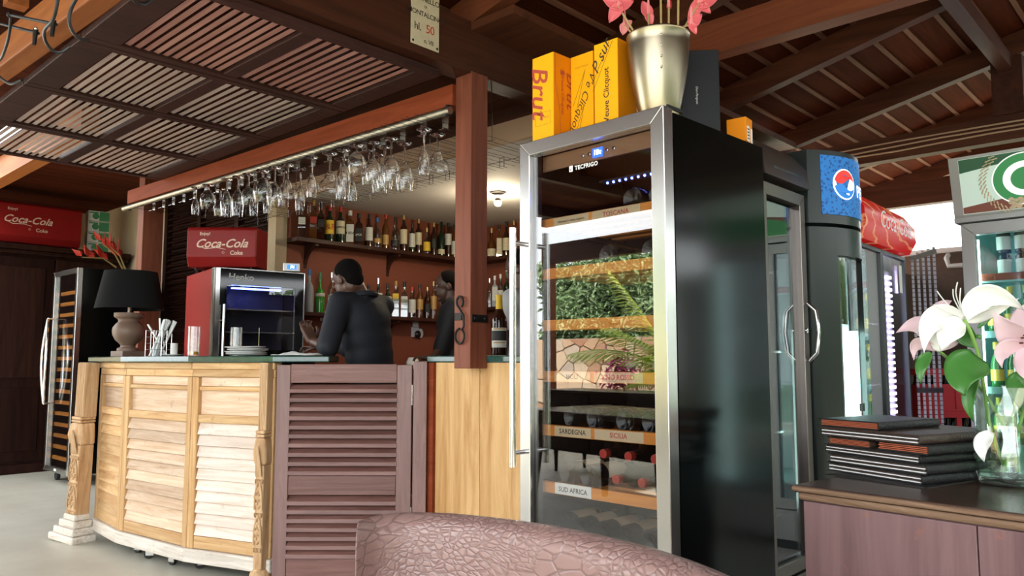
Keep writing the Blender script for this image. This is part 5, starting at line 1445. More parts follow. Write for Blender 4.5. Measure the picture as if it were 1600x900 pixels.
U = [
 ('square', 469, 0.27, 0.85, 'bottle_clear', 'black_plastic', 'label_white', (.40, .62), 'clear square bottle with small pale label at the near end of the upper shelf', None, 'ink'),
 ('square', 487, 0.33, 0.80, 'whisky', 'cap_gold', 'label_red', (.40, .56), 'square amber whisky bottle with slanting red label and gold cap', None, 'label_gold'),
 ('square', 499, 0.32, 0.80, 'glass_brown', 'black_plastic', 'label_black', (.34, .54), 'square whisky bottle with slanting black label', None, 'label_gold'),
 ('round', 513, 0.305, 1.0, 'glass_green', 'cap_red', 'label_yellow', (.20, .58), 'green bottle with yellow label and big red letters', 'J&B', 'label_red'),
 ('round', 530, 0.31, 1.0, 'glass_green', 'cap_red', 'label_cream', (.24, .60), 'dark green whiskey bottle with plain cream label', 'JAMESON', 'ink'),
 ('square', 545, 0.29, 0.98, 'whisky', 'white', 'label_white', (.06, .58), 'whiskey bottle with tall white label and white cap', 'JIM BEAM', 'ink'),
 ('square', 559, 0.28, 0.92, 'glass_brown', 'black_plastic', 'label_black', (.12, .52), 'square dark whiskey bottle with black printed label', 'JACK', 'label_white'),
 ('round', 575, 0.29, 0.92, 'glass_brown', 'black_plastic', 'label_white', (.18, .58), 'dark bottle with a white label and black cap beside the square black-label one', None, 'ink'),
 ('dumpy', 588, 0.27, 0.80, 'bottle_clear', 'cap_blue', 'label_gold', (.15, .3), 'squat clear bottle with dark blue stopper', None, 'ink'),
 ('tall', 601, 0.31, 0.95, 'whisky', 'cap_red', 'label_gold', (.12, .40), 'ornate amber bottle with red wax top', None, 'ink'),
 ('dumpy', 616, 0.30, 0.78, 'bottle_clear', 'black_plastic', 'label_black', (.10, .30), 'round shouldered clear bottle with black top', None, 'label_white'),
 ('tall', 629.5, 0.33, 1.05, 'glass_brown', 'cap_gold', 'label_cream', (.20, .60), 'tall dark bottle with picture on cream label', None, 'label_gold'),
 ('tall', 643, 0.27, 0.95, 'glass_green', 'black_plastic', 'label_white', (.18, .64), 'slim dark bottle with tall white label', None, 'ink'),
 ('tall', 653, 0.32, 0.95, 'glass_brown', 'cap_gold', 'label_cream', (.24, .60), 'tall dark bottle with faded cream label', None, 'ink'),
 ('dumpy', 666, 0.25, 0.75, 'bottle_clear', 'cap_gold', 'label_yellow', (.12, .46), 'squat clear bottle with yellow label', None, 'ink'),
 ('tall', 677, 0.31, 0.95, 'glass_brown', 'cap_gold', 'label_black', (.2, .5), 'dark ornate bottle between the yellow label and the green bottle', None, 'label_gold'),
 ('round', 689, 0.33, 0.92, 'glass_green', 'glass_green', 'label_cream', (.06, .20), 'dark green bottle with low pale label', None, 'ink'),
 ('round', 700, 0.34, 0.85, 'glass_brown', 'black_plastic', 'label_white', (.34, .66), 'dark bottle with white label next to the corner', None, 'ink'),
 ('round', 709, 0.32, 0.88, 'whisky', 'black_plastic', 'label_white', (.10, .50), 'amber bottle with white label half hidden by the square post', None, 'ink')]
for k, px, H, rad, gl, cp, lb, lz, ds, tx, tc in U:
    bottle(k, px, 'l', ZU, H, rad, gl, cp, lb, lz, ds, tx, tc, tsize=0.62 if tx == 'J&B' else 0.20)
L_ = [
 ('dumpy', 469, 0.28, 0.8, 'bottle_clear', 'white', 'label_white', (.2, .5), 'clear bottle with white cap behind the small digital display'),
 ('round', 483, 0.36, 1.0, 'frosted', 'cap_blue', None, None, 'frosted bottle with a blue neck'),
 ('dumpy', 500, 0.34, 0.85, 'green_liqueur', 'cap_green', 'label_white', (.40, .48), 'bright green liqueur bottle with green top'),
 ('tall', 518, 0.35, 0.95, 'bottle_clear', 'steel_bright', 'label_white', (.3, .45), 'clear bottle with silver cap beside the green liqueur'),
 ('tall', 547, 0.36, 0.95, 'whisky', 'cap_gold', None, None, 'bottle with gold cap hidden behind the barman\'s head'),
 ('round', 576, 0.27, 0.8, 'glass_brown', 'black_plastic', 'label_white', (.2, .5), 'small dark bottle close to the barman\'s ear'),
 ('dumpy', 591, 0.34, 0.85, 'glass_green', 'steel_bright', 'label_white', (.30, .60), 'dark green gin bottle with silver cap above the barman\'s shoulder'),
 ('round', 606, 0.30, 0.95, 'glass_green', 'black_plastic', 'label_white', (.10, .60), 'green bottle with white oval label'),
 ('square', 618.5, 0.33, 0.85, 'bottle_clear', 'label_gold', 'label_yellow', (.50, .64), 'clear gin bottle with narrow yellow label'),
 ('square', 632, 0.33, 0.90, 'bottle_clear', 'black_plastic', 'label_white', (.50, .58), 'clear square bottle with dark cap'),
 ('round', 644, 0.29, 0.95, 'bottle_clear', 'cap_red', 'label_white', (.16, .58), 'clear bottle with red cap and large white label'),
 ('tall', 656, 0.32, 1.0, 'whisky', 'black_plastic', 'label_gold', (.25, .55), 'amber bottle with gold label on the lower shelf'),
 ('tall', 668, 0.30, 1.0, 'glass_brown', 'cap_gold', 'label_black', (.2, .45), 'nearly black bottle with pale cork'),
 ('tall', 677.5, 0.36, 0.95, 'whisky', 'cap_gold', 'label_gold', (.25, .60), 'tall gold labelled bottle near the waiting staff'),
 ('dumpy', 688, 0.22, 0.7, 'bottle_clear', 'black_plastic', None, None, 'small clear bottle at the far end of the lower shelf')]
for k, px, H, rad, gl, cp, lb, lz, ds in L_:
    bottle(k, px, 'l', ZL, H * 0.97, rad, gl, cp, lb, lz, ds)
for k, px, H, rad, gl, cp, lb, lz, ds in [
 ('dumpy', 768, 0.29, 0.9, 'whisky', 'cap_gold', 'label_cream', (.06, .30), 'amber bottle with low cream label on the back wall shelf'),
 ('square', 780, 0.31, 0.75, 'whisky', 'black_plastic', 'label_cream', (.06, .58), 'bottle with tall cream label on the back wall shelf'),
 ('round', 791, 0.33, 0.95, 'glass_brown', 'black_plastic', 'label_cream', (.16, .52), 'dark bottle with cream label on the back wall shelf'),
 ('tall', 803, 0.33, 0.95, 'bottle_clear', 'cap_gold', 'label_white', (.2, .5), 'clear bottle on the back wall shelf beside the steel handle')]:
    bottle(k, px, 'b', ZU, H, rad, gl, cp, lb, lz, ds)
for k, px, H, rad, gl, cp, lb, lz, ds in [
 ('round', 765, 0.28, 0.9, 'bottle_clear', 'steel_bright', None, None, 'clear bottle with metal cap on the lower back wall shelf'),
 ('square', 773, 0.30, 0.75, 'frosted', 'white', 'label_white', (.2, .6), 'frosted bottle with white label on the lower back wall shelf'),
 ('tall', 782, 0.31, 0.95, 'bottle_clear', 'white', 'label_white', (.25, .5), 'slim clear bottle with white cap on the lower back wall shelf'),
 ('round', 792, 0.32, 0.95, 'glass_green', 'cap_green', None, None, 'green bottle on the lower back wall shelf')]:
    bottle(k, px, 'b', 1.63, H, rad, gl, cp, lb, lz, ds)
# beer bottle on the second marble top
t = thing('beer_bottle', 'brown beer bottle with gold foil neck on the marble top by the post', 'bottle', (-2.665, 2.86, 1.1475), math.atan2(-2.86, 2.665) + PI / 2)
q = atd(780, 556, 3.97); t.location = (q.x, q.y, 1.1475)
MB().lathe([(0.038, 0), (0.041, 0.006), (0.041, 0.17), (0.036, 0.195), (0.020, 0.23), (0.016, 0.26), (0.0145, 0.30), (0.016, 0.302)], 20).build('glass', 'glass_brown', t, smooth=True)
MB().lathe([(0.0195, 0.236), (0.0175, 0.255), (0.016, 0.298), (0.017, 0.308), (0.006, 0.310)], 14).build('foil', 'label_yellow', t, smooth=True)
lb = MB().grid(lambda u, v: (0.0416 * math.sin(R(-65 + 130 * u)), -0.0416 * math.cos(R(-65 + 130 * u)), 0.04 + 0.10 * v), 12, 1).build('paper_label', 'label_white', t, smooth=True)
MB().grid(lambda u, v: (0.0420 * math.sin(R(-62 + 124 * u)), -0.0420 * math.cos(R(-62 + 124 * u)), 0.075 + 0.05 * v), 12, 1).build('print', 'label_black', lb, smooth=True)
for zz in (0.131, 0.062): MB().grid(lambda u, v: (0.0420 * math.sin(R(-45 + 90 * u)), -0.0420 * math.cos(R(-45 + 90 * u)), zz + 0.006 * v), 12, 1).build('print', 'label_gold', lb, smooth=True)

# back counter, small white appliance, wall sockets, ceiling spot
t = thing('back_counter', 'dark back counter under the bottle shelves', 'counter', (-5.598, 3.32, 0))
boxm(0, 0.42, 0, 2.06, 0, 1.02).build('cabinet', 'wardrobe_wood', t); boxm(0, 0.45, -0.005, 2.07, 1.02, 1.05).build('worktop', 'shelf_dark', t, bevel=0.004)
q = atx(645, 560, -5.28)
t = thing('juicer', 'small white rounded appliance on the back counter', 'appliance', (q.x, q.y, 1.051))
MB().lathe([(0.055, 0), (0.062, 0.005), (0.064, 0.05), (0.040, 0.098), (0.03, 0.10)], 8).build('body', 'white', t, bevel=0.004)
def on_wall(px, py, w, h, label, plug):
    q = atx(px, py, -5.598)
    t = thing('wall_socket', label, 'socket', q, R(90), 'sockets on the red bar wall')
    boxm(-w / 2, w / 2, -0.012, 0, -h / 2, h / 2).build('plate', 'white', t, bevel=0.002)
    if plug:
        boxm(-0.03, 0.035, -0.012, 0, h / 2 + 0.002, h / 2 + 0.10).build('plate', 'white', t, bevel=0.002)
        MB().ball((0.012, -0.03, -0.02), (0.035, 0.022, 0.035), 12, 8).build('plug', 'black_plastic', t, smooth=True)
        MB().ball((0.055, -0.02, -0.01), (0.03, 0.02, 0.045), 10, 8).build('plug_body', 'white', t, smooth=True)
    else: boxm(-0.012, 0.012, -0.016, -0.012, -0.012, 0.012).build('switch', 'paper', t)
on_wall(648, 519, 0.09, 0.09, 'white double socket with a plug on the red wall', True)
on_wall(505, 494, 0.06, 0.08, 'single white socket on the red wall near the glass front', False)
q = atz(778, 300, 2.44)
t = thing('ceiling_spot', 'small lit spotlight on the white bar ceiling', 'spotlight', (q.x, q.y, 2.438))
MB().lathe([(0.05, -0.012), (0.05, 0.0)], 18).build('rose', 'white', t, smooth=True)
MB().tube([(0, 0, -0.01), (0.0, 0, -0.05)], 0.01, 8).build('stem', 'steel', t)
MB().lathe([(0.02, -0.05), (0.04, -0.07), (0.042, -0.075), (0.036, -0.075)], 16).build('shade', 'steel', t, smooth=True)
MB().ball((0, 0, -0.082), 0.03, 12, 8).build('bulb', 'bulb_glow', t, smooth=True)
ld = bpy.data.lights.new('spot_light', 'POINT'); ld.energy = 10; ld.color = (1, 0.85, 0.6); ld.shadow_soft_size = 0.03
lo = bpy.data.objects.new('spot_light', ld); COL.objects.link(lo); lo.parent = t; lo.location = (0, 0, -0.125)

# rack for the hanging glasses
RZ = 2.27
rk = thing('glass_rack', 'row of metal brackets and wire rails under the red bar beam', 'rack', (0, 0, 0))
for k in range(21):
    x = -2.83 - 0.16 * k; yb = 2.505 + (x + 2.7) * 0.036
    tb_ = boxm(x - 0.022, x + 0.022, yb + 0.045, yb + 0.05, RZ - 0.002, RZ + 0.085).build('bracket', 'steel', rk)
    boxm(x - 0.022, x + 0.022, yb + 0.02, yb + 0.05, RZ - 0.004, RZ - 0.0025).build('bracket_foot', 'steel', tb_)
    for s in (-0.018, 0.018):
        MB().tube([(x + s, 2.28, RZ), (x + s, 3.32, RZ)], 0.0012, 5).build('wire', 'iron', rk)
    MB().tube([(x + 0.08, 2.28, RZ), (x + 0.08, 3.32, RZ)], 0.001, 5).build('wire', 'iron', rk)
    MB().tube([(x - 0.018, 3.29, RZ), (x - 0.018, 3.29, RZ + 0.06), (x + 0.018, 3.29, RZ + 0.06), (x + 0.018, 3.29, RZ)], 0.0025, 5).build('wire_hanger', 'chrome_wire', rk)
for y in (2.85, 3.2):
    MB().tube([(-6.1, y, RZ + 0.004), (-2.78, y, RZ + 0.004)], 0.0016, 5).build('cross_wire', 'chrome_wire', rk)
    for x in (-6.05, -4.7, -3.7, -2.8):
        MB().tube([(x, y, RZ), (x, y, 2.64)], 0.003, 5).build('hanger', 'chrome_wire', rk)
# glasses, upside down: profile radius and distance below the foot
GP = {
    'flute': [(0.0355, 0), (0.0355, .003), (0.012, .008), (.0042, .016), (.004, .085), (.010, .093), (.022, .115), (.0265, .15), (.026, .19), (.0235, .215)],
    'wine': [(0.036, 0), (0.036, .003), (0.012, .008), (.0045, .016), (.0042, .078), (.012, .085), (.033, .105), (.0415, .135), (.0405, .17), (.0345, .205)],
    'balloon': [(0.036, 0), (0.036, .003), (0.012, .008), (.005, .014), (.005, .030), (.02, .036), (.042, .062), (.047, .09), (.043, .12), (.035, .145)],
    'coupe': [(0.037, 0), (0.037, .003), (0.012, .008), (.0045, .016), (.0045, .075), (.012, .08), (.026, .10), (.028, .118), (.046, .130), (.055, .15), (.054, .17)],
    'tulip': [(0.034, 0), (0.034, .003), (0.012, .008), (.0045, .016), (.0045, .065), (.014, .075), (.030, .105), (.034, .14), (.031, .18), (.030, .21)],
}
GM = {}
def stem_glass():
    m, nt, b = _new('stem_glass')
    b.inputs['Base Color'].default_value = (1, 1, 1, 1); b.inputs['Roughness'].default_value = 0.0
    b.inputs['IOR'].default_value = 1.45; b.inputs['Transmission Weight'].default_value = 1.0
stem_glass()
for nm, pf in GP.items():
    inner = [(max(r - 0.0015, 0.0005), d) for r, d in pf[::-1] if d > pf[5][1] - 0.001]
    m = MB(); m.lathe([(0.0005, 0)] + [(r, -d) for r, d in pf] + [(r, -d) for r, d in inner] + [(0.0005, -inner[-1][1] - 0.001)], 28, caps=True)
    GM[nm] = m.mesh('glass_' + nm, True); GM[nm].materials.append(MATS['stem_glass'])
GL = [(306.6, 293, 'flute', .75), (326, 289, 'balloon', 1.0), (355, 280, 'tulip', 1), (373, 276, 'tulip', 1.05), (389, 272, 'wine', .85), (411, 267, 'balloon', 1.2), (430, 262, 'wine', 1), (450, 258, 'coupe', 1),
      (470, 263.5, 'flute', 1.05), (488, 246, 'flute', .95), (444, 268, 'tulip', .9), (345, 295, 'wine', .8), (398, 285, 'flute', .9), (419, 284, 'flute', .85), (516, 240, 'coupe', 1.1), (537.6, 234.6, 'tulip', 1.05), (533, 249, 'flute', .95),
      (551, 257, 'flute', .9), (558, 227.6, 'balloon', .95), (584, 223, 'wine', .9), (577, 234, 'wine', .85), (601, 229.5, 'wine', 1), (611.6, 216.6, 'wine', 1), (593, 241, 'wine', .95), (632.6, 224, 'wine', 1.1), (662.8, 202.5, 'flute', .95), (684, 210.6, 'coupe', .95)]
GD = {'flute': 'slim flute hanging from the bar rack', 'wine': 'wine glass hanging from the bar rack', 'balloon': 'balloon glass hanging from the bar rack',
      'coupe': 'coupe glass hanging from the bar rack', 'tulip': 'tulip glass hanging from the bar rack'}
gcount = {}
for px, py, nm, sc_ in sorted(GL, key=lambda q: -atz(q[0], q[1], RZ).x):
    gcount[nm] = gcount.get(nm, 0) + 1
    p = atz(px, py, RZ + 0.006)
    o = link('stemmed_glass', GM[nm], None, None, p); o.scale = (1.12 * sc_ ** .5, 1.12 * sc_ ** .5, 1.15 * sc_)
    tag(o, GD[nm] + ', %s of its kind from the square post' % ORD[gcount[nm] - 1], 'glass', 'glasses hanging from the bar rack')

# enamel sign on the big beam
plain('enamel', (0.62, 0.52, 0.36), 0.4, var=0.15, bscale=30)
plain('enamel_red', (0.55, 0.07, 0.03), 0.5)
sg = thing('enamel_sign', 'cream enamel sign with dark lettering fixed on the big roof beam', 'sign', (-2.598, 2.20, 2.60))
a_, b_ = atx(641, 68, -2.598), atx(685, 83, -2.598)
sg.location = (-2.598, (a_.y + b_.y) / 2, 2.525)
SWd, SHt = (b_.y - a_.y) / 2, 0.36
boxm(0.0, 0.004, -SWd, SWd, 0, SHt).build('plate', 'enamel', sg, bevel=0.002)
for tx, z, s_, mt, dy in (('n. VII', 0.028, 0.030, 'ink', 0.02), ('hl.', 0.085, 0.050, 'ink', -0.045), ('50', 0.087, 0.056, 'enamel_red', 0.028), ('MONTALCINO', 0.150, 0.0325, 'ink', 0), ('DI', 0.188, 0.016, 'ink', 0), ('BRUNELLO', 0.222, 0.036, 'ink', 0)):
    lettering(tx, mt, sg, (0.0052, dy, z), (0, 1, 0), (0, 0, 1), s_, 0, 0.0003, 0.92)
MB().tube([(0.0052, 0.03 * math.cos(a), 0.285 + 0.022 * math.sin(a)) for a in [2 * PI * k / 16 for k in range(16)]], 0.003, 4, closed=True).build('crest', 'ink', sg)
for y in (-SWd + .012, SWd - .012):
    MB().ball((0.005, y, 0.014), (0.003, 0.006, 0.006), 8, 6).build('screw', 'iron', sg, smooth=True)
# ------------------------------------------------------------------ people
plain('skin', (0.085, 0.038, 0.024), 0.45)
plain('hair', (0.005, 0.004, 0.004), 0.95, spec=0.1, bump=0.6, bscale=300)
plain('shirt_dark', (0.012, 0.014, 0.020), 0.68, spec=0.35, bump=0.35, bscale=14)
plain('shirt_black', (0.008, 0.008, 0.010), 0.7)
plain('shirt_grey', (0.42, 0.42, 0.43), 0.75, bump=0.1, bscale=25)
plain('trousers', (0.010, 0.010, 0.012), 0.8)
plain('eye', (0.5, 0.47, 0.42), 0.2)
def cap_chain(m, pts, rs, seg=14):
    """round-ended tapering limb"""
    P = [Vector(p) for p in pts]
    Q, S = [], []
    for i in range(len(P) - 1):
        n = 6
        for k in range(n):
            t = k / n; Q.append(P[i].lerp(P[i + 1], t)); S.append(rs[i] + (rs[i + 1] - rs[i]) * t)
    Q.append(P[-1]); S.append(rs[-1])
    m.tube(Q, S, seg)
    for p, r in zip(P, rs): m.ball(p, r, seg, 10)
def ell(m, c, ax, ay, az, r):
    """ellipsoid with its own axes"""
    M = Matrix(((ax.x, ay.x, az.x, c.x), (ax.y, ay.y, az.y, c.y), (ax.z, ay.z, az.z, c.z), (0, 0, 0, 1)))
    old = m.M; m.M = M; m.ball((0, 0, 0), r, 20, 14); m.M = old
def remesh(m, name, mat, parent, voxel, smooth=4):
    o = m.build(name, mat, parent, smooth=True)
    md = o.modifiers.new('union', 'REMESH'); md.mode = 'VOXEL'; md.voxel_size = voxel; md.use_smooth_shade = True
    md = o.modifiers.new('soft', 'SMOOTH'); md.factor = 0.5; md.iterations = smooth
    bpy.context.view_layer.update()
    real(o)
    return o
def finger(m, base, d, curl_to, L, r):
    d = d.normalized(); c = curl_to.normalized()
    p1 = base + d * L * .45; p2 = p1 + (d * .75 + c * .65).normalized() * L * .32; p3 = p2 + (d * .35 + c * .95).normalized() * L * .25
    cap_chain(m, [base, p1, p2, p3], [r, r * .95, r * .88, r * .75], 8)
def hand(m, wrist, d, palm, side, s=1.0):
    """palm and five fingers; d along the hand, palm = way the palm looks, side = towards the thumb"""
    d, palm, side = d.normalized(), palm.normalized(), side.normalized()
    k = wrist + d * 0.085 * s
    for j, off in enumerate((-0.031, -0.011, 0.010, 0.030)):
        cap_chain(m, [wrist + side * off * .55, k + side * off], [0.019 * s, 0.0125 * s], 10)
        finger(m, k + side * off, d + side * off * 4, palm, (0.062, 0.074, 0.078, 0.070)[j] * s, 0.0078 * s)
    tb0 = wrist + d * 0.025 * s + side * 0.028
    cap_chain(m, [tb0, tb0 + (d * .6 + side * .8).normalized() * 0.035 * s, tb0 + (d * .85 + side * .55 + palm * .3).normalized() * 0.068 * s, tb0 + (d + side * .3 + palm * .45).normalized() * 0.092 * s], [0.014 * s, 0.0125 * s, 0.0105 * s, 0.008 * s], 8)
def person(label, foot, head, fwd, look, sh_c, arms, shirt, sleeve, pelvis_z=0.95, chest=None, ht=0.235):
    """all points in the room; fwd horizontal facing, look = gaze direction"""
    t = thing('person', label, 'person', (foot.x, foot.y, 0))
    o = Vector((foot.x, foot.y, 0)); Z = Vector((0, 0, 1))
    fwd = fwd.normalized(); left = Z.cross(fwd)
    look = look.normalized(); hl = Z.cross(look).normalized(); hu = look.cross(hl)
    head, sh_c = head - o, sh_c - o
    pel = Vector((0, 0, pelvis_z)); s = ht / 0.235
    nb = sh_c + Z * 0.045
    body, top, low = MB(), MB(), MB()
    # head
    ell(body, head + hu * .022 * s - look * .008 * s, hl, look, hu, (.074 * s, .094 * s, .094 * s))
    ell(body, head - hu * .045 * s + look * .028 * s, hl, look, hu, (.056 * s, .062 * s, .068 * s))
    ell(body, head + look * .088 * s - hu * .018 * s, hl, look, hu, (.014 * s, .020 * s, .020 * s))
    ell(body, head + look * .082 * s + hu * .006 * s, hl, look, hu, (.009 * s, .014 * s, .026 * s))
    ell(body, head + look * .078 * s - hu * .055 * s, hl, look, hu, (.026 * s, .016 * s, .011 * s))
    ell(body, head + look * .072 * s - hu * .093 * s, hl, look, hu, (.022 * s, .018 * s, .018 * s))
    ell(body, head + look * .078 * s + hu * .030 * s, hl, look, hu, (.045 * s, .012 * s, .010 * s))
    for q in (-1, 1):
        ell(body, head + hl * .074 * s * q - hu * .012 * s - look * .004, hl, look, hu, (.010 * s, .021 * s, .032 * s))
    cap_chain(body, [nb - Z * .03, nb.lerp(head, .5) - look * .012, head - hu * .05 - look * .02], [.062, .056, .058])
    # trunk
    mid = pel.lerp(sh_c, .5)
    sl, sr = sh_c + left * .175, sh_c - left * .175
    def trunk(m, k):
        for f, w, d in ((0.0, .160, .110), (0.2, .156, .110), (0.4, .160, .112), (0.6, .168, .116), (0.8, .178, .118), (0.95, .185, .098)):
            ell(m, pel.lerp(sh_c, f), left, fwd, Z, (w * k, d * k, .15 if f < .9 else .085))
        cap_chain(m, [sr, sh_c + Z * .02, sl], [.062 * k, .07 * k, .062 * k])
    trunk(body, .93); trunk(top, 1.07)
    ell(top, pel - Z * .03, left, fwd, Z, (.165, .125, .12))
    ell(top, nb - Z * .02, left, fwd, Z, (.085, .08, .04))
    # arms
    for (S, E, W, hd, palm, side), sh_ in zip(arms, (sl, sr)):
        E, W = E - o, W - o
        cap_chain(body, [sh_, E, W], [.050, .040, .027])
        hand(body, W, hd, palm, side)
        e2 = sh_.lerp(E, min(1, sleeve)); pts = [sh_, sh_.lerp(E, .5), e2]; rr = [.074, .070, .068]
        if sleeve > 1: pts += [E.lerp(W, sleeve - 1)]; rr += [.060]
        cap_chain(top, pts, rr)
    # legs
    for q in (-1, 1):
        hip, kn, an = pel + left * .09 * q - Z * .03, Vector((0, 0, .5)) + left * .10 * q + fwd * .02, Vector((0, 0, .09)) + left * .10 * q
        cap_chain(body, [hip, kn, an], [.078, .052, .037])
        cap_chain(body, [an - Z * .03, an - Z * .05 + fwd * .13], [.042, .036])
        cap_chain(low, [hip, kn, an - Z * .02], [.098, .072, .060])
        sh2 = MB(); cap_chain(sh2, [an - Z * .045 - fwd * .02, an - Z * .055 + fwd * .15], [.044, .034]); 
        for i, v in enumerate(sh2.v):
            if v[2] < 0.002: sh2.v[i] = (v[0], v[1], 0.002)
        sh2.build('shoe', 'black_rubber', t, smooth=True)
    co = MB(); n_ = 20
    co.tube([nb + Z * (.012 + .010 * math.cos(2 * PI * k / n_ + PI)) + left * (.078 * math.sin(2 * PI * k / n_)) + fwd * (-.008 + .078 * math.cos(2 * PI * k / n_)) for k in range(n_)], .017, 8, closed=True)
    co.build('collar', shirt, t, smooth=True)
    ell(low, pel, left, fwd, Z, (.165, .120, .12))
    remesh(body, 'body', 'skin', t, 0.0055, 2)
    remesh(top, 'shirt', shirt, t, 0.012, 16)
    remesh(low, 'trousers', 'trousers', t, 0.014, 8)
    hr = MB(); ell(hr, head + hu * .034 * s - look * .020 * s, hl, look, hu, (.0795 * s, .092 * s, .089 * s))
    ell(hr, head - hu * .02 * s - look * .055 * s, hl, look, hu, (.066 * s, .052 * s, .055 * s))
    remesh(hr, 'hair', 'hair', t, 0.008, 3)
    for q in (-1, 1):
        m = MB(); ell(m, head + look * .077 * s + hl * .031 * s * q + hu * .012 * s, hl, look, hu, (.013, .010, .008)); m.build('eye', 'eye', t, smooth=True)
    return t
Z_ = Vector((0, 0, 1))
# barman bent over the counter, back to the viewer
fw = F0 * .62 - RT * .78
sc0 = atd(566, 476, 4.80)
ft = sc0 - fw.normalized() * 0.02 + F0 * 0.06 + RT * 0.06
le, lw = atd(512, 549, 4.52), atd(487, 533, 4.60)
re_, rw = atd(548, 545, 5.0), atd(505, 545, 5.05)
le.z = 1.20
person('barman in dark shirt with short black hair bent over his hands at the counter', ft, atd(542, 436, 4.76), fw, (fw + Z_ * -0.45 - RT * .35),
       sc0, [(None, le, lw, -RT * .35 + Z_ * .75 + F0 * .2, F0 + RT * .3, F0 * .6 + RT * .6), (None, re_, rw, -RT * .8 + Z_ * .1, -Z_, -F0)], 'shirt_dark', 1.12)
# second member of staff behind the post
fw = -RT * .9 - F0 * .2
sc0 = atd(706, 482, 6.0)
person('waiter in black standing by the bottle shelves, half hidden by the post', sc0 + RT * .02, atd(698, 447, 6.0), fw, fw + Z_ * -.15, sc0,
       [(None, atd(690, 545, 5.85), atd(676, 560, 5.75), -RT + Z_ * .1, -Z_, F0), (None, atd(704, 545, 6.2), atd(684, 562, 6.15), -RT, -Z_, -F0)], 'shirt_black', 1.0)
# third, in a pale shirt, mostly hidden by the tall fridge
fw = -RT * .75 + F0 * .3
sc0 = atd(817, 472, 4.75)
person('person in pale grey short sleeved shirt mostly hidden by the tall wine fridge', sc0 + RT * .02, atd(813, 420, 4.75), fw, fw + Z_ * -.3, sc0,
       [(None, atd(784, 528, 4.60), atd(786, 562, 4.5), -RT * .4 - Z_ * .4, F0, -RT * .2 + F0), (None, atd(840, 545, 4.95), atd(826, 568, 4.9), -RT, -Z_, -F0)], 'shirt_grey', 0.55)
# ------------------------------------------------------------------ right foreground: chest, menus, lilies; behind it crates and rack
CH_A = atz(1240, 757, 0.785)
CH = thing('chest', 'dark reddish wooden chest with moulded top edge', 'chest', (CH_A.x, CH_A.y, 0), R(-6))
CW, CD = 1.15, 0.60
boxm(0.02, CW - 0.02, 0.02, CD, 0.06, 0.745).build('carcass', 'chest_wood', CH)
boxm(0.0, CW, 0.0, CD + 0.01, 0.765, 0.785).build('top', 'chest_top', CH, bevel=0.004)
boxm(-0.006, CW + 0.006, -0.006, 0.02, 0.768, 0.782).build('top_edge', 'chest_edge', CH, bevel=0.006)
boxm(0.006, CW - 0.006, 0.006, CD, 0.745, 0.766).build('moulding', 'chest_edge', CH, bevel=0.008)
boxm(0.01, CW - 0.01, 0.01, CD, 0.0, 0.06).build('plinth', 'chest_wood', CH, bevel=0.004)
boxm(0.022, 0.445, 0.008, 0.02, 0.07, 0.743).build('front_board', 'chest_wood', CH, bevel=0.002)
boxm(0.448, CW - 0.022, 0.008, 0.02, 0.622, 0.743).build('front_board', 'chest_wood', CH, bevel=0.002)
boxm(0.448, CW - 0.022, 0.010, 0.02, 0.07, 0.619).build('front_board', 'chest_wood', CH, bevel=0.002)

plain('menu_black', (0.012, 0.011, 0.011), 0.5, bump=0.35, bscale=180)
plain('menu_brown', (0.050, 0.030, 0.022), 0.45, bump=0.35, bscale=180)
plain('menu_red_leaf', (0.40, 0.10, 0.045), 0.6)
plain('page_white', (0.80, 0.80, 0.77), 0.6)
MX, MY, MZ = -0.635, 2.300, 0.7855           # near corner of the stack
def menu(z, w, d, th, label, cover, leaf, rz=0.0, dx=0.0, dy=0.0):
    """folded cover, spine along the short right side, leaves between"""
    t = thing('menu_folder', label, 'menu', (MX + dx, MY + dy, z), R(-21.5 + rz), 'menus and bill folders stacked on the chest')
    c = 0.0035
    boxm(-w, -0.004, 0, d, 0, c).build('cover', cover, t, bevel=0.001)
    boxm(-w, -0.004, 0, d, th - c, th).build('cover', cover, t, bevel=0.001)
    m = MB(); n = 8
    q = [(-0.004 + (th / 2) * math.sin(PI * i / n) * 0.55, th / 2 - th / 2 * math.cos(PI * i / n)) for i in range(n + 1)]
    q2 = [(-0.004 + (th / 2 - c) * math.sin(PI * i / n) * 0.50, th / 2 - (th / 2 - c) * math.cos(PI * i / n)) for i in range(n, -1, -1)]
    ring = q + q2
    m.put([(x, y, zz) for y in (0, d) for x, zz in ring], [(i, i + 1, len(ring) + i + 1, len(ring) + i) for i in range(len(ring) - 1)] + [(i, i + 1, len(ring) - 2 - i, len(ring) - 1 - i) for i in range(n)] + [(len(ring) + i, len(ring) + i + 1, 2 * len(ring) - 2 - i, 2 * len(ring) - 1 - i) for i in range(n)])
    m.build('spine', cover, t, smooth=True)
    k = 4
    for j in range(k):
        z0 = c + (th - 2 * c) * (j + 0.15) / k; z1 = c + (th - 2 * c) * (j + 0.75) / k
        boxm(-w + 0.006 + 0.003 * (j % 2), -0.006, 0.004, d - 0.005, z0, z1).build('leaf', leaf if j % 2 == 0 else ('menu_brown' if leaf == 'page_white' else 'menu_red_leaf'), t)
    return t
tag(boxm(-0.20, 0.10, -0.03, 0.33, 0, 0.0025).build('table_mat', 'menu_black', None, loc=(MX - 0.08, MY + 0.02, MZ), rot=(0, 0, R(-14))), 'thin black mat under the stacked menus', 'mat')
z = MZ + 0.003
menu(z, 0.325, 0.40, 0.027, 'black menu with white pages at the bottom of the stack', 'menu_black', 'page_white', -1, -0.01, 0.0); z += 0.0275
menu(z, 0.325, 0.40, 0.027, 'black menu with white pages, second from the bottom of the stack', 'menu_black', 'page_white', 1, 0.005, -0.005); z += 0.0275
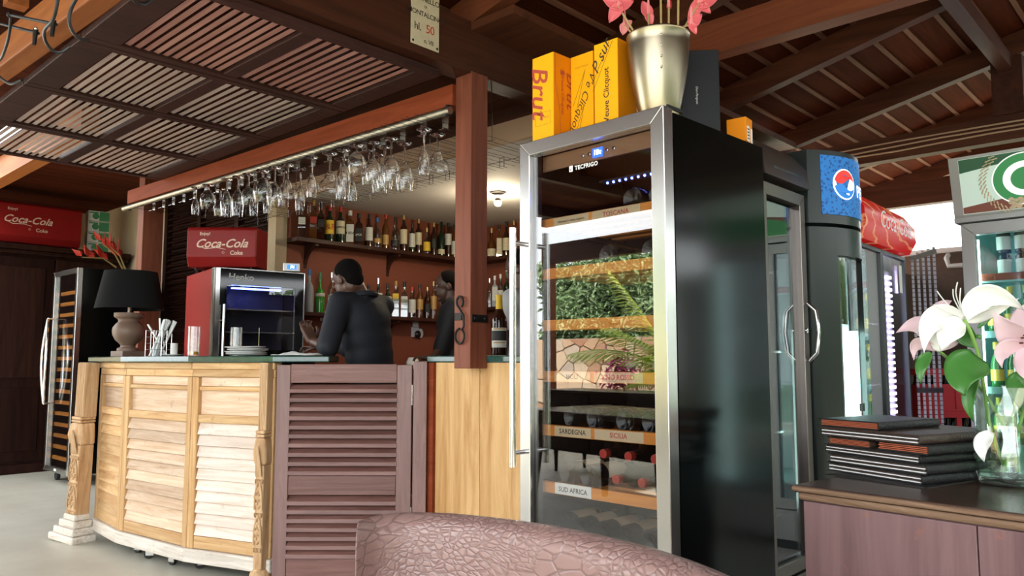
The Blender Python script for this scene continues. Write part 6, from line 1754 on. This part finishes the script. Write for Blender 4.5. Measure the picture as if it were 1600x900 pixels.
menu(z, 0.335, 0.38, 0.024, 'black menu with white pages under the two bill folders', 'menu_black', 'page_white', -2, -0.015, 0.005); z += 0.0245
menu(z, 0.165, 0.385, 0.026, 'small black bill folder with reddish leaves lying by the spine side', 'menu_black', 'menu_red_leaf', 0, 0.01, 0.0)
c_, s_ = math.cos(R(-21.5)), math.sin(R(-21.5))
menu(z, 0.155, 0.30, 0.022, 'small bill folder with reddish leaves lying next to its twin', 'menu_brown', 'menu_red_leaf', 0, -0.175 * c_, -0.175 * s_ + 0.005); z += 0.0265
menu(z, 0.335, 0.38, 0.026, 'brown leather menu with white pages near the top of the stack', 'menu_brown', 'page_white', 1, -0.012, 0.0); z += 0.0265
menu(z, 0.205, 0.29, 0.024, 'black bill folder lying askew on top of the menu stack', 'menu_black', 'menu_red_leaf', 4, -0.145 * c_, -0.145 * s_ + 0.01)

# glass vase with water and lilies
pane('vase_glass', (0.93, 0.97, 0.95), 1.5, 0.0, 2.4)
pane('water', (0.86, 0.94, 0.90), 1.33, 0.0, 2.0)
plain('lily_white', (0.82, 0.82, 0.78), 0.45)
plain('lily_pink', (0.78, 0.56, 0.60), 0.45)
plain('lily_leaf', (0.055, 0.19, 0.035), 0.35)
plain('lily_stem', (0.22, 0.40, 0.09), 0.4)
plain('pollen', (0.10, 0.03, 0.02), 0.8)
VP = atz(1578, 757, 0.787)
VD = VP.dot(F0)
vz = thing('glass_vase', 'clear glass vase half filled with water on the chest', 'vase', (VP.x, VP.y, 0.7865))
vp_ = [(0.058, 0.0), (0.072, 0.004), (0.080, 0.03), (0.082, 0.06), (0.078, 0.11), (0.074, 0.16), (0.076, 0.22), (0.082, 0.262), (0.080, 0.264), (0.073, 0.22), (0.071, 0.16), (0.075, 0.11), (0.078, 0.06), (0.074, 0.022), (0.05, 0.018)]
MB().lathe(vp_, 36).build('glass', 'vase_glass', vz, smooth=True)
MB().lathe([(0.05, 0.019), (0.0735, 0.024), (0.0775, 0.06), (0.0745, 0.11), (0.0715, 0.145), (0.001, 0.1455)], 32).build('water', 'water', vz, smooth=True)
def pp_(q, d): return atd(q[0], q[1], d)
def petal(parent, base, ctrl, tip, wpx, mat, d0=None, d1=None, d2=None, roll=0.0, name='petal', cup=0.28, point=1.0):
    """petal or leaf along a curve through three sight points, with real width and cupping"""
    o = parent.location
    A, B, C = pp_(base, d0 or VD), pp_(ctrl, d1 or VD), pp_(tip, d2 or VD)
    w = wpx / FPX * VD * 0.5
    view = ((A + C) / 2 - CAM).normalized()
    def fn(u, v):
        p = A * (1 - u) ** 2 + B * 2 * u * (1 - u) + C * u * u
        tn = ((B - A) * (1 - u) + (C - B) * u).normalized()
        sd = tn.cross(view).normalized()
        sd = (sd * math.cos(roll) + tn.cross(sd) * math.sin(roll))
        x = v * 2 - 1
        ww = w * (math.sin(PI * min(1, 0.06 + 0.94 * u) ** (0.85 * point)) ** 1.05 if u < 1 else 0.0)
        nn = sd.cross(tn)
        return p + sd * ww * x - nn * cup * ww * (x * x - 0.4) + view * 0.006 * math.sin(11 * u) * x ** 3 - o
    m = MB(); m.grid(fn, 18, 10)
    return m.build(name, mat, parent, smooth=True, solid=0.0012)
def stem(parent, pts, r=0.0045, mat='lily_stem', name='stem'):
    o = parent.location
    P = [pp_(q[:2], q[2]) - o for q in pts]
    Q = []
    for i in range(len(P) - 1):
        a, b = P[max(i - 1, 0)], P[min(i + 2, len(P) - 1)]
        for k in range(5):
            t = k / 5; p, q = P[i], P[i + 1]
            Q.append(0.5 * ((2 * p) + (q - a) * t + (2 * a - 5 * p + 4 * q - b) * t * t + (3 * p - a - 3 * q + b) * t ** 3))
    Q.append(P[-1])
    MB().tube(Q, r, 8).build(name, mat, parent, smooth=True)
g = 'lilies in the glass vase'
f1 = thing('lily', 'open white lily with long curved stamens', 'lily', (VP.x, VP.y, 0.81), 0, g)
petal(f1, (1505, 500), (1532, 432), (1602, 486), 40, 'lily_white', VD - .05, VD - .06, VD - .03, 0.35)
petal(f1, (1507, 500), (1550, 492), (1592, 466), 26, 'lily_white', VD - .05, VD - .01, VD + .02, 0.9)
petal(f1, (1506, 500), (1440, 472), (1444, 552), 38, 'lily_white', VD - .05, VD - .09, VD - .10, -0.35)
petal(f1, (1506, 502), (1480, 486), (1430, 520), 34, 'lily_white', VD - .05, VD - .02, VD - .03, 0.6)
petal(f1, (1506, 502), (1478, 512), (1470, 548), 36, 'lily_white', VD - .05, VD - .10, VD - .07, 0.1)
for a_, b_ in (((1480, 475), (1464, 455)), ((1478, 486), (1459, 476)), ((1491, 468), (1489, 452)), ((1494, 462), (1496, 441)), ((1500, 472), (1501, 450))):
    stem(f1, [(1507, 497, VD - .05), (a_[0], a_[1], VD - .08), (b_[0], b_[1], VD - .10)], 0.0016, 'lily_white', 'stamen')
stem(f1, [(1507, 499, VD - .05), (1520, 528, VD - .04), (1530, 560, VD - .02), (1538, 610, VD), (1548, 670, VD + .01), (1572, 735, VD + .02)], 0.005)
petal(f1, (1529, 557), (1490, 585), (1508, 619), 60, 'lily_leaf', VD - .03, VD - .07, VD - .08, 0.2, 'leaf', 0.2, 0.75)
petal(f1, (1520, 515), (1500, 522), (1527, 546), 38, 'lily_leaf', VD - .03, VD + .01, VD, -0.2, 'leaf', 0.2, 0.8)
petal(f1, (1532, 570), (1500, 620), (1522, 660), 22, 'lily_leaf', VD - .02, VD - .03, VD - .02, 0.4, 'leaf', 0.25)
petal(f1, (1528, 512), (1540, 500), (1556, 488), 9, 'lily_leaf', VD - .02, VD, VD + .02, 0.4, 'leaf', 0.25)
f2 = thing('lily', 'half open pinkish lily leaning away from the vase towards the coolers', 'lily', (VP.x, VP.y, 0.81), 0, g)
petal(f2, (1463, 547), (1450, 488), (1400, 520), 36, 'lily_pink', VD - .0, VD + .03, VD + .05, 0.4)
petal(f2, (1463, 547), (1462, 500), (1436, 496), 24, 'lily_pink', VD - .0, VD + .06, VD + .05, -0.4)
petal(f2, (1463, 547), (1455, 480), (1487, 470), 34, 'lily_pink', VD - .0, VD + .04, VD + .07, 0.3)
petal(f2, (1463, 547), (1510, 520), (1478, 524), 22, 'lily_pink', VD - .0, VD + .05, VD + .06, 0.6)
petal(f2, (1463, 547), (1420, 520), (1428, 563), 22, 'lily_pink', VD - .0, VD + .02, VD - .02, -0.5)
petal(f2, (1463, 548), (1475, 522), (1468, 505), 30, 'lily_white', VD - .01, VD - .03, VD, 0.0)
stem(f2, [(1464, 546, VD), (1484, 562, VD + .02), (1510, 580, VD + .02), (1545, 625, VD + .01), (1580, 690, VD), (1590, 738, VD)], 0.0042)
petal(f2, (1455, 551), (1434, 565), (1439, 600), 20, 'lily_leaf', VD - .01, VD - .03, VD - .03, 0.3, 'leaf', 0.25)
f3 = thing('lily', 'pink lily with dark stamens at the far side of the vase', 'lily', (VP.x, VP.y, 0.81), 0, g)
petal(f3, (1606, 538), (1580, 530), (1552, 487), 44, 'lily_pink', VD + .02, VD - .05, VD - .04, -0.2)
petal(f3, (1606, 542), (1548, 535), (1566, 575), 28, 'lily_pink', VD + .02, VD - .06, VD - .08, -0.5)
petal(f3, (1606, 540), (1592, 570), (1615, 600), 30, 'lily_pink', VD + .02, VD - .05, VD - .07, 0.3)
petal(f3, (1606, 536), (1590, 500), (1600, 476), 36, 'lily_pink', VD + .02, VD + .04, VD + .06, 0.2)
petal(f3, (1606, 538), (1640, 520), (1660, 545), 40, 'lily_pink', VD + .02, VD - .03, VD - .02, 0.2)
for q in ((1598, 528), (1596, 536), (1602, 524)):
    stem(f3, [(1606, 540, VD + .01), (q[0], q[1], VD - .06)], 0.0014, 'lily_white', 'stamen')
    MB().ball(pp_(q, VD - .06) - f3.location, (0.006, 0.003, 0.003), 8, 6).build('anther', 'pollen', f3, smooth=True)
stem(f3, [(1607, 541, VD + .02), (1612, 580, VD + .01), (1600, 640, VD), (1585, 690, VD - .01), (1565, 738, VD - .01)], 0.0045)
petal(f3, (1606, 600), (1580, 580), (1596, 645), 34, 'lily_leaf', VD, VD - .04, VD - .03, 0.3, 'leaf', 0.25)
petal(f3, (1550, 675), (1525, 690), (1538, 722), 24, 'lily_white', VD - .09, VD - .11, VD - .10, 0.4, 'leaf', 0.3)

# red bottle crates
def crate(x, y, z, rz, label, caps):
    t = thing('bottle_crate', label, 'crate', (x, y, z), rz, 'red crates stacked beside the beer cooler')
    w, d, h = 0.42, 0.32, 0.27
    boxm(0, w, 0, d, 0, 0.012).build('bottom', 'crate_red', t)
    for (a, b, c, e) in ((0, w, 0, 0.012), (0, w, d - 0.012, d), (0, 0.012, 0.012, d - 0.012), (w - 0.012, w, 0.012, d - 0.012)):
        boxm(a, b, c, e, 0.012, 0.16).build('wall', 'crate_red', t)
        boxm(a, b, c, e, 0.225, h - 0.004).build('top_band', 'crate_red', t, bevel=0.003)
    for k in range(4):
        boxm(0.03 + 0.12 * k - 0.03 * (k > 0), 0.03 + 0.12 * k, 0, 0.012, 0.16, 0.225).build('rib', 'crate_red', t)
        boxm(0.03 + 0.12 * k - 0.03 * (k > 0), 0.03 + 0.12 * k, -0.006, 0.0, 0.012, 0.16).build('rib', 'crate_red', t)
    boxm(-0.004, w + 0.004, -0.005, 0.0, 0.155, 0.168).build('lip', 'crate_red', t)
    boxm(-0.004, w + 0.004, -0.005, 0.0, h - 0.018, h - 0.006).build('lip', 'crate_red', t)
    return t
q = atd(1431, 580, 5.0)
capm = MB().lathe([(0.034, 0), (0.034, 0.12), (0.014, 0.18), (0.013, 0.228), (0.016, 0.229), (0.016, 0.238)], 12).mesh('crate_bottle', True)
plain('bottle_dark', (0.012, 0.010, 0.009), 0.15)
capm.materials.append(MATS['bottle_dark'])
for k in range(4):
    z = 0.0 + 0.268 * k
    crate(q.x, q.y, z, R(40 + (k % 2)), ('bottom', 'second', 'third', 'topmost')[k] + ' red bottle crate of the stack beside the steel rack', True)
    if k >= 2:
        for j in range(5):
            for i in range(2):
                a = R(40 + (k % 2)); lx, ly = 0.065 + 0.073 * j, 0.055 + 0.085 * i
                o = link('crate_bottle', capm, None, None, (q.x + lx * math.cos(a) - ly * math.sin(a), q.y + lx * math.sin(a) + ly * math.cos(a), z + 0.013))
                tag(o, 'dark bottle standing in the %s red crate' % ('third' if k == 2 else 'topmost'), 'bottle', 'bottles in the red crates')
# slotted steel rack
def slotted():
    m, nt, b = _new('slotted_steel')
    N, L = nt.nodes.new, nt.links.new
    tc = N('ShaderNodeTexCoord'); w = N('ShaderNodeTexWave'); w.bands_direction = 'Z'; w.inputs['Scale'].default_value = 12.0
    L(tc.outputs['Object'], w.inputs['Vector'])
    cr = N('ShaderNodeValToRGB'); cr.color_ramp.interpolation = 'CONSTANT'
    cr.color_ramp.elements[0].color = (0.22, 0.22, 0.23, 1); cr.color_ramp.elements[1].position = 0.10; cr.color_ramp.elements[1].color = (0.74, 0.75, 0.77, 1)
    L(w.outputs['Fac'], cr.inputs[0]); L(cr.outputs[0], b.inputs['Base Color'])
    b.inputs['Metallic'].default_value = 0.2; b.inputs['Roughness'].default_value = 0.4
slotted()
q0, q1 = atd(1425, 398, 4.55), atd(1459, 386, 4.55)
rk2 = thing('steel_rack', 'slotted steel rack leaning between the red topped cooler and the crates', 'rack', (q0.x, q0.y, 0), math.atan2(q1.y - q0.y, q1.x - q0.x))
RW = (Vector((q1.x, q1.y, 0)) - Vector((q0.x, q0.y, 0))).length
for k in range(5):
    x = RW * k / 4
    boxm(x - 0.007, x + 0.007, 0, 0.006, 0.0, 1.745 + 0.012 * k).build('upright', 'slotted_steel', rk2)
for a, b in ((1.72, 1.745), (0.95, 0.975), (0.10, 0.125)):
    MB().bar((-0.01, -0.004, a), (RW + 0.01, -0.004, a + (0.045 if a > 1.5 else 0)), 0.006, 0.028).build('rail', 'steel', rk2)
# white pipe bracket on the far wall
q = aty(1482, 408, 7.18)
t = thing('wall_bracket', 'white hook shaped pipe bracket on the dark far wall', 'bracket', q)
MB().tube([(0, 0, 0.05), (0, -0.06, 0.02), (0.02, -0.08, -0.05), (0.12, -0.08, -0.05)], 0.02, 8).build('pipe', 'white', t, smooth=True)

# bottles and cans inside the beer cooler
plain('can_black', (0.02, 0.025, 0.02), 0.3)
plain('beer_green', (0.03, 0.13, 0.03), 0.1, spec=0.6)
plain('beer_yellow', (0.55, 0.40, 0.05), 0.35)
canm = [MB().lathe([(0.028, 0), (0.033, 0.006), (0.033, 0.105), (0.027, 0.116), (0.026, 0.118)], 18).mesh('can', True), MB().grid(lambda u, v: (0.0335 * math.sin(2 * PI * u), -0.0335 * math.cos(2 * PI * u), 0.02 + 0.07 * v), 20, 1).mesh('band', True)]
botm = [MB().lathe([(0.028, 0), (0.031, 0.005), (0.031, 0.12), (0.026, 0.145), (0.013, 0.18), (0.0125, 0.225), (0.015, 0.228), (0.014, 0.236)], 16).mesh('beer', True), MB().grid(lambda u, v: (0.0315 * math.sin(2 * PI * u), -0.0315 * math.cos(2 * PI * u), 0.035 + 0.06 * v), 18, 1).mesh('band', True), MB().lathe([(0.0145, 0.20), (0.0155, 0.238), (0.006, 0.24)], 12).mesh('foil', True)]
ca, sa = math.cos(R(-1)), math.sin(R(-1))
def gpos(x, y, z): return (GX + x * ca - y * sa, GY + x * sa + y * ca, z)
for lvl, z in enumerate((1.56, 1.682)):
    for j in range(4):
        t = thing('beer_can', '%s dark can from the door frame, %s layer of the top cooler shelf' % (ORD[j], ('lower', 'upper')[lvl]), 'can', gpos(0.16 + 0.082 * j, 0.16, z + 0.001), 0, 'cans in the beer cooler')
        link('can', canm[0], 'can_black', t); link('band', canm[1], 'label_white', t)
for row, z in enumerate((1.27, 0.98, 0.69)):
    for j in range(6):
        t = thing('beer_bottle', '%s green beer bottle from the door frame on the %s shelf of the beer cooler' % (ORD[j], ('second', 'third', 'fourth')[row]), 'bottle', gpos(0.10 + 0.075 * j, 0.15 + 0.01 * (j % 2), z + 0.001), 0, 'bottles in the beer cooler')
        link('glass', botm[0], 'beer_green', t); link('paper_label', botm[1], 'beer_yellow', t); link('foil', botm[2], 'beer_yellow', t)

# ------------------------------------------------------------------ armchair with crocodile-print leather
def croc():
    m, nt, b = _new('croc_leather')
    N, L = nt.nodes.new, nt.links.new
    tc = N('ShaderNodeTexCoord')
    mp = N('ShaderNodeMapping'); mp.inputs['Scale'].default_value = (1.0, 1.0, 1.7)
    L(tc.outputs['Object'], mp.inputs[0])
    nz = N('ShaderNodeTexNoise'); nz.inputs['Scale'].default_value = 4.0; L(mp.outputs[0], nz.inputs['Vector'])
    mixv = N('ShaderNodeMixRGB'); mixv.inputs[0].default_value = 0.12; L(mp.outputs[0], mixv.inputs[1]); L(nz.outputs['Color'], mixv.inputs[2])
    v1 = N('ShaderNodeTexVoronoi'); v1.feature = 'DISTANCE_TO_EDGE'; v1.inputs['Scale'].default_value = 26
    v2 = N('ShaderNodeTexVoronoi'); v2.feature = 'DISTANCE_TO_EDGE'; v2.inputs['Scale'].default_value = 62
    for v in (v1, v2): L(mixv.outputs[0], v.inputs['Vector'])
    n2 = N('ShaderNodeTexNoise'); n2.inputs['Scale'].default_value = 3.2; L(mp.outputs[0], n2.inputs['Vector'])
    st = N('ShaderNodeValToRGB'); st.color_ramp.elements[0].position = 0.46; st.color_ramp.elements[1].position = 0.56; L(n2.outputs['Fac'], st.inputs[0])
    def crease(v, w):
        r = N('ShaderNodeMapRange'); r.inputs[1].default_value = 0; r.inputs[2].default_value = w; L(v.outputs['Distance'], r.inputs[0]); return r
    c1, c2 = crease(v1, 0.10), crease(v2, 0.22)
    mx = N('ShaderNodeMixRGB'); L(st.outputs[0], mx.inputs[0]); L(c1.outputs[0], mx.inputs[1]); L(c2.outputs[0], mx.inputs[2])
    bp = N('ShaderNodeBump'); bp.inputs['Strength'].default_value = 0.4; bp.inputs['Distance'].default_value = 0.004; L(mx.outputs[0], bp.inputs['Height'])
    cr = N('ShaderNodeValToRGB'); cr.color_ramp.elements[0].color = (0.19, 0.112, 0.100, 1); cr.color_ramp.elements[1].color = (0.265, 0.162, 0.145, 1)
    L(mx.outputs[0], cr.inputs[0]); L(cr.outputs[0], b.inputs['Base Color'])
    b.inputs['Roughness'].default_value = 0.30; b.inputs['Specular IOR Level'].default_value = 0.6; L(bp.outputs[0], b.inputs['Normal'])
croc()
# inner top edge of the tub back follows these sight points at seat-back height
edge = [atz(x, y, 0.80) for x, y in ((556, 822), (590, 811), (640, 807), (700, 809), (780, 818), (860, 831), (940, 850), (1010, 871), (1065, 893), (1150, 935), (1240, 990))]
ac = thing('armchair', 'brown crocodile print leather tub armchair', 'armchair', (-0.98, 0.72, 0))
ao = ac.location
cen = Vector((-0.92, 0.62, 0))
def shell(P, u, th=0.09):
    """rounded section from seat level up over the top edge and down the back"""
    p = P - ao; n = (Vector((P.x, P.y, 0)) - cen).normalized()
    sec = [(-0.02, 0.30), (0.0, 0.45), (0.0, 0.62), (0.002, 0.72)] + [(th / 2 - th / 2 * math.cos(PI * k / 8), 0.755 + 0.045 * math.sin(PI * k / 8)) for k in range(9)] + [(th, 0.72), (th * .9, 0.5), (th * .7, 0.26), (0.0, 0.24)]
    return [(p.x + n.x * a, p.y + n.y * a, b) for a, b in sec]
# smooth the path
path = []
for i in range(len(edge) - 1):
    a, b = edge[max(i - 1, 0)], edge[min(i + 2, len(edge) - 1)]
    for k in range(6):
        t_ = k / 6; p, q = edge[i], edge[i + 1]
        path.append(0.5 * ((2 * p) + (q - a) * t_ + (2 * a - 5 * p + 4 * q - b) * t_ * t_ + (3 * p - a - 3 * q + b) * t_ ** 3))
path.append(edge[-1])
secs = [shell(p, 0) for p in path]
ns = len(secs[0])
m = MB(); m.put([v for s in secs for v in s], [(i * ns + k, i * ns + (k + 1) % ns, (i + 1) * ns + (k + 1) % ns, (i + 1) * ns + k) for i in range(len(secs) - 1) for k in range(ns)] + [tuple(range(ns)), tuple(range((len(secs) - 1) * ns, len(secs) * ns))[::-1]])
m.build('backrest', 'croc_leather', ac, smooth=True, bevel=0.006)
boxm(-0.24, 0.36, -0.32, 0.24, 0.24, 0.40).build('seat', 'croc_leather', ac, bevel=0.03)
boxm(-0.22, 0.34, -0.30, 0.22, 0.40, 0.47).build('cushion', 'croc_leather', ac, bevel=0.03)
for x, y in ((-0.2, -0.28), (0.32, -0.28), (-0.2, 0.2), (0.32, 0.2)):
    MB().lathe([(0.016, 0), (0.026, 0.24)], 10, (x, y, 0)).build('leg', 'wardrobe_wood', ac, smooth=True)

# ------------------------------------------------------------------ iron rods and cables on the canopy beam
def on_beam(pts, Y=0.86): return [aty(x, y, Y + (z if z else 0)) for x, y, z in pts]
def smoothpath(P):
    Q = []
    for i in range(len(P) - 1):
        a, b = P[max(i - 1, 0)], P[min(i + 2, len(P) - 1)]
        for k in range(6):
            t_ = k / 6; p, q = P[i], P[i + 1]
            Q.append(0.5 * ((2 * p) + (q - a) * t_ + (2 * a - 5 * p + 4 * q - b) * t_ * t_ + (3 * p - a - 3 * q + b) * t_ ** 3))
    return Q + [P[-1]]
for pts, lab in (([(125, -12, -.02), (112, 12, -.02), (108, 32, -.02), (114, 50, 0), (126, 61, .03), (140, 62, .06)], 'black cable looping over the orange canopy beam beside the strut'),
                 ([(92, -10, -.02), (84, 28, -.02), (70, 46, -.02), (71, 64, 0), (82, 79, .03), (97, 81, .06), (109, 73, .08)], 'black cable hanging in a loop below the small iron rods'),
                 ([(17, 24, -.05), (15, 48, -.04), (10, 70, -.03), (1, 92, -.02), (-12, 100, 0)], 'black cable hanging down from the longer iron rod'),
                 ([(-10, 112, 0), (4, 124, .02), (18, 131, .04), (34, 125, .06)], 'short black cable tucked under the orange canopy beam'),
                 ([(205, -6, -.02), (214, 4, .02), (226, 6, .05), (236, 0, .07)], 'black cable end above the first canopy shutter')):
    tag(MB().tube(smoothpath(on_beam(pts)), 0.006, 7).build('beam_cable', 'black_plastic', smooth=True), lab, 'cable', 'cables on the canopy beam')
for (a, b, lab) in (((15, 23), (88, 38), 'longer iron rod with clip standing out from the canopy beam'), ((-14, 33), (60, 52), 'shorter iron rod with clip standing out from the canopy beam')):
    A, B = aty(a[0], a[1], 0.80), aty(b[0], b[1], 0.88)
    t = thing('iron_rod', lab, 'rod', B, 0, 'iron rods on the canopy beam')
    MB().tube([A - B, Vector((0, 0, 0))], 0.006, 8).build('rod', 'iron', t, smooth=True)
    MB().ball(A - B, 0.011, 10, 8).build('knob', 'iron', t, smooth=True)
    MB().tube([(0, -0.01, 0.012), (0, -0.012, -0.05)], [0.010, 0.007], 8).build('clip', 'iron', t, smooth=True)
    MB().ball((0.012, -0.012, 0.012), 0.007, 8, 6).build('screw', 'steel', t, smooth=True)
